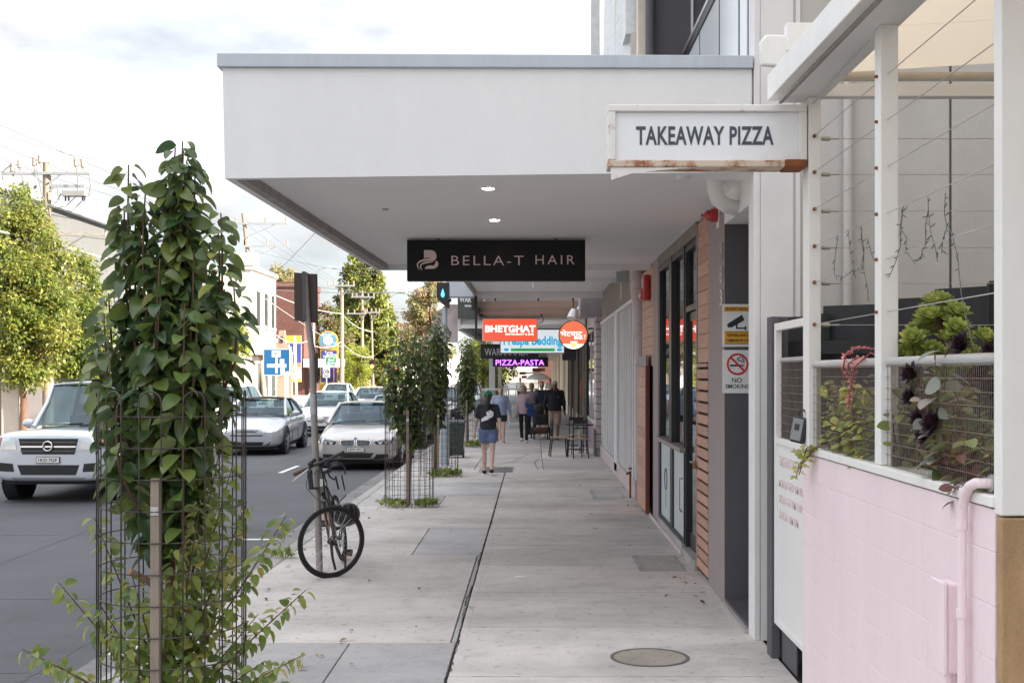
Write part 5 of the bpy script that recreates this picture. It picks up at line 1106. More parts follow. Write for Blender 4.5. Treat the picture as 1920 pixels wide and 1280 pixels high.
def shoot_leaves(path, spacing, size, rng, start=0.2, droop=(0.2,0.9), out=0.5):
    """leaf matrices up a shoot given as points; returns N x 4 x 4"""
    P_ = np.array(path); seg_ = np.linalg.norm(np.diff(P_, axis=0), axis=1); cum = np.concatenate([[0], np.cumsum(seg_)]); L_ = cum[-1]
    ds = np.arange(start*L_, L_, spacing); n = len(ds)
    if n == 0: return np.zeros((0,4,4))
    pos = np.stack([np.interp(ds, cum, P_[:, k]) for k in range(3)], 1)
    ax = np.stack([np.interp(np.minimum(ds+.02, L_), cum, P_[:, k]) for k in range(3)], 1)-pos; ax /= np.maximum(np.linalg.norm(ax, axis=1, keepdims=True), 1e-6)
    ph = np.arange(n)*2.4+rng.uniform(0, 6.28)+rng.normal(0, .4, n)
    e = np.stack([np.cos(ph), np.sin(ph), np.zeros(n)], 1)
    d = e-np.sum(e*ax, 1, keepdims=True)*ax*.6
    d[:, 2] -= rng.uniform(droop[0], droop[1], n)-0.25
    d /= np.linalg.norm(d, axis=1, keepdims=True)
    up = np.tile([0, 0, .75], (n, 1))+e*.6+rng.normal(0, .45, (n, 3))
    sz = size*(0.5+0.75*rng.random(n)**.8)*np.clip(1.15-0.35*(ds/L_), .6, 1)
    return rotmats(d, up, sz, pos+e*size*.25)
def street_tree(name, label, x, y, group, shoots, leaf, spacing, zbase, nparts, seed, low=0, trunk=0.032, leafmat_=None):
    rng = np.random.default_rng(seed); t = thing(name, label, 'tree', (x, y, 0), 0, group)
    tr = MB(); tops = zbase
    zz_ = np.linspace(0, zbase, 7)
    tr.tube([(0.012*math.sin(3*z+seed), .012*math.cos(2*z), z) for z in zz_], np.linspace(trunk, trunk*.75, 7), 10)
    part('trunk', tr, M_bark, t, smooth=70)
    br = MB(); mats_ = []
    for (tx, ty, tz, z0) in shoots:
        n = 9; pts = []
        for i in range(n):
            u = i/(n-1); k = min(1, u*1.7)**0.9
            pts.append((tx*k+.012*math.sin(7*u+tx*9), ty*k+.012*math.cos(6*u+ty*9), z0+(tz-z0)*u))
        br.tube(pts, np.linspace(trunk*.42, .0035, n), 6)
        mats_.append(shoot_leaves(pts, spacing, leaf, rng, .1))
    part('branches', br, M_twig, t, smooth=70)
    A = np.concatenate(mats_)
    order = np.argsort(A[:, 1, 3]+rng.normal(0, .03, len(A)))      # nearest to the path first
    A = A[order]
    for k, (tv, tf) in enumerate(TV):
        me = scatter_mesh('leaf', tv, tf, [np.eye(4)], leafmat_ or LM_dark)
        for M_ in A[k:nparts:4]: inst('leaf', me, t, Matrix(M_.tolist()))
    rest = A[nparts:]
    if len(rest):
        for k in (0, 1):
            r_ = rest[k::2]
            if len(r_):
                o = inst('foliage', scatter_mesh('foliage', *TV[k], r_, leafmat_ or LM_dark), t); o['kind'] = 'stuff'
    return t, rng
# ---- the near street tree
rng = np.random.default_rng(5); sh_ = [(0.05,.02,3.10,.9),(0.10,.06,2.98,1.0),(0.0,.05,2.9,1.0),(.07,-.05,2.95,1.0),(-.17,.04,2.75,1.1),(-.19,.0,2.98,1.1),(.26,-.02,2.74,1.1),(-.12,.1,2.62,1.0),(.14,-.1,2.55,1.0),(0.0,-.16,2.50,.9),(.31,.05,2.40,1.35),(-.31,.06,2.35,1.35),(.03,-.03,3.06,1.6),(-.10,-.04,2.86,1.5),(-.22,.03,2.78,1.5),(.02,.03,3.0,1.6),(.06,.0,3.05,1.6),(.10,-.04,2.85,1.5),(.24,.0,2.66,1.5)]
for i in range(20):
    a = i*2.4; r_ = .12+.22*((i*7)%10)/10; sh_.append((r_*math.cos(a), r_*math.sin(a), 1.80+.62*((i*3)%7)/7, .98+.42*((i*5)%7)/7))
NT, rng = street_tree('street_tree', 'large leafed young pear tree inside the nearest wire tree guard', -1.80, 6.05, 'young trees in wire guards', sh_, .112, .0175, 1.05, 290, 5)
low = MB(); lm = []; lm2 = []
targets = [(-.66,-.15,.62),(-.52,-.05,.92),(-.40,.1,1.22),(-.58,.05,.5),(.66,.1,.86),(.58,.0,1.24),(.5,-.1,.55),(.66,-.05,.56),(.36,.12,1.30),(.30,-.1,1.05),(.22,-.22,1.35),(.12,-.28,1.12),(-.28,-.18,.85),(-.14,-.28,.72),(.05,-.3,.9),(.2,-.25,.62),(-.3,.15,.55),(.4,.2,.72),(.28,.22,.95),(-.45,-.1,.42),(.55,.1,.40),(.0,-.3,.5),(.35,-.2,.42),(-.25,-.25,.35),(.15,.25,1.45),(.33,-.05,1.5),(.24,.1,1.62),(-.1,-.25,1.0)]
for (tx, ty, tz) in targets:
    z0 = max(.12, tz*.35); n = 9; pts = []
    for i in range(n):
        u = i/(n-1); pts.append((tx*u**.9, ty*u**.9, z0+(tz-z0)*(u**1.25)+.05*math.sin(3*u)))
    low.tube(pts, np.linspace(.007, .0022, n), 5)
    lm.append(shoot_leaves(pts, .0125, .072, rng, .15, (0.1,1.0)))
part('side_shoots', low, M_twig, NT, smooth=70)
A = np.concatenate(lm); A = A[rng.permutation(len(A))]
for k in (0, 1):
    o = inst('side_foliage', scatter_mesh('side_foliage', *TV[k], A[k::2], LM_fresh if k else LM_young), NT); o['kind'] = 'stuff'
ym = [shoot_leaves([(0.13,-.22,1.1),(.14,-.26,1.7),(.15,-.27,2.28)], .035, .11, rng, .1), shoot_leaves([(0.25,-.1,1.2),(.28,-.15,1.9),(.29,-.15,2.75)], .05, .10, rng, .5)]
o = inst('young_foliage', scatter_mesh('young_foliage', *TV[0], np.concatenate(ym), LM_young), NT); o['kind'] = 'stuff'
part('young_stem', MB().tube([(0.13,-.20,1.0),(.14,-.24,1.7),(.15,-.25,2.28)], [.008,.006,.003], 6), M_twig, NT, smooth=70)
part('tree_tie', MB().tube([(-.1,-.28,1.02),(-.03,-.2,.96),(0.0,-.06,.86),(.08,-.02,.82),(.12,-.05,.78)], .018, 6), mat('hessian tie',(0.28,0.18,0.11),0.9), NT, smooth=70)
# ---- wire guards
gd = thing('tree_guard', 'tall dark wire guard of hoops around the nearest street tree', 'tree guard', (-1.78, 6.05, 0), 0, 'wire tree guards')
GR = 0.345
ringm = MB().ring((0,0,0), GR, .0035, 40, 5).mesh('ring', M_guard, 180)
for z in np.arange(.13, 1.80, .147): inst('ring', ringm, gd, Matrix.Translation((0, 0, z)))
hm = MB(); hp = []
hw = .052
for i in range(9): hp.append((GR+.004, -hw*math.cos(math.pi*i/8), 1.815+.052*math.sin(math.pi*i/8)))
hoopm = MB().tube([(GR+.004,-hw,0)]+hp+[(GR+.004,hw,0)], .0038, 5).mesh('hoop', M_guard, 180)
for k in range(11): inst('hoop', hoopm, gd, Matrix.Rotation(R(k*360/11+8), 4, 'Z'))
def stake(label, x, y, h, lean=0.0):
    s = thing('timber_stake', label, 'stake', (x, y, 0), 0, 'timber stakes in the tree guards')
    part('post', MB().hexa([(-.022,-.022,-.05),(.022,-.022,-.05),(.022,.022,-.05),(-.022,.022,-.05),(-.02+lean,-.02,h),(.02+lean,-.02,h),(.02+lean,.02,h),(-.02+lean,.02,h)]), M_stake, s, bevel=.003)
    part('clip', MB().box(-.017+lean*.8,-.027,h-.17,.02+lean*.8,-.0225,h-.13).cyl((lean*.8,-.031,h-.15),.008,.006,8,'y'), M_alu, s)
    return s
stake('weathered timber stake with metal clip inside the nearest guard', -1.765, 5.735, 1.46, -.0)
street_sh = lambda top, rad, n, seed: [(rad*(.25+.75*((i*7)%9)/9)*math.cos(i*2.4+seed), rad*(.25+.75*((i*7)%9)/9)*math.sin(i*2.4+seed), top*(.62+.38*((i*5)%11)/11), .75+.3*((i*3)%5)/5) for i in range(n)]
t2 = street_sh(2.62, .34, 18, 1)+[(-.18,0,2.5,1.0),(-.3,.05,2.1,1.0),(.1,0,2.5,1.0)]
street_tree('street_tree', 'bushy young tree in the second wire guard beside the parked sedan', -1.84, 18.2, 'young trees in wire guards', t2, .12, .025, .95, 220, 11)
t3 = street_sh(3.0, .28, 18, 2)+[(0,0,3.12,1.2),(.06,.05,2.95,1.2)]
street_tree('street_tree', 'taller narrow young tree in the guard by the blue grey pole', -1.87, 23.3, 'young trees in wire guards', t3, .125, .026, 1.15, 60, 12)
t4 = street_sh(2.95, .32, 20, 3)+[(0,0,3.0,1.2)]
street_tree('street_tree', 'slim young tree in the farthest guard behind the green bin', -1.78, 33.0, 'young trees in wire guards', t4, .135, .027, 1.05, 40, 13)
for lb, x, y, sz, rz in (('wire guard around the second young tree beside the parked sedan', -1.84, 18.2, .93, 20), ('wire guard around the tree next to the blue grey pole', -1.80, 23.5, .93, 5), ('farthest wire guard in front of the white cafe screens', -1.76, 33.0, .95, 40)):
    g2 = copy_tree(gd, None, lb); g2.location = (x, y, 0); g2.rotation_euler = (0,0,R(rz)); g2.scale = (1.02,1.02,sz)
stake('timber stake leaning on the trunk of the second young tree', -1.84, 17.95, 1.42, -.0)
stake('timber stake in the guard next to the blue grey pole', -1.80, 23.2, 1.30)
stake('timber stake in the farthest tree guard', -1.78, 32.7, 1.25)
# weeds at the guard feet
def weeds(label, spots, n, size, seed, m, name='weeds'):
    rg = np.random.default_rng(seed); ms = []
    for (x, y, r_) in spots:
        k = int(n*.6); a = rg.uniform(0, 6.28, k); q = r_*np.sqrt(rg.random(k))
        pos = np.stack([x+q*np.cos(a), y+q*np.sin(a)*.7, rg.uniform(0, .06, k)], 1)
        d = np.stack([np.cos(a)*.7, np.sin(a)*.7, rg.uniform(.6, 2.2, k)], 1); ms.append(rotmats(d, np.tile([0,0,1.],(k,1))+rg.normal(0,.4,(k,3)), size*(.6+.8*rg.random(k)), pos))
    o = inst(name, scatter_mesh(name, *TS, np.concatenate(ms), m), None); tag(o, label, 'weeds', kind='stuff'); return o
LM_weed = leafmat('weed leaf', (0.12,0.20,0.03), (0.22,0.28,0.06), 0.35, 0.5)
weeds('green weeds around the foot of the second tree guard', [(-2.1,18.0,.14),(-1.98,17.85,.12),(-1.62,17.9,.12),(-1.52,17.95,.1)], 60, .09, 1, LM_weed)
weeds('weeds at the foot of the guard by the steel pole', [(-1.75,23.2,.2),(-1.55,23.4,.2)], 70, .12, 2, LM_weed)
weeds('weeds at the foot of the farthest guard', [(-1.7,32.6,.3),(-1.5,32.8,.25)], 60, .14, 3, LM_weed)
weeds('low weeds growing along the kerb edge', [(-2.62,17.2,.16),(-2.66,13.0,.10),(-2.55,16.6,.1)], 60, .07, 4, LM_weed)
# ---- larger trees
def crown_tree(name, label, x, y, group, prof, n, leaf, seed, mats_, trunk=(.12,2.2), clump=.38, template=None, squash=1.0, nclump=None, limbs=6):
    """prof: list of (z, radius); leaves in clumps through the crown's outer volume"""
    rg = np.random.default_rng(seed); t = thing(name, label, 'tree', (x, y, 0), 0, group)
    zs_, rs_ = np.array([p[0] for p in prof]), np.array([p[1] for p in prof])
    nc = nclump or max(30, n//90)
    w_ = np.interp(np.linspace(zs_[0], zs_[-1], 200), zs_, rs_)**1.4+.02; w_ /= w_.sum()
    cz = rg.choice(np.linspace(zs_[0], zs_[-1], 200), nc, p=w_); cr_ = np.interp(cz, zs_, rs_)*(rg.random(nc)**.45)*rg.uniform(.85, 1.12, nc); ca = rg.uniform(0, 6.28, nc)
    C = np.stack([cr_*np.cos(ca), cr_*np.sin(ca)*squash, cz], 1)
    per = n//nc; cs = clump*rg.uniform(.55, 1.35, nc)
    off = rg.normal(0, 1, (nc, per, 3)); off /= np.linalg.norm(off, axis=2, keepdims=True); off *= (rg.random((nc, per, 1))**.4)
    pos = (C[:, None]+off*cs[:, None, None]*np.array([1, 1, .8])).reshape(-1, 3)
    d = off.reshape(-1, 3)+rg.normal(0, .5, (nc*per, 3)); d[:, 2] -= .25
    up = rg.normal(0, .5, (nc*per, 3))+off.reshape(-1, 3)*.6+np.array([0, 0, .7])
    M_ = rotmats(d, up, leaf*rg.uniform(.6, 1.35, nc*per), pos)
    tv = template or TS
    g = len(mats_); idx = np.repeat(rg.integers(0, g, nc), per)
    for k in range(g):
        sel = M_[idx == k]
        if len(sel): o = inst('crown', scatter_mesh('crown', *tv, sel, mats_[k]), t); o['kind'] = 'stuff'
    tr = MB(); top = prof[-1][0]*.8
    tr.tube([(.03*math.sin(z), .03*math.cos(z*1.3), z) for z in np.linspace(-.15, top, 8)], np.linspace(trunk[0], trunk[0]*.25, 8), 9)
    for k in range(limbs):
        i = rg.integers(0, nc); z0 = max(trunk[1]*.7, C[i, 2]*.5); tr.tube([(0, 0, z0), tuple(C[i]*np.array([.5, .5, 0])+np.array([0, 0, (z0+C[i, 2])/2])), tuple(C[i])], [trunk[0]*.4, trunk[0]*.25, .015], 6)
    part('trunk', tr, M_bark, t, smooth=70)
    return t
L_a = leafmat('sunny street leaf', (0.13,0.165,0.025), (0.225,0.24,0.04), 0.35, 0.4, .5, .3); L_b = leafmat('green street leaf', (0.08,0.13,0.02), (0.15,0.20,0.03), 0.4, 0.4, .5, .3)
L_c = leafmat('conifer spray', (0.13,0.17,0.022), (0.22,0.25,0.035), 0.15, 0.7, .5, .3); L_c2 = leafmat('dark conifer spray', (0.07,0.10,0.022), (0.15,0.16,0.03), 0.15, 0.7)
L_g = leafmat('gum leaf', (0.17,0.175,0.07), (0.28,0.26,0.11), 0.3, 0.5); L_g2 = leafmat('tan gum leaf', (0.26,0.20,0.10), (0.34,0.27,0.15), 0.3, 0.6)
L_br = leafmat('brown dry leaf', (0.13,0.10,0.045), (0.22,0.17,0.08), 0.2, 0.7)
L_lime = leafmat('lime street leaf', (0.19,0.26,0.02), (0.30,0.35,0.04), 0.45, 0.4, .5, .2)
crown_tree('street_tree', 'big sunlit tree at the far left edge before the grey hall', -15.9, 38.2, 'trees on the far footpath', [(1.7,.5),(2.6,1.25),(4.0,1.6),(5.4,1.35),(6.8,.75),(7.7,.15)], 30000, .125, 21, [L_a,L_b,L_a], clump=.42)
crown_tree('street_tree', 'smaller bushy tree right of the left power pole', -15.9, 43.0, 'trees on the far footpath', [(1.4,.5),(2.4,1.0),(3.8,1.05),(5.0,.7),(6.1,.15)], 16000, .12, 22, [L_b,L_a,L_b], clump=.36)
crown_tree('street_tree', 'leafy tree mostly hidden behind the nearest young tree', -15.2, 60.5, 'trees on the far footpath', [(1.6,.5),(2.8,1.1),(4.2,1.05),(5.9,.2)], 8000, .14, 23, [L_lime,L_a], clump=.36)
crown_tree('street_tree', 'lime green round street tree right of the pale pole', -15.8, 110, 'trees on the far footpath', [(.5,.5),(1.8,1.25),(3.2,1.2),(4.3,.8),(5.0,.2)], 6000, .16, 24, [L_lime,L_lime,L_a], clump=.4)
crown_tree('street_tree', 'lower lime bush joined to the round street tree', -16.2, 114, 'trees on the far footpath', [(.3,.4),(1.3,.9),(2.6,.9),(3.9,.2)], 3000, .16, 25, [L_lime,L_a], clump=.4)
crown_tree('street_tree', 'rounded green tree behind the red traffic light', -16.2, 144, 'trees on the far footpath', [(.6,.5),(1.6,1.1),(2.8,1.0),(3.6,.2)], 3000, .17, 26, [L_lime,L_b], clump=.4)
cone = lambda top, r_: [(.6,r_),(top*.35,r_*.92),(top*.6,r_*.72),(top*.85,r_*.40),(top,.15)]
for lb, px, Y, top, r_, mm, n_ in (('tallest conifer, its tip hidden by the canopy corner', 668, 134, 15.8, 2.9, [L_c2,L_c,L_c2], 15000), ('sunlit golden green conifer right of the tallest one', 694, 130, 15.2, 3.0, [L_c,L_c,L_c2], 16000), ('shorter conifer at the right of the tall group', 714, 138, 11.2, 2.5, [L_c,L_c2], 9000), ('dark conifer low behind the tyre pylon sign', 640, 142, 8.6, 2.4, [L_c2], 6000)):
    crown_tree('conifer', lb, (px-VX)*Y/F, Y, 'tall conifers down the street', cone(top, r_), int(n_*1.7), .33, px, mm, trunk=(.3,1.0), clump=.5)
crown_tree('brown_tree', 'dry brown leafed tree behind the parking sign', -19.8, 118, 'trees by the tyre shop', [(1.5,1.0),(3.5,2.4),(6,2.4),(8.6,.5)], 7000, .26, 31, [L_br,L_b,L_br], clump=.6)
crown_tree('shade_tree', 'dark tree over the tyre shop yard', -24.0, 121, 'trees by the tyre shop', [(.8,1.2),(3.0,2.6),(6.0,2.2),(8.0,.4)], 6000, .28, 32, [L_br,L_c2], clump=.6)
crown_tree('gum_tree', 'gum tree crown showing above the red brick building', -28.6, 140, 'gum trees', [(8.5,1.0),(10.5,2.4),(12.5,2.2),(14.4,.6)], 5000, .34, 33, [L_g,L_g], clump=.7, trunk=(.35,7))
crown_tree('gum_tree', 'open crowned gum tree beside the droplet box', -12.6, 150, 'gum trees', [(5.5,1.5),(8.0,3.2),(10.5,2.6),(13.2,.8)], 9000, .34, 34, [L_g,L_g2,L_g], clump=.85, trunk=(.35,5), nclump=60)
crown_tree('gum_tree', 'lower tan gum tree behind the white building', -15.5, 170, 'gum trees', [(2.5,1.5),(5.0,4.2),(7.5,3.6),(9.5,.8)], 7000, .42, 35, [L_g2,L_g], clump=.95, trunk=(.35,2))
crown_tree('street_tree', 'kerbside tree past the cafe screens', -2.6, 63, 'trees along the near kerb', [(1.5,.5),(2.4,1.0),(3.6,1.0),(4.9,.3)], 6000, .11, 36, [L_b,L_lime], clump=.36)
crown_tree('street_tree', 'shadier kerbside tree further past the cafe screens', -2.3, 78, 'trees along the near kerb', [(.9,.5),(2.0,1.2),(3.4,1.2),(5.2,.3)], 6000, .13, 37, [L_b,L_c2], clump=.4)
crown_tree('street_tree', 'sunlit far tree closing the view beyond the kerb row', -3.9, 118, 'trees along the near kerb', [(.6,.8),(2.2,1.9),(4.2,1.9),(6.6,.4)], 5000, .22, 38, [L_lime,L_a], clump=.5)
# ---- succulents in the courtyard planter
LS_a = leafmat('aeonium leaf', (0.24,0.33,0.06), (0.40,0.46,0.12), 0.2, 0.4); LS_p = leafmat('black aeonium leaf', (0.022,0.012,0.020), (0.05,0.022,0.03), 0.05, 0.3)
LS_k = leafmat('grey pink leaf', (0.20,0.25,0.20), (0.30,0.26,0.24), 0.15, 0.5); LS_f = leafmat('coral flower', (0.60,0.16,0.13), (0.62,0.25,0.22), 0.2, 0.5); LS_j = leafmat('jade leaf', (0.22,0.28,0.05), (0.38,0.38,0.11), 0.25, 0.4)
RT = leaf_template(0.62, 0.22, -0.25, 4)
def rosette(me_name, n, m, rg, rad=1.0):
    ms = []
    for i in range(n):
        u = i/n; a = i*2.39996; tilt = 1.35*(1-u)**.8
        d = np.array([math.cos(a)*math.cos(tilt), math.sin(a)*math.cos(tilt), math.sin(tilt)]); ms.append(rotmats(d[None], np.array([[0,0,1.0]])+.001*d[None]-np.array([[math.cos(a),math.sin(a),0]])*.9*math.sin(tilt), np.array([rad*(.35+.65*u**.6)]), np.array([[0,0,.12*(1-u)]])*rad))
    return scatter_mesh(me_name, *RT, np.concatenate(ms), m)
rg = np.random.default_rng(3)
ro_a = rosette('rosette', 34, LS_a, rg); ro_p = rosette('rosette', 26, LS_p, rg)
def look(d, r_):
    d = Vector(d).normalized(); return d.to_track_quat('Z', 'Y').to_matrix().to_4x4() @ Matrix.Rotation(r_, 4, 'Z')
ae = thing('green_aeonium', 'big green aeonium mound of rosettes rising above the mesh', 'plant', (1.90, 5.75, 1.44))
for i in range(95):
    a = rg.uniform(0, 6.28); u = rg.random(); zt = .50+.36*u; rr = .175*max(0, 1-u)**.62
    v = Vector((rr*math.cos(a), rr*math.sin(a)*1.0, zt)); M_ = Matrix.Translation(v) @ look((v.x*3, v.y*3-.15, .25+u*1.2), rg.uniform(0, 6)) @ Matrix.Scale(rg.uniform(.042, .068), 4)
    inst('rosette', ro_a, ae, M_)
for (x, y, z) in ((0,0,.84),(.05,-.1,.78),(-.07,-.08,.76),(-.16,-.12,.66),(.0,-.22,.70),(.14,-.18,.66),(.2,.05,.58),(-.2,.02,.58)):
    inst('rosette', ro_a, ae, Matrix.Translation((x,y,z)) @ look((x*2,y*2-.3,.7), x*9) @ Matrix.Scale(.075, 4))
part('stem', MB().tube([(0,0,0),(.02,0,.4),(0,0,.8)],[.03,.025,.015],8).tube([(0,0,.2),(-.15,-.08,.6)],[.02,.01],6).tube([(0,0,.25),(.17,.0,.55)],[.02,.01],6), M_bark, ae, smooth=70)
bp = thing('black_aeonium', 'dark purple aeonium rosettes hanging over the mesh', 'plant', (1.72, 4.92, 1.44))
for (x, y, z, s_) in ((-.1,.30,.50,.09),(-.09,.33,.40,.085),(-.08,.22,.31,.10),(-.1,.12,.25,.08),(-.09,.02,.30,.11),(.05,.1,.62,.10),(.1,-.1,.58,.10),(.12,.05,.5,.09),(.05,-.25,.45,.1),(.1,-.45,.4,.1),(.1,-.3,.55,.09),(.15,-.6,.5,.1),(.1,-.7,.3,.1),(.05,-.55,.2,.1),(.02,-.1,.12,.09)):
    inst('rosette', ro_p, bp, Matrix.Translation((x,y,z)) @ look((-.9+x,-.25,.4), y*9) @ Matrix.Scale(s_*.78, 4))
part('stem', MB().tube([(0.05,0,0),(.03,.1,.3),(-.05,.25,.5)],[.015,.012,.008],6).tube([(0.1,-.5,0),(.08,-.5,.5)],[.015,.01],6), M_bark, bp, smooth=70)
def spray(name, label, x, y, paths, leaf, sp, mm, seed, start=.05):
    rg_ = np.random.default_rng(seed); t = thing(name, label, 'plant', (x, y, 1.43)); st_ = MB(); ms = []
    for pts in paths:
        st_.tube(pts, np.linspace(.006, .003, len(pts)), 5); ms.append(shoot_leaves(pts, sp, leaf, rg_, start, (0,.5)))
    part('stem', st_, M_twig, t, smooth=70); o = inst('foliage', scatter_mesh('foliage', *TV[2], np.concatenate(ms), mm), t); o['kind'] = 'stuff'; return t
rg = np.random.default_rng(8)
rp = lambda n, x0, x1, y0, y1, h0, h1: [[(x_ := rg.uniform(x0,x1), y_ := rg.uniform(y0,y1), 0), (x_+rg.uniform(-.06,.06), y_+rg.uniform(-.06,.06), h_ := rg.uniform(h0,h1)), (x_+rg.uniform(-.12,.08), y_+rg.uniform(-.12,.12), h_*1.35)] for _ in range(n)]
spray('jade_shrub', 'yellow green jade shrub behind the mesh by the key safe', 1.70, 6.6, rp(60,-.05,.12,-.55,.30,.15,.36), .055, .016, LS_j, 1)
spray('kalanchoe', 'grey leafed kalanchoe with pink edges beside the black rosettes', 1.68, 4.95, [[(0,0,.1),(-.03,.05,.4),(-.06,.0,.6)],[(0,.08,.1),(-.05,.1,.35),(-.08,.1,.5)],[(0,-.1,.2),(-.04,-.06,.45),(-.05,-.1,.62)]], .10, .05, LS_k, 2)
spray('fleshy_groundcover', 'mixed fleshy plants filling the planter behind the mesh', 1.76, 5.2, rp(110,-.1,.4,-.85,1.9,.1,.42), .075, .026, leafmat('fleshy leaf',(0.10,0.15,0.05),(0.22,0.24,0.07),.15,.4), 3)
spray('reddish_succulent', 'reddish brown succulent low against the mesh near the pipe', 1.66, 4.75, rp(9,-.02,.08,-.12,.2,.06,.18), .06, .018, leafmat('reddish leaf',(0.10,0.035,0.035),(0.17,0.07,0.05),.1,.4), 4)
spray('broad_leaf_plant', 'broad green leaves beside the wide white corner post', 1.72, 4.42, rp(6,-.02,.1,-.08,.1,.15,.3), .11, .06, LS_j, 5)
cf = thing('coral_flower_spike', 'coral pink arching flower spikes hanging over the mesh rail', 'plant', (1.60, 5.95, 2.0))
fs = MB(); ms = []
for pts in ([(.12,-.1,.0),(.06,0,.07),(0,.12,.08),(-.03,.22,.04),(-.03,.28,-.04)],[(.1,-.12,.0),(.03,-.02,.05),(-.04,.02,-.02),(-.05,.06,-.16),(-.05,.09,-.22)],[(.1,0,-.02),(0,.1,.03),(-.03,.16,0),(-.03,.2,-.08)]):
    fs.tube(pts, .004, 5); ms.append(shoot_leaves(pts, .005, .020, rg, .35, (-.3,.6)))
part('stem', fs, mat('red stem',(0.30,0.07,0.07),0.6), cf, smooth=70); o = inst('blossoms', scatter_mesh('blossoms', *TS, np.concatenate(ms), LS_f), cf); o['kind'] = 'stuff'
tp = spray('trailing_sprig', 'small trailing sprig poking out over the pink wall', 1.58, 7.0, [[(.05,-.25,.12),(-.03,-.05,.10),(-.05,.05,-.03)],[(.0,-.1,.1),(-.05,.1,.06),(-.06,.16,.08)],[(0,-.1,.1),(-.05,.05,.0),(-.06,.1,-.09)],[(0,-.15,.1),(-.05,-.05,.02),(-.06,.02,-.06)]], .042, .02, LS_j, 6, .3)
# ---- fallen leaves on the path, along the kerb and in the gutter
rg = np.random.default_rng(77); fp = []
for (x0_, x1_, y0_, y1_, n_, z_) in ((-2.6,-1.2,5.2,9,60,.004),(-2.6,-2.3,9,26,70,.004),(-2.6,1.5,9,30,45,.004),(1.35,1.58,9.5,28,40,.004),(-3.2,-2.8,6,30,90,RD+.006),(-2.3,-1.4,17.3,19,40,.004),(-2.3,-1.3,22.6,24.5,35,.004)):
    fp.append(np.stack([rg.uniform(x0_,x1_,n_), rg.uniform(y0_,y1_,n_), np.full(n_, z_)], 1))
fp = np.concatenate(fp); n_ = len(fp); a_ = rg.uniform(0, 6.28, n_)
M_ = rotmats(np.stack([np.cos(a_), np.sin(a_), rg.uniform(-.05,.25,n_)], 1), np.tile([0,0,1.],(n_,1))+rg.normal(0,.25,(n_,3)), rg.uniform(.025,.065,n_), fp+np.array([0,0,.012]))
o = inst('fallen_leaves', scatter_mesh('fallen_leaves', *TS, M_, leafmat('fallen leaf',(0.10,0.06,0.03),(0.22,0.15,0.06),.1,.7)), None); tag(o, 'dry fallen leaves scattered along kerb, gutter and shop fronts', 'leaves', kind='stuff')
# ---- fairy lights
fl = thing('fairy_lights', 'tangled string of unlit fairy lights hanging from the pergola wires', 'string lights', (XP+.06, 5.6, 2.7))
M_fl = mat('grey green flex',(0.10,0.12,0.125),0.5); fm = MB(); bm_ = MB(); rg = np.random.default_rng(12)
wz = lambda px, py: ((Y_ := F*1.655/(px-VX)), 1.655, H-(py-VY)*Y_/F)
for pts in ([(1578,442),(1573,480),(1571,515),(1590,520),(1608,505),(1622,500),(1628,470),(1623,440)],[(1597,430),(1601,470),(1607,500),(1612,522)],[(1623,425),(1622,450),(1627,475),(1627,505),(1634,540),(1636,565)],[(1634,445),(1640,470),(1650,500),(1665,520),(1675,519),(1688,490),(1697,460),(1696,432),(1700,400),(1703,385)],[(1701,395),(1698,430),(1708,445),(1707,470),(1725,495)],[(1725,490),(1736,485),(1738,470),(1745,455),(1744,420),(1750,400),(1749,370)],[(1750,400),(1754,435),(1763,465),(1767,490)],[(1782,362),(1780,400),(1785,425),(1777,450),(1775,475)],[(1785,420),(1795,440),(1800,460),(1806,485),(1808,510),(1812,550),(1822,600),(1835,650)]):
    p3 = []
    for q in pts:
        y_, x_, z_ = wz(*q); p3.append(Vector((x_-.02, y_, z_))-fl.location)
    fm.tube(p3, .0019, 5)
    for a, b in zip(p3[:-1], p3[1:]):
        for u in (.2, .75):
            c = a.lerp(b, u); d = Vector((rg.normal(0,.3), rg.choice([-1,1])*.9, rg.normal(-.1,.5))).normalized(); bm_.tube([c, c+d*.018, c+d*.024, c+d*.036], [.002,.0032,.0022,.0018], 5)
part('flex', fm, M_fl, fl, smooth=70); o = part('bulbs', bm_, M_fl, fl, smooth=70); o['kind'] = 'stuff'
# ================================================================== vehicles
M_tyre = mat('tyre rubber', (0.018,0.018,0.02), 0.85, var=0.15, vs=8)
M_rim = mat('alloy rim', (0.45,0.45,0.46), 0.35, metal=0.8, var=0.05)
M_under = mat('black plastic trim', (0.018,0.018,0.02), 0.6, var=0.1)
M_chrome = mat('chrome', (0.75,0.76,0.78), 0.12, metal=1.0, var=0)
M_hl = mat('headlamp reflector', (0.62,0.64,0.66), 0.15, metal=0.7, var=0.0)
M_hlg = glassmat('headlamp glass', (0.9,0.92,0.95), base=0.08)
M_seat = mat('dark car seat', (0.05,0.05,0.055), 0.8, var=0.1)
M_cglass = glassmat('car glass', (0.30,0.40,0.44), (0.72,0.86,0.95), base=0.05)
M_plate = mat('number plate', (0.74,0.74,0.70), 0.5, var=0)
M_tail = mat('tail lamp red', (0.45,0.02,0.02), 0.25, var=0, coat=0.6)
M_on = mat('lit headlamp', (1,.95,.85), 0.4, var=0, emit=(1,.86,.6), es=9)
def carpaint(name, col, metal=0.35): return mat(name, col, rough=0.28, metal=metal, var=0.02, vs=2, coat=1.0, spec=0.5)
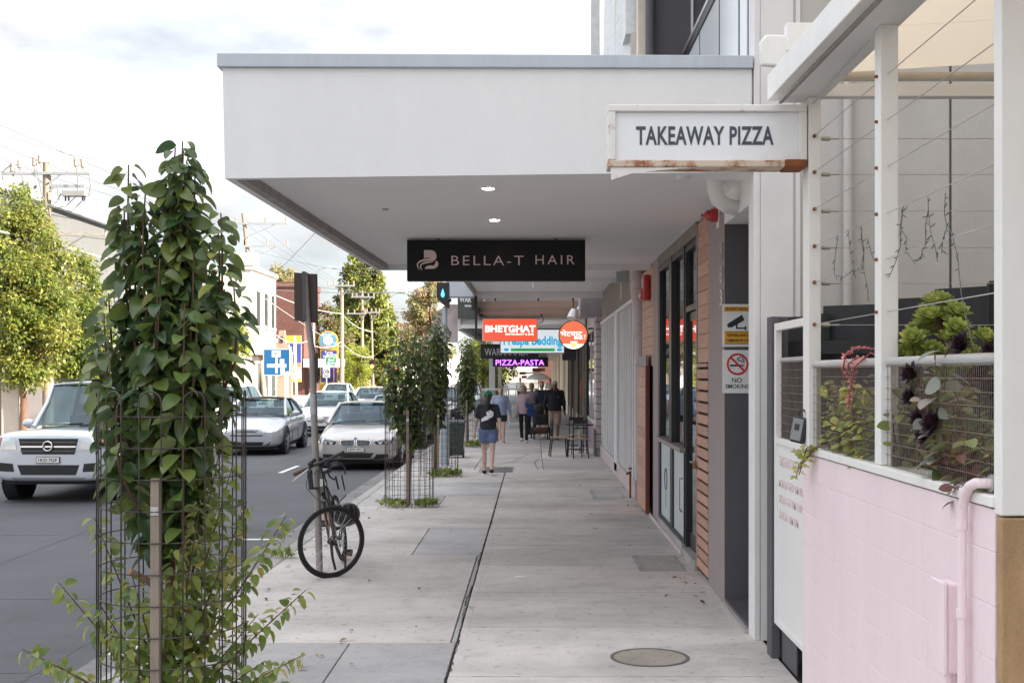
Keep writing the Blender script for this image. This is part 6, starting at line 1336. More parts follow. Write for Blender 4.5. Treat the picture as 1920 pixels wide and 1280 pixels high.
def smooth_eval(me_mb, m, levels=2):
    me = me_mb.mesh('body', m); o = bpy.data.objects.new('tmp', me); COL.objects.link(o)
    s = o.modifiers.new('s', 'SUBSURF'); s.levels = s.render_levels = levels
    dg = bpy.context.evaluated_depsgraph_get(); r = bpy.data.meshes.new_from_object(o.evaluated_get(dg))
    bpy.data.objects.remove(o); bpy.data.meshes.remove(me); r.shade_smooth(); return r
def decal(poly, bvh, m, name, parent, front=True, off=0.004, sub=3, thick=0.004):
    """a piece laid on the body: its outline given in (x, z) is projected along the car onto the bodywork"""
    bm = bmesh.new(); vs_ = [bm.verts.new((a, 0, b)) for a, b in poly]; bm.faces.new(vs_)
    bmesh.ops.triangulate(bm, faces=bm.faces); bmesh.ops.subdivide_edges(bm, edges=bm.edges, cuts=sub, use_grid_fill=True)
    bmesh.ops.triangulate(bm, faces=bm.faces)
    sg = 1 if front else -1
    for v in bm.verts:
        h, nrm, _, _ = bvh.ray_cast(Vector((v.co.x, -6*sg, v.co.z)), Vector((0, sg, 0)))
        v.co.y = (h.y if h else 0)-off*sg
    me = bpy.data.meshes.new(name); bm.to_mesh(me); bm.free(); me.materials.append(m); me.shade_smooth()
    o = bpy.data.objects.new(name, me); COL.objects.link(o); o.parent = parent
    return o
def make_car(name, label, loc, rz, paint, W=1.78, Lg=4.5, Hh=1.42, hood=1.25, cowl=1.02, front='sedan', wheel=.325, plate='', lights_on=False, boot=1.0, belt=.93, group=None, nose=.62, suv=False, roofm=None, driver=False):
    """local frame: the car faces -Y, its front bumper at y = 0, ground at z = 0"""
    t = thing(name, label, 'car', loc, rz, group); w = W/2
    hoodz = cowl-.02; gc = .20 if not suv else .34
    # lower body
    S = [  # y, half width, z bottom, z shoulder, z top(centre)
        (0.00, w*.60, gc+.10, nose-.06, nose), (0.03, w*.80, gc+.04, nose-.02, nose+.04), (0.14, w*.92, gc, nose+.02, nose+.085), (0.42, w*.975, gc, nose+.075, nose+.15),
        (hood*.75, w*.99, gc, hoodz-.12, hoodz-.06), (hood, w, gc, hoodz-.05, cowl), (hood+.6, w, gc, belt, cowl+.0), (Lg*.55, w, gc, belt+.01, belt+.04), (Lg-boot-.25, w, gc, belt+.03, belt+.08), (Lg-boot, w*.99, gc, belt+.03, belt+.10),
        (Lg-.35, w*.96, gc+.02, belt+.02, belt+.09), (Lg-.10, w*.90, gc+.06, belt-.05, belt+.02), (Lg-.02, w*.80, gc+.12, belt-.14, belt-.08), (Lg, w*.66, gc+.2, belt-.2, belt-.16)]
    if front == 'ute': S[0] = (0.0, w*.82, gc+.10, nose-.1, nose); S[1] = (.02, w*.93, gc+.03, nose, nose+.05); S[2] = (.10, w*.98, gc, nose+.05, nose+.09)
    b = MB(); rows = []
    for (y, hw, zb, zs_, zt_) in S:
        mid = zb+(zs_-zb)*.52
        half = [(0, zb), (hw*.80, zb), (hw*.96, zb+.05), (hw*.995, zb+(zs_-zb)*.30), (hw, mid), (hw*.985, zb+(zs_-zb)*.82), (hw*.93, zs_), (hw*.70, zs_+(zt_-zs_)*.62), (hw*.35, zs_+(zt_-zs_)*.92), (0, zt_)]
        rows.append([(x, y, z) for x, z in half]+[(-x, y, z) for x, z in half[-2:0:-1]])
    n = len(rows[0]); v = [p for r_ in rows for p in r_]; f = [(i*n+k, i*n+(k+1)%n, (i+1)*n+(k+1)%n, (i+1)*n+k) for i in range(len(rows)-1) for k in range(n)]
    f += [tuple(range(n-1,-1,-1)), tuple((len(rows)-1)*n+k for k in range(n))]
    b.add(v, f); me = smooth_eval(b, paint, 2)
    body = part('body', me, None, t); bvh = BVHTree.FromPolygons([tuple(q.co) for q in me.vertices], [tuple(p.vertices) for p in me.polygons])
    # greenhouse
    y0, y1 = hood-.02, hood+.78 if not suv else hood+.62; y3 = Lg-boot+.12; y2 = y3-.72 if not suv else y3-.28
    if suv: y3 = Lg-.12; y2 = Lg-.42
    zc = cowl-.015; zr = Hh; wb, wr = w*.90, w*.70
    if front == 'ute': wr = w*.80
    g = lambda y, ww, z: (Vector((-ww, y, z)), Vector((ww, y, z)))
    def bow(a, c, k, bulge):           # points across the car, bowed forward
        return [a.lerp(c, i/k)+Vector((0, bulge*(1-(2*i/k-1)**2), 0)) for i in range(k+1)]
    def pane(nm, lo, hi, m=M_cglass):
        k = len(lo); q = MB(); q.add(lo+hi, [(i, i+1, k+i+1, k+i) for i in range(k-1)]); o = part(nm, q, m, t, smooth=180); return o
    A0, A1 = g(y0, wb*.93, zc), g(y1, wr*.97, zr-.035)
    pane('windscreen', bow(A0[0], A0[1], 8, -.12), bow(A1[0], A1[1], 8, -.05))
    R0, R1 = g(y3, wb*.88, belt+.09), g(y2, wr*.95, zr-.04)
    pane('rear_window', bow(R0[0], R0[1], 8, .08), bow(R1[0], R1[1], 8, .04))
    for sx in (-1, 1):
        lo = [Vector((sx*wb, y0+.10, belt+.05)), Vector((sx*wb*1.0, (y0+y3)/2, belt+.06)), Vector((sx*wb*.98, y3-.10, belt+.09))]
        hi = [Vector((sx*wr, y1+.02, zr-.05)), Vector((sx*wr*1.01, (y1+y2)/2, zr-.03)), Vector((sx*wr, y2-.0, zr-.05))]
        pane('side_window', lo, hi)
        pm = MB(); pm2 = MB()
        pm.tube([tuple(Vector((sx*wb*.965, y0+.0, zc-.02))), tuple(Vector((sx*wb*.86, (y0+y1)/2, (zc+zr)/2+.02))), tuple(Vector((sx*wr*1.0, y1, zr-.03)))], [.045,.034,.04], 8)
        pm2.tube([tuple(Vector((sx*wb*.95, y3+.02, belt+.05))), tuple(Vector((sx*wr*1.08, (y2+y3)/2, (belt+zr)/2+.08))), tuple(Vector((sx*wr*.98, y2, zr-.03)))], [.08,.06,.045], 8)
        part('pillar', pm, paint, t, smooth=80); part('pillar', pm2, paint, t, smooth=80)
        part('centre_pillar', MB().tube([(sx*wb*1.0, (y0+y3)/2, belt+.03), (sx*wr*1.02, (y1+y2)/2+.02, zr-.03)], .035, 6), M_under, t, smooth=80)
    k = 7; ro = MB(); pts = []
    ry = np.linspace(y1-.03, y2+.03, 6)
    for i, y in enumerate(ry):
        u = i/5; crown = .035*math.sin(math.pi*(.15+.7*u))
        for j in range(9):
            x = (j/4-1); pts.append((x*wr*1.03, y-(.05*(1-x*x) if i == 0 else 0)+(.04*(1-x*x) if i == 5 else 0), zr-.045+crown+.045*(1-abs(x)**2.6)))
    ro.add(pts, [(i*9+j, i*9+j+1, (i+1)*9+j+1, (i+1)*9+j) for i in range(5) for j in range(8)])
    rf = part('roof', ro, roofm or paint, t, smooth=180); sd = rf.modifiers.new('solid', 'SOLIDIFY'); sd.thickness = .03; sd.offset = -1
    # cabin
    part('cabin_floor', MB().box(-wb*.9, y0+.1, belt-.35, wb*.9, y3-.1, belt-.28).box(-wb*.9, y0+.12, belt-.3, wb*.9, y0+.5, belt+.04), M_seat, t, bevel=.03)
    for sx in (-.36, .36):
        part('seat', MB().box(sx-.25, y1+.32, belt-.3, sx+.25, y1+.48, belt+.22).box(sx-.13, y1+.36, belt+.25, sx+.13, y1+.46, belt+.42), M_seat, t, bevel=.04)
    part('rear_seat', MB().box(-.6, y3-.55, belt-.3, .6, y3-.35, belt+.2), M_seat, t, bevel=.05)
    part('steering_wheel', MB().ring((.36, y1+.02, belt+.06), .17, .016, 20, 6, 'y'), M_under, t, smooth=80)
    part('rear_view_mirror', MB().box(-.11, y1-.02, zr-.18, .11, y1+.01, zr-.12), M_under, t, bevel=.01)
    # wheels
    tw = MB().lathe([(wheel*.62,-.10),(wheel*.93,-.108),(wheel,-.075),(wheel,.075),(wheel*.93,.108),(wheel*.62,.10)], (0,0,0), 28, 'x')
    tmesh = tw.mesh('tyre', M_tyre, 40)
    rm = MB().cyl((-.07,0,0), wheel*.63, .10, 24, 'x')
    for q in range(7): a = q*6.283/7; rm.bar((.045,0,0), (.045, wheel*.6*math.cos(a), wheel*.6*math.sin(a)), .05, .05)
    rm.ring((.03,0,0), wheel*.61, .018, 28, 6, 'x'); rm.cyl((.02,0,0), .06, .055, 12, 'x'); rmesh = rm.mesh('rim', M_rim, 40)
    for sx in (-1, 1):
        for yy in (.82 if front != 'ute' else .9, Lg-.88):
            part('wheel_arch', MB().cyl((sx*(w-.10)-.11, yy, wheel+.02), wheel+.075, .22, 28, 'x'), M_under, t, smooth=40)
            M_ = Matrix.Translation((sx*(w-.105), yy, wheel)) @ (Matrix.Rotation(R(180), 4, 'Z') if sx < 0 else Matrix.Identity(4))
            wh = inst('wheel', tmesh, t, M_ @ Matrix.Diagonal((1.08,1,1,1))); inst('rim', rmesh, wh, Matrix.Translation((.055,0,0)))
        mir = part('door_mirror', MB().ell((sx*(w+.10), y0+.30, belt+.10), (.11,.06,.075), 12, 8).bar((sx*(w-.06), y0+.28, belt+.06), (sx*(w+.05), y0+.30, belt+.08), .05), paint, t, smooth=80)
        part('door_handle', MB().tube([(sx*(w*.985), Lg*.50, belt-.12), (sx*(w*.985+.02), Lg*.52, belt-.12), (sx*(w*.985), Lg*.545, belt-.12)], .012, 6), paint, t, smooth=80)
        part('door_gap', MB().tube([(sx*(w*.999), y0+.35, gc+.12), (sx*(w*1.001), y0+.36, (gc+belt)/2), (sx*(w*.95), y0+.33, belt)], .005, 4).tube([(sx*(w*.999), Lg*.56, gc+.12), (sx*(w*1.001), Lg*.56, (gc+belt)/2), (sx*(w*.95), Lg*.56, belt)], .005, 4), M_under, t)
    part('underbody', MB().box(-w*.85, .25, gc-.05, w*.85, Lg-.3, gc+.04), M_under, t)
    # rear
    for sx in (-1, 1):
        decal([(sx*w*.52, belt-.10), (sx*w*.86, belt-.10), (sx*w*.90, belt-.26), (sx*w*.55, belt-.26)] if sx > 0 else [(sx*w*.55, belt-.26), (sx*w*.90, belt-.26), (sx*w*.86, belt-.10), (sx*w*.52, belt-.10)], bvh, M_tail, 'tail_light', t, False, .006)
    decal([(-.26, belt-.2), (.26, belt-.2), (.26, belt-.32), (-.26, belt-.32)], bvh, M_plate, 'rear_plate', t, False, .012)
    part('rear_bumper', MB().box(-w*.7, Lg-.03, gc+.08, w*.7, Lg+.03, gc+.2), M_under, t, bevel=.03)
    mirr = lambda P_: [(-a, b_) for a, b_ in P_][::-1]
    D = lambda nm, poly, m, off=.004, sub=3: decal(poly, bvh, m, nm, t, True, off, sub)
    n0 = nose
    if front == 'bmw':
        for side in (1, -1):
            fl = (lambda P_: P_ if side > 0 else mirr(P_))
            hl = D('headlight', fl([(w*.44, n0-.045), (w*.84, n0+.065), (w*.90, n0-.0), (w*.84, n0-.085), (w*.50, n0-.105)]), M_under, .006)
            for q, (cx_, r__) in enumerate(((w*.58, .056), (w*.70, .062))):
                cz_ = n0-.042+q*.012; h_, _, _, _ = bvh.ray_cast(Vector((side*cx_, -5, cz_)), Vector((0,1,0))); yy = h_.y-.012
                part('lamp_ring', MB().ring((side*cx_, yy, cz_), r__*.82, .010, 20, 6, 'y'), M_chrome, t, smooth=80); part('lamp', MB().cyl((side*cx_, yy-.002, cz_), r__*.75, .02, 18, 'y'), M_hl, t)
            D('kidney_surround', fl([(.016, n0+.012), (.29, n0+.004), (.335, n0-.035), (.30, n0-.138), (.06, n0-.150), (.020, n0-.12)]), M_chrome, .008)
            D('kidney_grille', fl([(.032, n0-.002), (.282, n0-.010), (.317, n0-.040), (.287, n0-.126), (.066, n0-.137), (.036, n0-.112)]), M_under, .012)
            for q in range(9):
                xq = .050+q*.027; D('grille_bar', fl([(xq, n0-.014), (xq+.008, n0-.014), (xq+.008, n0-.126), (xq, n0-.126)]), M_steel, .017, 0)
            D('side_intake', fl([(w*.50, gc+.16), (w*.86, gc+.16), (w*.84, gc+.06), (w*.42, gc+.05)]), M_under, .004)
            D('hood_line', fl([(.26, n0+.03), (.275, n0+.03), (.285, n0-.02), (.27, n0-.02)]), M_under, .003, 1)
        for side in (1, -1): D('hood_crease', (lambda P_: P_ if side > 0 else mirr(P_))([(.40, n0+.055), (.415, n0+.055), (.52, cowl-.06), (.505, cowl-.06)]), M_steel, .002, 2)
        D('lower_intake', [(-w*.44, gc+.185), (w*.44, gc+.185), (w*.34, gc+.075), (-w*.34, gc+.075)], M_under, .005)
        D('bumper_lip', [(-w*.8, gc+.038), (w*.8, gc+.038), (w*.78, gc+.018), (-w*.78, gc+.018)], M_under, .01)
        h_, _, _, _ = bvh.ray_cast(Vector((0, -5, n0+.02)), Vector((0,1,0)))
        part('badge', MB().cyl((0, h_.y-.012, n0+.018), .038, .014, 18, 'y'), M_chrome, t); part('badge_blue', MB().cyl((0, h_.y-.015, n0+.018), .027, .004, 14, 'y'), mat('badge blue white',(0.2,0.3,0.5),0.3,var=0), t)
    elif front == 'sedan':
        for side in (1, -1):
            fl = (lambda P_: P_ if side > 0 else mirr(P_))
            D('headlight', fl([(w*.42, n0-.02), (w*.80, n0+.065), (w*.88, n0+.03), (w*.82, n0-.055), (w*.45, n0-.075)]), M_hl, .006)
            if lights_on:
                h_, _, _, _ = bvh.ray_cast(Vector((side*w*.64, -5, n0-.005)), Vector((0,1,0))); part('lamp', MB().ell((side*w*.64, h_.y-.01, n0-.005), (.085,.02,.045), 14, 8), M_on, t, smooth=80)
        D('grille', [(-.30, n0-.01), (.30, n0-.01), (.24, n0-.075), (-.24, n0-.075)], M_under, .005)
        D('grille_bar', [(-.27, n0-.035), (.27, n0-.035), (.26, n0-.05), (-.26, n0-.05)], M_chrome, .010, 2)
        D('bumper_strip', [(-w*.90, n0-.135), (w*.90, n0-.135), (w*.90, n0-.165), (-w*.90, n0-.165)], M_under, .004)
        D('lower_intake', [(-w*.7, gc+.15), (w*.7, gc+.15), (w*.62, gc+.06), (-w*.62, gc+.06)], M_under, .004)
    elif front == 'ute':
        D('grille', [(-.48, n0-.02), (.48, n0-.02), (.42, n0-.27), (-.42, n0-.27)], M_under, .006)
        for q in range(3): D('grille_bar', [(-.45, n0-.065-q*.07), (.45, n0-.065-q*.07), (.44, n0-.09-q*.07), (-.44, n0-.09-q*.07)], M_chrome if q == 1 else M_slate, .014, 3)
        part('badge', MB().ring((0, -.03, n0-.14), .075, .014, 20, 6, 'y'), M_chrome, t, smooth=80)
        for side in (1, -1):
            fl = (lambda P_: P_ if side > 0 else mirr(P_))
            D('headlight', fl([(w*.56, n0-.01), (w*.90, n0+.035), (w*.95, n0-.05), (w*.92, n0-.19), (w*.54, n0-.20)]), M_hl, .006)
            D('indicator', fl([(w*.80, n0+.0), (w*.90, n0+.01), (w*.93, n0-.15), (w*.82, n0-.16)]), mat('amber lens',(0.55,0.22,0.12),0.25,var=0) if 'amber lens' not in MATS else MATS['amber lens'], .010)
            D('fog_intake', fl([(w*.60, gc+.30), (w*.86, gc+.32), (w*.86, gc+.18), (w*.58, gc+.17)]), M_under, .005)
            part('flare', MB().ring((side*(w-.0), .9, wheel), wheel+.09, .035, 24, 6, 'x', -10, 190), paint, t, smooth=80)
        D('lower_intake', [(-.5, gc+.28), (.5, gc+.28), (.44, gc+.12), (-.44, gc+.12)], M_under, .005)
        D('skid_plate', [(-.6, gc+.08), (.6, gc+.08), (.55, gc+.03), (-.55, gc+.03)], M_steel, .012)
        for sx in (-1,1): part('roof_rail', MB().tube([(sx*wr*.9, y1+.1, zr+.0), (sx*wr*.9, y1+.2, zr+.05), (sx*wr*.9, y2-.3, zr+.05), (sx*wr*.9, y2-.2, zr)], .018, 6), M_under, t, smooth=80)
    if plate:
        zp = {'bmw': n0-.205, 'sedan': n0-.115, 'ute': gc+.36}[front]; h_, _, _, _ = bvh.ray_cast(Vector((0, -5, zp)), Vector((0,1,0))); yp = h_.y-.022
        pl_ = part('plate', MB().box(-.19, yp, zp-.05, .19, yp+.014, zp+.05), M_under, t); part('plate_face', MB().box(-.18, yp-.003, zp-.043, .18, yp-.0005, zp+.043), M_plate, pl_)
        fit_text(plate, M_blk, pl_, -.15, .15, zp-.026, zp+.026, yp-.004, off=.01)
    part('wiper', MB().tube([(-.55, y0-.10, zc+.02), (.05, y0-.09, zc+.05)], .010, 5).tube([(.0, y0-.12, zc+.02), (.58, y0-.06, zc+.05)], .010, 5), M_under, t)
    return t
P_bmw = carpaint('champagne silver paint', (0.47,0.44,0.42)); P_sil = carpaint('silver paint', (0.50,0.52,0.55)); P_wsil = carpaint('pale silver paint', (0.60,0.63,0.68), .2)
P_white = carpaint('white car paint', (0.74,0.75,0.77), .05); P_blue = carpaint('blue grey paint', (0.25,0.32,0.40)); P_dark = carpaint('dark car paint', (0.05,0.055,0.07))
M_soft = mat('black soft top', (0.035,0.03,0.028), 0.9, var=.1, bump=.2, bs=80)
make_car('parked_car', 'champagne silver sedan with twin kidney grille parked at the kerb', (-3.80, 26.2, RD), R(0.6), P_bmw, 1.80, 4.52, 1.42, 1.30, .99, 'bmw', .33, 'DJW·25U', nose=.665)
make_car('moving_convertible', 'silver convertible with black soft top and headlamps on', (-7.25, 31.0, RD), R(1.5), P_sil, 1.76, 4.6, 1.42, 1.28, 1.0, 'sedan', .32, '', True, nose=.66, roofm=M_soft)
make_car('silver_truck', 'large pale silver four wheel drive passing nearest on the left', (-7.75, 19.6, RD), R(-1), P_wsil, 1.90, 5.0, 1.92, 1.42, 1.20, 'ute', .40, '1KD·7GF', nose=1.06, belt=1.12, suv=True)
make_car('moving_car', 'white sedan directly behind the silver convertible', (-7.05, 40.5, RD), R(.5), P_white, 1.80, 4.6, 1.45, 1.22, 1.0, 'sedan', .32, '', False, nose=.66)
make_car('moving_car', 'pale car further back in the lane behind the parked sedan roof', (-7.25, 53.5, RD), R(.5), P_wsil, 1.80, 4.6, 1.46, 1.22, 1.0, 'sedan', .32, '', False, nose=.66)
make_car('departing_wagon', 'white wagon seen from behind driving away on the far lane', (-11.6, 50.0, RD), R(180), P_white, 1.82, 4.6, 1.62, 1.1, 1.05, 'sedan', .34, '', False, belt=1.0, suv=True, nose=.7)
make_car('departing_car', 'pale roofed car far ahead of the white wagon', (-12.0, 78, RD), R(180), P_white, 1.8, 4.5, 1.46, 1.2, 1.0, 'sedan', .32, '', nose=.66)
make_car('parked_car', 'blue grey car parked behind the sedan, seen through the young trees', (-3.9, 33.5, RD), R(0), P_blue, 1.78, 4.4, 1.45, 1.2, 1.0, 'sedan', .32, '', nose=.66)
make_car('parked_car', 'white car parked at the kerb beyond the blue grey one', (-3.9, 41.5, RD), R(0), P_white, 1.78, 4.4, 1.47, 1.2, 1.0, 'sedan', .32, '', nose=.66)
make_car('parked_car', 'dark hatchback parked at the kerb past the white car', (-3.9, 50, RD), R(0), P_dark, 1.78, 4.3, 1.5, 1.1, 1.0, 'sedan', .32, '', nose=.66, suv=True)
make_car('parked_car', 'pale blue car parked far along the kerb by the green trees', (-3.7, 66, RD), R(0), P_wsil, 1.78, 4.4, 1.5, 1.2, 1.0, 'sedan', .32, '', nose=.66)
make_car('parked_hatchback', 'silver hatchback side on in the tyre shop yard', (-24.6, 121, 0), R(90), P_sil, 1.78, 4.2, 1.5, 1.0, 1.0, 'sedan', .32, '', nose=.66, suv=True)
# ================================================================== bicycle leaning on the parking pole
pp_ = thing('parking_pole', 'leaning steel pole with the bare back of a parking sign', 'sign', (-2.10, 12.06, 0))
M_polea = mat('dull galvanised pole', (0.30,0.27,0.26), 0.6, metal=0.3, var=0.15, vs=6, stretch=(3,3,.4), stain=(0.42,0.40,0.39), ss=1.5, st=.6)
part('pole', MB().tube([(0,0,-.05),(-.02,0,.7),(-.055,0,1.5),(-.075,0,2.15),(-.12,0,2.5),(-.145,0,2.94)],[.034,.034,.033,.032,.030,.030],12), M_polea, pp_, smooth=60)
part('sleeve', MB().tube([(-.058,0,1.55),(-.064,0,1.75)], .037, 12), M_steel, pp_, smooth=60)
part('sign_back', MB().hexa([(-.255,.03,2.47),(-.03,.05,2.445),(-.03,.054,2.445),(-.255,.034,2.47),(-.26,.03,2.945),(-.035,.05,2.93),(-.035,.054,2.93),(-.26,.034,2.945)]), mat('brown sign back',(0.075,0.055,0.050),0.45,metal=0.3,var=.1), pp_, bevel=.002)
part('sign_rail', MB().bar((-.145,-.02,2.47),(-.152,-.02,2.95),.035,.03), M_slate, pp_)
part('sign_edge', MB().bar((-.03,.045,2.45),(-.036,.045,2.93),.010), M_under, pp_)
part('cable_box', MB().box(-.045,-.02,1.86,-.02,.03,2.12), M_black, pp_)
bk = thing('bicycle', 'black bicycle with turned front wheel leaning against the sign pole', 'bicycle', (-1.98, 11.78, 0))
M_bframe = mat('black bike paint', (0.022,0.020,0.022), 0.3, var=.1, coat=.6); M_bred = mat('copper decal', (0.30,0.12,0.07), 0.4, var=.1); M_rubber = mat('bike tyre', (0.016,0.016,0.017), 0.8, var=.1)
# the frame lies along +Y from the head tube, leaning towards the pole; the fork is turned so the wheel faces the street
LEAN = Matrix.Rotation(R(-10), 4, 'Y')
def wheel_parts(par, M_):
    tr = part('tyre', MB().ring((0,0,0), .333, .0165, 56, 8, 'y').xf(M_), M_rubber, par, smooth=80)
    part('rim', MB().ring((0,0,0), .308, .013, 56, 6, 'y').xf(M_), M_black, par, smooth=80)
    sm_ = MB()
    for q in range(28):
        a = q*2*math.pi/28; e = .03 if q % 2 else -.03; b_ = a+(.35 if (q//2) % 2 else -.35)
        sm_.tube([(.022*math.cos(b_), e, .022*math.sin(b_)), (.305*math.cos(a), 0, .305*math.sin(a))], .0012, 4)
    part('spokes', sm_.xf(M_), M_alu, par, kind='stuff')
    part('hub', MB().cyl((0,-.045,0), .02, .09, 12, 'y').cyl((0,-.036,0), .030, .006, 12, 'y').cyl((0,.03,0), .030, .006, 12, 'y').xf(M_), M_black, par, smooth=40)
# front wheel centre and steering
hubP = Vector((.05, -.05, .340)); steer = R(34)
Mf = Matrix.Translation(hubP) @ Matrix.Rotation(R(-9), 4, 'Y') @ Matrix.Rotation(steer, 4, 'Z') @ Matrix.Rotation(R(8), 4, 'X')
wheel_parts(bk, Mf)
crown = Vector((-.03, .02, .735)); head = Vector((-.075, .10, .98)); headlo = Vector((-.045,.045,.80))
fk_ = MB()
for sgn in (-1, 1):
    ax = Mf @ Vector((0, sgn*.055, 0)); fk_.tube([crown+Vector((sgn*.045*math.sin(steer)*-1, sgn*.045*math.cos(steer), 0)), (crown+ax)/2+Vector((.012,0,.0))+Vector((-sgn*.02,sgn*.02,0)), ax], [.017,.014,.010], 8)
fk_.tube([crown+Vector((.03,-.045,-.005)), crown+Vector((-.03,.045,-.005))], .02, 8)
part('fork', fk_, M_bframe, bk, smooth=80)
dm = MB()
for sgn in (-1, 1):
    ax = Mf @ Vector((0, sgn*.055, 0)); a_ = crown+Vector((sgn*.045*math.sin(steer)*-1, sgn*.045*math.cos(steer), 0)); dm.tube([a_.lerp(ax,.25)+Vector((0,-.016,0)), a_.lerp(ax,.62)+Vector((0,-.015,0))], .008, 5)
part('fork_decal', dm, M_bred, bk, smooth=80)
part('head_tube', MB().tube([headlo, head], .024, 10), M_bframe, bk, smooth=60)
part('head_badge', MB().box(-.014,-.004,-.035,.014,.004,.035).xf(Matrix.Translation((-.062,.04,.90))), M_alu, bk)
stem = head+Vector((-.02,.03,.10))
part('stem', MB().tube([head, stem, stem+Vector((.03,-.075,.015))], [.02,.02,.018], 8), M_black, bk, smooth=60)
bar_c = stem+Vector((.03,-.08,.015)); bd = Vector((math.cos(R(24)), -math.sin(R(24))*.3, math.sin(R(24)))).normalized()*.30
bl, br_ = bar_c-bd, bar_c+bd*.82
part('handlebar', MB().tube([bl, bar_c-bd*.3, bar_c+bd*.3, br_], .0125, 8), M_black, bk, smooth=60)
part('grip', MB().tube([bl, bl+bd*.42], .019, 10), mat('brown rubber grip',(0.10,0.065,0.05),0.8), bk, smooth=60); part('grip', MB().tube([br_, br_-bd*.38], .019, 10), M_black, bk, smooth=60)
part('brake_lever', MB().tube([bl+bd*.55+Vector((0,-.03,-.01)), bl+bd*.3+Vector((-.01,-.06,-.04)), bl+Vector((-.0,-.06,-.06))], .007, 6), M_alu, bk, smooth=60)
part('brake_lever', MB().tube([br_-bd*.5+Vector((0,-.03,-.01)), br_-bd*.2+Vector((0,-.06,-.03)), br_+Vector((0,-.06,-.05))], .007, 6), M_black, bk, smooth=60)
part('shifter', MB().ell(bl+bd*.62+Vector((0,-.01,.03)), (.03,.025,.03)).ell(bl+bd*.62+Vector((.0,-.03,-.045)), (.022,.022,.03)), M_black, bk, smooth=80)
part('bell', MB().ell(bl+bd*.75+Vector((0,-.02,.05)), (.022,.022,.022)), M_black, bk, smooth=80)
cbm = MB()
cbm.tube([bl+bd*.55+Vector((0,-.04,-.02)), bl+bd*.5+Vector((.0,-.07,-.18)), bl+bd*.8+Vector((.03,-.08,-.33)), bl+bd*1.1+Vector((.04,-.05,-.36)), crown+Vector((-.02,-.05,.06))], .0035, 5)
cbm.tube([br_-bd*.5+Vector((0,-.04,-.02)), bar_c+Vector((-.08,-.07,-.12)), bar_c+Vector((-.07,-.08,-.22)), bar_c+Vector((0,-.05,-.30)), crown], .0035, 5)
cbm.tube([bar_c+Vector((-.05,-.03,0)), bar_c+Vector((-.10,-.09,-.1)), bar_c+Vector((-.06,-.09,-.25)), crown+Vector((.03,-.03,.1))], .003, 5)
part('cables', cbm, M_black, bk, smooth=80)
BB = Vector((-.02,.62,.29)); RH = Vector((-.05,1.02,.34)); ST = Vector((-.14,.74,.80))
fr_ = MB()
fr_.tube([head-Vector((0,0,.03)), ST], .018, 8).tube([headlo, BB], .021, 8).tube([ST+Vector((-.01,.02,.06)), BB], .017, 8)
for sgn in (-1,1): fr_.tube([BB+Vector((sgn*.03,0,0)), RH+Vector((sgn*.065,0,0))], .010, 6).tube([ST+Vector((sgn*.02,.0,-.02)), RH+Vector((sgn*.065,0,0))], .009, 6)
part('frame', fr_, M_bframe, bk, smooth=60)
wheel_parts(bk, Matrix.Translation(RH) @ Matrix.Rotation(R(-9), 4, 'Y') @ Matrix.Rotation(R(90), 4, 'Z'))
part('seat_post', MB().tube([ST, ST+Vector((-.025,.04,.12))], .014, 8), M_black, bk, smooth=60)
part('saddle', MB().hexa([(-.19,.62,.925),(-.15,.62,.925),(-.10,.88,.925),(-.26,.88,.925),(-.185,.60,.96),(-.155,.60,.96),(-.10,.90,.975),(-.26,.90,.975)]), M_black, bk, bevel=.015)
part('chainring', MB().ring(BB+Vector((.05,0,0)), .085, .006, 28, 5, 'x').cyl(BB+Vector((-.05,0,0)), .02, .11, 10, 'x'), M_black, bk, smooth=60)
cr1, cr2 = BB+Vector((.085,-.10,-.135)), BB+Vector((-.085,.10,.135))
part('crank', MB().tube([BB+Vector((.07,0,0)), cr1], .011, 6).tube([BB+Vector((-.07,0,0)), cr2], .011, 6), M_alu, bk, smooth=60)
for c_, sg_ in ((cr1, 1), (cr2, -1)):
    part('pedal', MB().box(0,-.045,-.014,sg_*.10,-.03,.014).box(0,.03,-.014,sg_*.10,.045,.014).box(sg_*.0,-.0299,-.014,sg_*.015,.0299,.014).box(sg_*.085,-.0299,-.014,sg_*.10,.0299,.014).tube([(0,0,0),(sg_*.1,0,0)],.008,6).xf(Matrix.Translation(c_) @ Matrix.Rotation(R(25), 4, 'X')), M_black, bk)
part('pedal_reflector', MB().box(0.03,-.05,-.01,.09,-.0452,.01).xf(Matrix.Translation(cr1) @ Matrix.Rotation(R(25), 4, 'X')), mat('amber reflector',(0.5,0.16,0.02),0.3), bk)
part('kick_stand', MB().tube([hubP+Vector((.05,.5,-.05)), hubP+Vector((.07,.40,-.31))], .012, 6), M_black, bk)
part('mudguard_stay', MB().tube([hubP+Vector((.005,-.06,.01)), hubP+Vector((.025,-.09,-.14)), hubP+Vector((.055,-.10,-.25))], [.016,.014,.013], 6), M_black, bk, smooth=60)
hl_ = thing('bike_helmet', 'black vented helmet hanging from the bicycle frame', 'helmet', (-1.84, 12.05, .57))
part('shell', MB().ell((0,0,0),(.14,.17,.12),18,10), mat('helmet black',(0.02,0.018,0.018),0.4,coat=.3), hl_, smooth=80)
for q in range(5): part('vent_rib', MB().tube([(-.13+.065*q,-.10-.02*(q==2),-.03),(-.11+.055*q,-.15,.03),(-.09+.045*q,-.10,.10)], .012, 6), M_under, hl_, smooth=80)
part('strap', MB().tube([(-.1,-.1,0),(-.06,-.14,.12),(.02,-.12,.2)], .008, 5), M_slate, hl_)
lk = thing('cable_lock', 'black coiled cable lock hung behind the handlebar', 'lock', (-1.95, 12.0, 1.0))
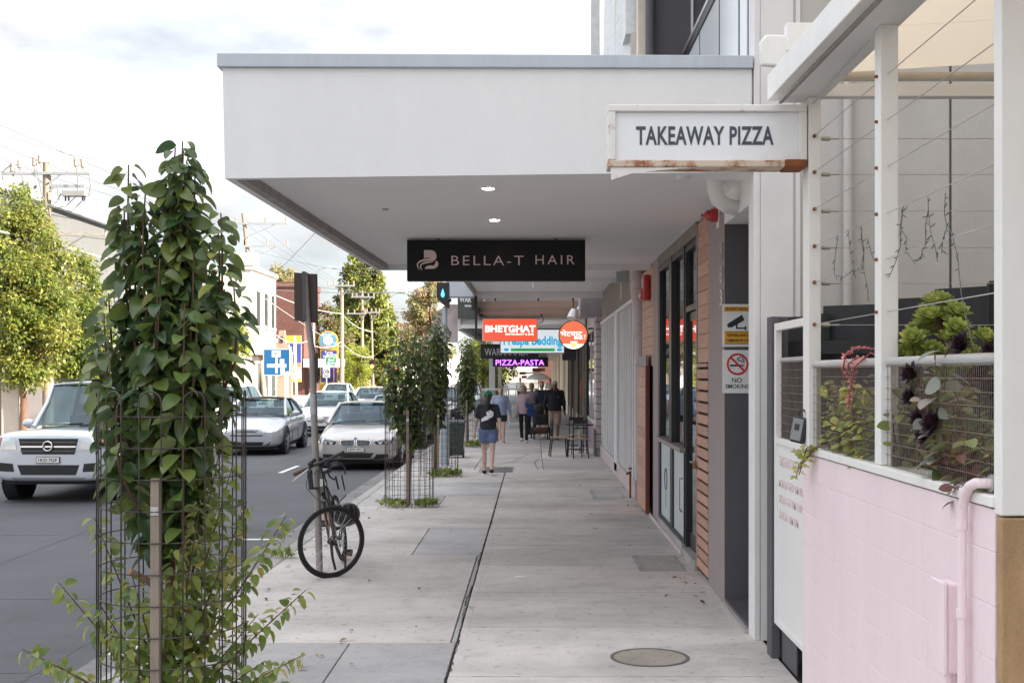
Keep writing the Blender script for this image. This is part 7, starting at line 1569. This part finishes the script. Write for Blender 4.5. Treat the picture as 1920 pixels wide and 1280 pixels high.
part('loop', MB().ring((.03,-.03,.0), .085, .009, 24, 6, 'y', -20, 260), M_black, lk, smooth=80); part('barrel', MB().cyl((-.06,-.06,.05),.025,.06,10), M_black, lk)
part('tail', MB().tube([(.02,-.03,-.05),(.05,-.03,-.18)], .010, 6).tube([(.08,-.03,-.04),(.11,-.03,-.19)], .008, 6), M_black, lk)
ul = thing('u_lock', 'black L shaped lock bar strapped across the sign pole', 'lock', (-2.16, 11.95, .88))
part('upright', MB().hexa([(-.025,-.02,-.06),(.02,-.02,-.06),(.02,.02,-.06),(-.025,.02,-.06),(-.04,-.02,.13),(.0,-.02,.13),(.0,.02,.13),(-.04,.02,.13)]), M_black, ul, bevel=.008); part('arm', MB().tube([(0,0,-.05),(.15,0,-.03)], .012, 6), M_black, ul, smooth=60)

# ================================================================== people
M_skin = mat('fair skin', (0.64,0.44,0.35), 0.55, var=.04); M_skin2 = mat('tan skin', (0.36,0.20,0.13), 0.55, var=.04); M_skin3 = mat('brown skin', (0.20,0.11,0.07), 0.55, var=.04)
M_hairb = mat('black hair', (0.015,0.012,0.011), 0.5, var=.2); M_hairbr = mat('brown hair', (0.08,0.045,0.03), 0.5, var=.2)
cloth = lambda n_, c_: MATS.get(n_) or mat(n_, c_, 0.85, var=.10, vs=9, bump=.3, bs=25)
def caps(mb, a, b, ra, rb, n=12, k=5):
    a, b = Vector(a), Vector(b); d = (b-a).normalized() if (b-a).length > 1e-6 else Vector((0,0,1)); pts = []; rs = []
    for i in range(k): t_ = math.pi/2*(1-i/k); pts.append(a-d*ra*math.sin(t_)); rs.append(max(.002, ra*math.cos(t_)))
    pts.append(a); rs.append(ra); pts.append(b); rs.append(rb)
    for i in range(1, k+1): t_ = math.pi/2*i/k; pts.append(b+d*rb*math.sin(t_)); rs.append(max(.002, rb*math.cos(t_)))
    mb.tube(pts, rs, n)
def remeshed(mb, m, voxel, smooth_it=3, name='body'):
    me = mb.mesh(name, m); o = bpy.data.objects.new('tmp', me); COL.objects.link(o)
    r_ = o.modifiers.new('r', 'REMESH'); r_.mode = 'VOXEL'; r_.voxel_size = voxel
    s_ = o.modifiers.new('s', 'SMOOTH'); s_.iterations = smooth_it; s_.factor = .5
    dg = bpy.context.evaluated_depsgraph_get(); q = bpy.data.meshes.new_from_object(o.evaluated_get(dg)); bpy.data.objects.remove(o); bpy.data.meshes.remove(me)
    q.shade_smooth(); 
    if not q.materials: q.materials.append(m)
    return q
def hand(mb, w_, d, side, curl=.5):
    """palm and five fingers hanging from the wrist along d"""
    w_, d = Vector(w_), Vector(d).normalized(); f_ = Vector((0,-1,0)); f_ = (f_-d*f_.dot(d)).normalized(); s_ = d.cross(f_)
    caps(mb, w_, w_+d*.075, .024, .034, 8, 3)
    for q in range(4):
        b_ = w_+d*.085+f_*(.030-.020*q); l_ = (.068,.078,.072,.055)[q]; c1 = b_+d*l_*.55+s_*side*.004; c2 = c1+(d*(1-curl)+s_*side*-curl).normalized()*l_*.5
        mb.tube([b_-d*.02, b_, c1, c2], [.010,.010,.009,.006], 6)
    tb_ = w_+d*.03+f_*.026; mb.tube([tb_-d*.01, tb_, tb_+d*.035+f_*.022, tb_+d*.062+f_*.026], [.012,.012,.010,.007], 6)
def person(label, x, y, rz, ht, skin, top, bottom, hair, group, shirt='tee', legs='trousers', stride=.12, arms=((.02,-.05),(.02,.06)), shoe=None, female=False, build=1.0, face=True, cap=None, hood=False, longhair=0, lean=0.0, elbow=(.0,.0), swap=1):
    t = thing('person', label, 'person', (x, y, 0), rz, group); k = ht/1.70; V = lambda a, b, c: Vector((a*k, b*k, c*k))     # faces -Y
    st = stride; sw = (.158 if female else .185)*build; hip = .088 if not female else .095
    hj = {s_: V(s_*hip, 0, .90) for s_ in (-1, 1)}; ank = {-1: V(-hip*.85, st*swap, .085), 1: V(hip*.85, -st*swap, .085)}
    kn = {s_: (hj[s_]+ank[s_])/2+V(0, -.035-.02*abs(st), .0) for s_ in (-1, 1)}
    if abs(st) > .08:
        b_ = -1 if swap > 0 else 1; ank[b_] = ank[b_]+V(0, .05, .05)
    sh = {s_: V(s_*sw, .01+lean, 1.39) for s_ in (-1, 1)}
    el, wr = {}, {}
    for s_, (ox, oy), eb in ((-1, arms[0], elbow[0]), (1, arms[1], elbow[1])):
        el[s_] = sh[s_]+V(s_*(.03+ox), oy*.7+.01, -.29); wr[s_] = el[s_]+V(s_*ox*.6-s_*eb*.12, oy-.04-eb*.22, -.25+eb*.24)
    b = MB(); vx = .014*k
    for s_ in (-1, 1):
        caps(b, hj[s_], kn[s_], .083*k*build, .052*k); caps(b, kn[s_], (kn[s_]*.45+ank[s_]*.55)+V(0,.012,0), .050*k, .050*k); caps(b, (kn[s_]*.45+ank[s_]*.55), ank[s_], .046*k, .033*k)
        caps(b, ank[s_]+V(0,.03,-.03), ank[s_]+V(0,-.13,-.05), .036*k, .030*k)
        caps(b, sh[s_], el[s_], .047*k*build, .038*k); caps(b, el[s_], wr[s_], .037*k, .025*k)
    caps(b, V(-.05,0,.93), V(.05,0,.93), .115*k*build, .115*k*build); b.ell(V(0,.005+lean*.5,1.08), (.135*k*build,.095*k*build,.17*k), 14, 9); b.ell(V(0,.005+lean,1.27), (.165*k*build,.108*k*build,.17*k), 14, 9); caps(b, sh[-1]*.75+V(0,0,1.39)*.25, sh[1]*.75+V(0,0,1.39)*.25, .055*k, .055*k)
    nb = V(0, .012+lean, 1.42); hc = V(0, -.012+lean, 1.59); caps(b, nb, V(0,.0+lean,1.53), .052*k, .048*k); b.ell(hc, (.073*k,.092*k,.112*k), 14, 10); b.ell(V(0,-.05+lean,1.535), (.05*k,.045*k,.045*k), 12, 8)
    if face: caps(b, V(0,-.098+lean,1.60), V(0,-.112+lean,1.572), .010*k, .015*k, 8, 3)
    for s_ in (-1, 1): b.ell(V(s_*.073,.0+lean,1.585), (.012*k,.022*k,.03*k), 8, 6)
    body = remeshed(b, skin, vx, 3)
    hm_ = MB()
    for s_ in (-1, 1): hand(hm_, wr[s_], (wr[s_]-el[s_]), s_)
    tmp = bmesh.new(); tmp.from_mesh(body); tmp.from_mesh(hm_.mesh('h', skin, 180)); tmp.to_mesh(body); tmp.free()
    body.shade_smooth(); part('body', body, None, t)
    if face:
        e = MB(); 
        for s_ in (-1, 1): e.ell(V(s_*.030,-.093+lean,1.603), (.014*k,.008*k,.007*k), 8, 6).ell(V(s_*.031,-.095+lean,1.622), (.02*k,.008*k,.004*k), 8, 6)
        part('eyes', e, M_hairb, t, smooth=80); part('mouth', MB().ell(V(0,-.094+lean,1.538), (.024*k,.008*k,.007*k), 10, 6), mat('lips',(0.36,0.14,0.12),0.5) if 'lips' not in MATS else MATS['lips'], t, smooth=80)
    # clothes
    c = MB(); zt = .93 if shirt != 'long' else .86; g_ = .018 if shirt == 'tee' else .032
    c.ell(V(0,.005+lean,1.27), ((.168+g_)*k*build,(.112+g_)*k*build,.17*k), 16, 10); caps(c, sh[-1]*.8+V(0,0,1.385)*.2, sh[1]*.8+V(0,0,1.385)*.2, (.055+g_*.6)*k, (.055+g_*.6)*k)
    c.tube([V(0,lean*.2,zt), V(0,lean*.4,1.05), V(0,lean,1.30)], [(.150+g_)*k*build,(.140+g_)*k*build,(.140+g_)*k*build], 18)
    for s_ in (-1, 1):
        if shirt == 'tee': caps(c, sh[s_], sh[s_].lerp(el[s_], .62), .060*k*build, .062*k*build)
        else: caps(c, sh[s_], el[s_], .062*k*build, .056*k*build); caps(c, el[s_], el[s_].lerp(wr[s_], .92), .056*k*build, .042*k)
    if hood: c.ell(V(0,.075+lean,1.46), (.12*k,.075*k,.085*k), 12, 8); 
    part('top', remeshed(c, top, .016*k, 3, 'top'), None, t)
    p_ = MB(); caps(p_, V(-.05,0,.935), V(.05,0,.935), .130*k*build, .130*k*build)
    for s_ in (-1, 1):
        if legs == 'shorts':
            caps(p_, hj[s_], hj[s_].lerp(kn[s_], .42), .102*k*build, .100*k*build)
        elif legs == 'long shorts': caps(p_, hj[s_], hj[s_].lerp(kn[s_], .92), .098*k*build, .082*k*build)
        else: caps(p_, hj[s_], kn[s_], .092*k*build, .064*k*build); caps(p_, kn[s_], ank[s_]+V(0,0,.02), .062*k, .052*k)
    part({'shorts':'shorts','long shorts':'shorts','trousers':'trousers'}[legs], remeshed(p_, bottom, .016*k, 3, 'trousers'), None, t)
    for s_ in (-1, 1):
        so_ = MB(); caps(so_, ank[s_]+V(0,.035,-.038), ank[s_]+V(0,-.145,-.052), .044*k, .038*k); 
        shm = part('shoe', so_, shoe or M_wht, t, smooth=80); part('sole', MB().box(-.042*k,-.185*k,-.012*k,.042*k,.075*k,.010*k).xf(Matrix.Translation(ank[s_]+V(0,0,-.082))), M_wht if shoe else M_under, shm, bevel=.008)
    hr = MB(); hr.ell(V(0,.012+lean,1.615), (.081*k,.094*k,.105*k), 14, 9)
    if longhair: 
        hr.tube([V(0,.08+lean,1.62), V(0,.125+lean,1.52), V(.01,.135+lean,1.40), V(.015,.13+lean,1.40-longhair)], [.05*k,.055*k,.05*k,.02*k], 10)
    if female and not longhair: hr.ell(V(0,.06+lean,1.56), (.078*k,.05*k,.10*k), 12, 8)
    hh = remeshed(hr, hair, .013*k, 2, 'hair')
    # keep the face clear
    bmm = bmesh.new(); bmm.from_mesh(hh); bmesh.ops.delete(bmm, geom=[v for v in bmm.verts if v.co.y < (-.035+lean)*k and v.co.z < 1.645*k and v.co.z > 1.3*k], context='VERTS'); bmm.to_mesh(hh); bmm.free()
    part('hair', hh, None, t)
    if cap:
        cm_ = MB(); cm_.ell(V(0,.0+lean,1.65), (.088*k,.102*k,.075*k), 14, 8); cp_ = part('cap', cm_, cap, t, smooth=80)
        part('peak', MB().hexa([V(-.07,-.08+lean,1.645),V(.07,-.08+lean,1.645),V(.06,-.175+lean,1.625),V(-.06,-.175+lean,1.625),V(-.07,-.08+lean,1.66),V(.07,-.08+lean,1.66),V(.06,-.175+lean,1.635),V(-.06,-.175+lean,1.635)]), cap, cp_, bevel=.006) if face else part('knit_ribs', MB().ring(V(0,.0+lean,1.625), .092*k, .014*k, 20, 6), cap, cp_, smooth=80)
    return t, k, V, wr, el
W1, k, V, wr, el = person('woman walking away in navy tee, blue shorts and green beanie', -.87, 23.6, R(180), 1.60, M_skin, cloth('navy tee',(0.022,0.024,0.035)), cloth('blue shorts',(0.13,0.18,0.33)), M_hairb, 'people walking on the footpath', 'tee', 'shorts', .19, ((.035,.06),(.05,-.06)), cloth('black trainers',(0.02,0.02,0.02)), True, 1.06, False, cloth('green beanie',(0.01,0.17,0.10)), False, .16)
top_ = [c for c in W1.children if c.name.startswith('top')][0].data
tb_ = BVHTree.FromPolygons([tuple(q.co) for q in top_.vertices], [tuple(p_.vertices) for p_ in top_.polygons])
k = 1.60/1.70
for P_ in ([(-.03,1.29),(.05,1.33),(.12,1.28),(.11,1.20),(.04,1.16),(-.02,1.21)], [(-.14,1.09),(.02,1.14),(.02,1.20),(-.05,1.21),(-.13,1.15)]):
    decal([(-a*k, b*k) for a, b in P_], tb_, M_wht, 'back_print', W1, False, .006)
person('woman in a loose pale blue shirt walking towards the camera', -.92, 34.4, R(8), 1.56, M_skin, cloth('pale blue shirt',(0.36,0.43,0.60)), cloth('dark grey shorts',(0.03,0.03,0.035)), M_hairbr, 'people walking on the footpath', 'long', 'shorts', .10, ((.05,.0),(.06,-.02)), cloth('sandals',(0.35,0.22,0.15)), True, 1.12)
W3, k, V, wr3, _ = person('young woman in pale pink top and black leggings with blue tote', -.26, 34.7, R(-4), 1.60, M_skin2, cloth('pale pink top',(0.50,0.36,0.41)), cloth('black leggings',(0.014,0.014,0.016)), M_hairb, 'people walking on the footpath', 'long', 'trousers', .11, ((.03,.02),(.03,-.05)), None, True, .92, elbow=(.0,.75))
W4, *_ = person('woman in sunglasses and dusty grey top behind the pink top', -.05, 37.6, R(3), 1.66, M_skin2, cloth('dusty grey top',(0.25,0.22,0.25)), cloth('black leggings',(0.014,0.014,0.016)), M_hairb, 'people walking on the footpath', 'tee', 'trousers', .08, female=True, swap=-1)
W5, *_ = person('man in navy polo pushing the black pram', .26, 37.7, R(-3), 1.70, M_skin, cloth('navy polo',(0.018,0.025,0.05)), cloth('dark shorts',(0.03,0.03,0.04)), M_hairbr, 'people walking on the footpath', 'tee', 'long shorts', .10, ((.02,-.02),(.02,-.02)), elbow=(.55,.55))
W6, k, V, *_ = person('man in black hoodie, beige shorts and pale cap', .62, 35.6, R(2), 1.72, M_skin3, cloth('black hoodie',(0.012,0.013,0.016)), cloth('beige shorts',(0.40,0.29,0.22)), M_hairb, 'people walking on the footpath', 'long', 'long shorts', .10, ((.04,.02),(.03,-.03)), cloth('dark trainers',(0.05,0.05,0.055)), False, 1.10, True, cloth('pale cap',(0.50,0.48,0.48)), True, elbow=(.15,.0))
part('chest_logo', MB().add([tuple(V(a,-.165,b)) for a, b in [(.07,1.27),(.10,1.27),(.10,1.24),(.07,1.24)]], [(0,1,2,3)]), M_wht, W6)
for w_ in (W4, W5): part('sunglasses', MB().ell((-.03,-.093,1.605*w_.location.z+1.57),(.024,.012,.016)).ell((.03,-.093,1.57),(.024,.012,.016)), M_black, w_, smooth=80)
tote = thing('tote_bag', 'big royal blue tote bag held by the woman in pink', 'bag', (-.12, 34.45, .98))
part('bag', MB().hexa([(-.05,-.10,-.22),(.16,-.08,-.26),(.18,.10,-.26),(-.03,.10,-.22),(-.12,-.06,.14),(.08,-.06,.12),(.10,.06,.12),(-.10,.06,.14)]), cloth('royal blue bag',(0.015,0.06,0.25)), tote, bevel=.03)
part('handle', MB().tube([(-.1,0,.13),(-.06,0,.26),(.02,0,.24),(.07,0,.12)], .010, 6), cloth('royal blue bag',(0,0,0)), tote, smooth=60)
sb_ = thing('pram', 'black pram with tan basket pushed along the footpath', 'pram', (.22, 36.5, 0))
part('hood', MB().ell((0,.1,.86),(.23,.24,.20),16,10), cloth('pram cloth',(0.02,0.02,0.022)), sb_, smooth=80)
part('seat', MB().hexa([(-.2,-.25,.42),(.2,-.25,.42),(.2,.25,.5),(-.2,.25,.5),(-.21,-.2,.72),(.21,-.2,.72),(.22,.3,.9),(-.22,.3,.9)]), cloth('pram cloth',(0,0,0)), sb_, bevel=.05)
part('basket', MB().hexa([(-.18,-.25,.16),(.18,-.25,.16),(.18,.3,.16),(-.18,.3,.16),(-.2,-.28,.34),(.2,-.28,.34),(.2,.32,.34),(-.2,.32,.34)]), cloth('tan basket',(0.14,0.07,0.04)), sb_, bevel=.03)
for sx in (-1, 1):
    part('frame_tube', MB().tube([(sx*.2,-.33,.13),(sx*.22,0,.55),(sx*.22,.5,1.02)], .014, 6).tube([(sx*.22,.02,.55),(sx*.25,.38,.17)], .012, 6), M_under, sb_, smooth=60)
    part('wheel', MB().cyl((sx*.2-.02,-.33,.13),.13,.04,18,'x'), M_tyre, sb_, smooth=40); part('wheel', MB().cyl((sx*.27-.02,.38,.17),.17,.04,20,'x'), M_tyre, sb_, smooth=40)
part('handle', MB().tube([(-.22,.5,1.02),(.22,.5,1.02)], .016, 8), M_black, sb_)
person('tiny distant walker in white at the right shop fronts', .9, 66, R(5), 1.7, M_skin2, cloth('white shirt',(0.7,0.7,0.7)), cloth('dark shorts',(0,0,0)), M_hairb, 'distant walkers', 'tee', 'trousers', .1)
person('tiny distant walker in pale shirt under the far verandah', -.75, 70, R(0), 1.7, M_skin, cloth('white shirt',(0.7,0.7,0.7)), cloth('black leggings',(0,0,0)), M_hairbr, 'distant walkers', 'tee', 'trousers', .1)
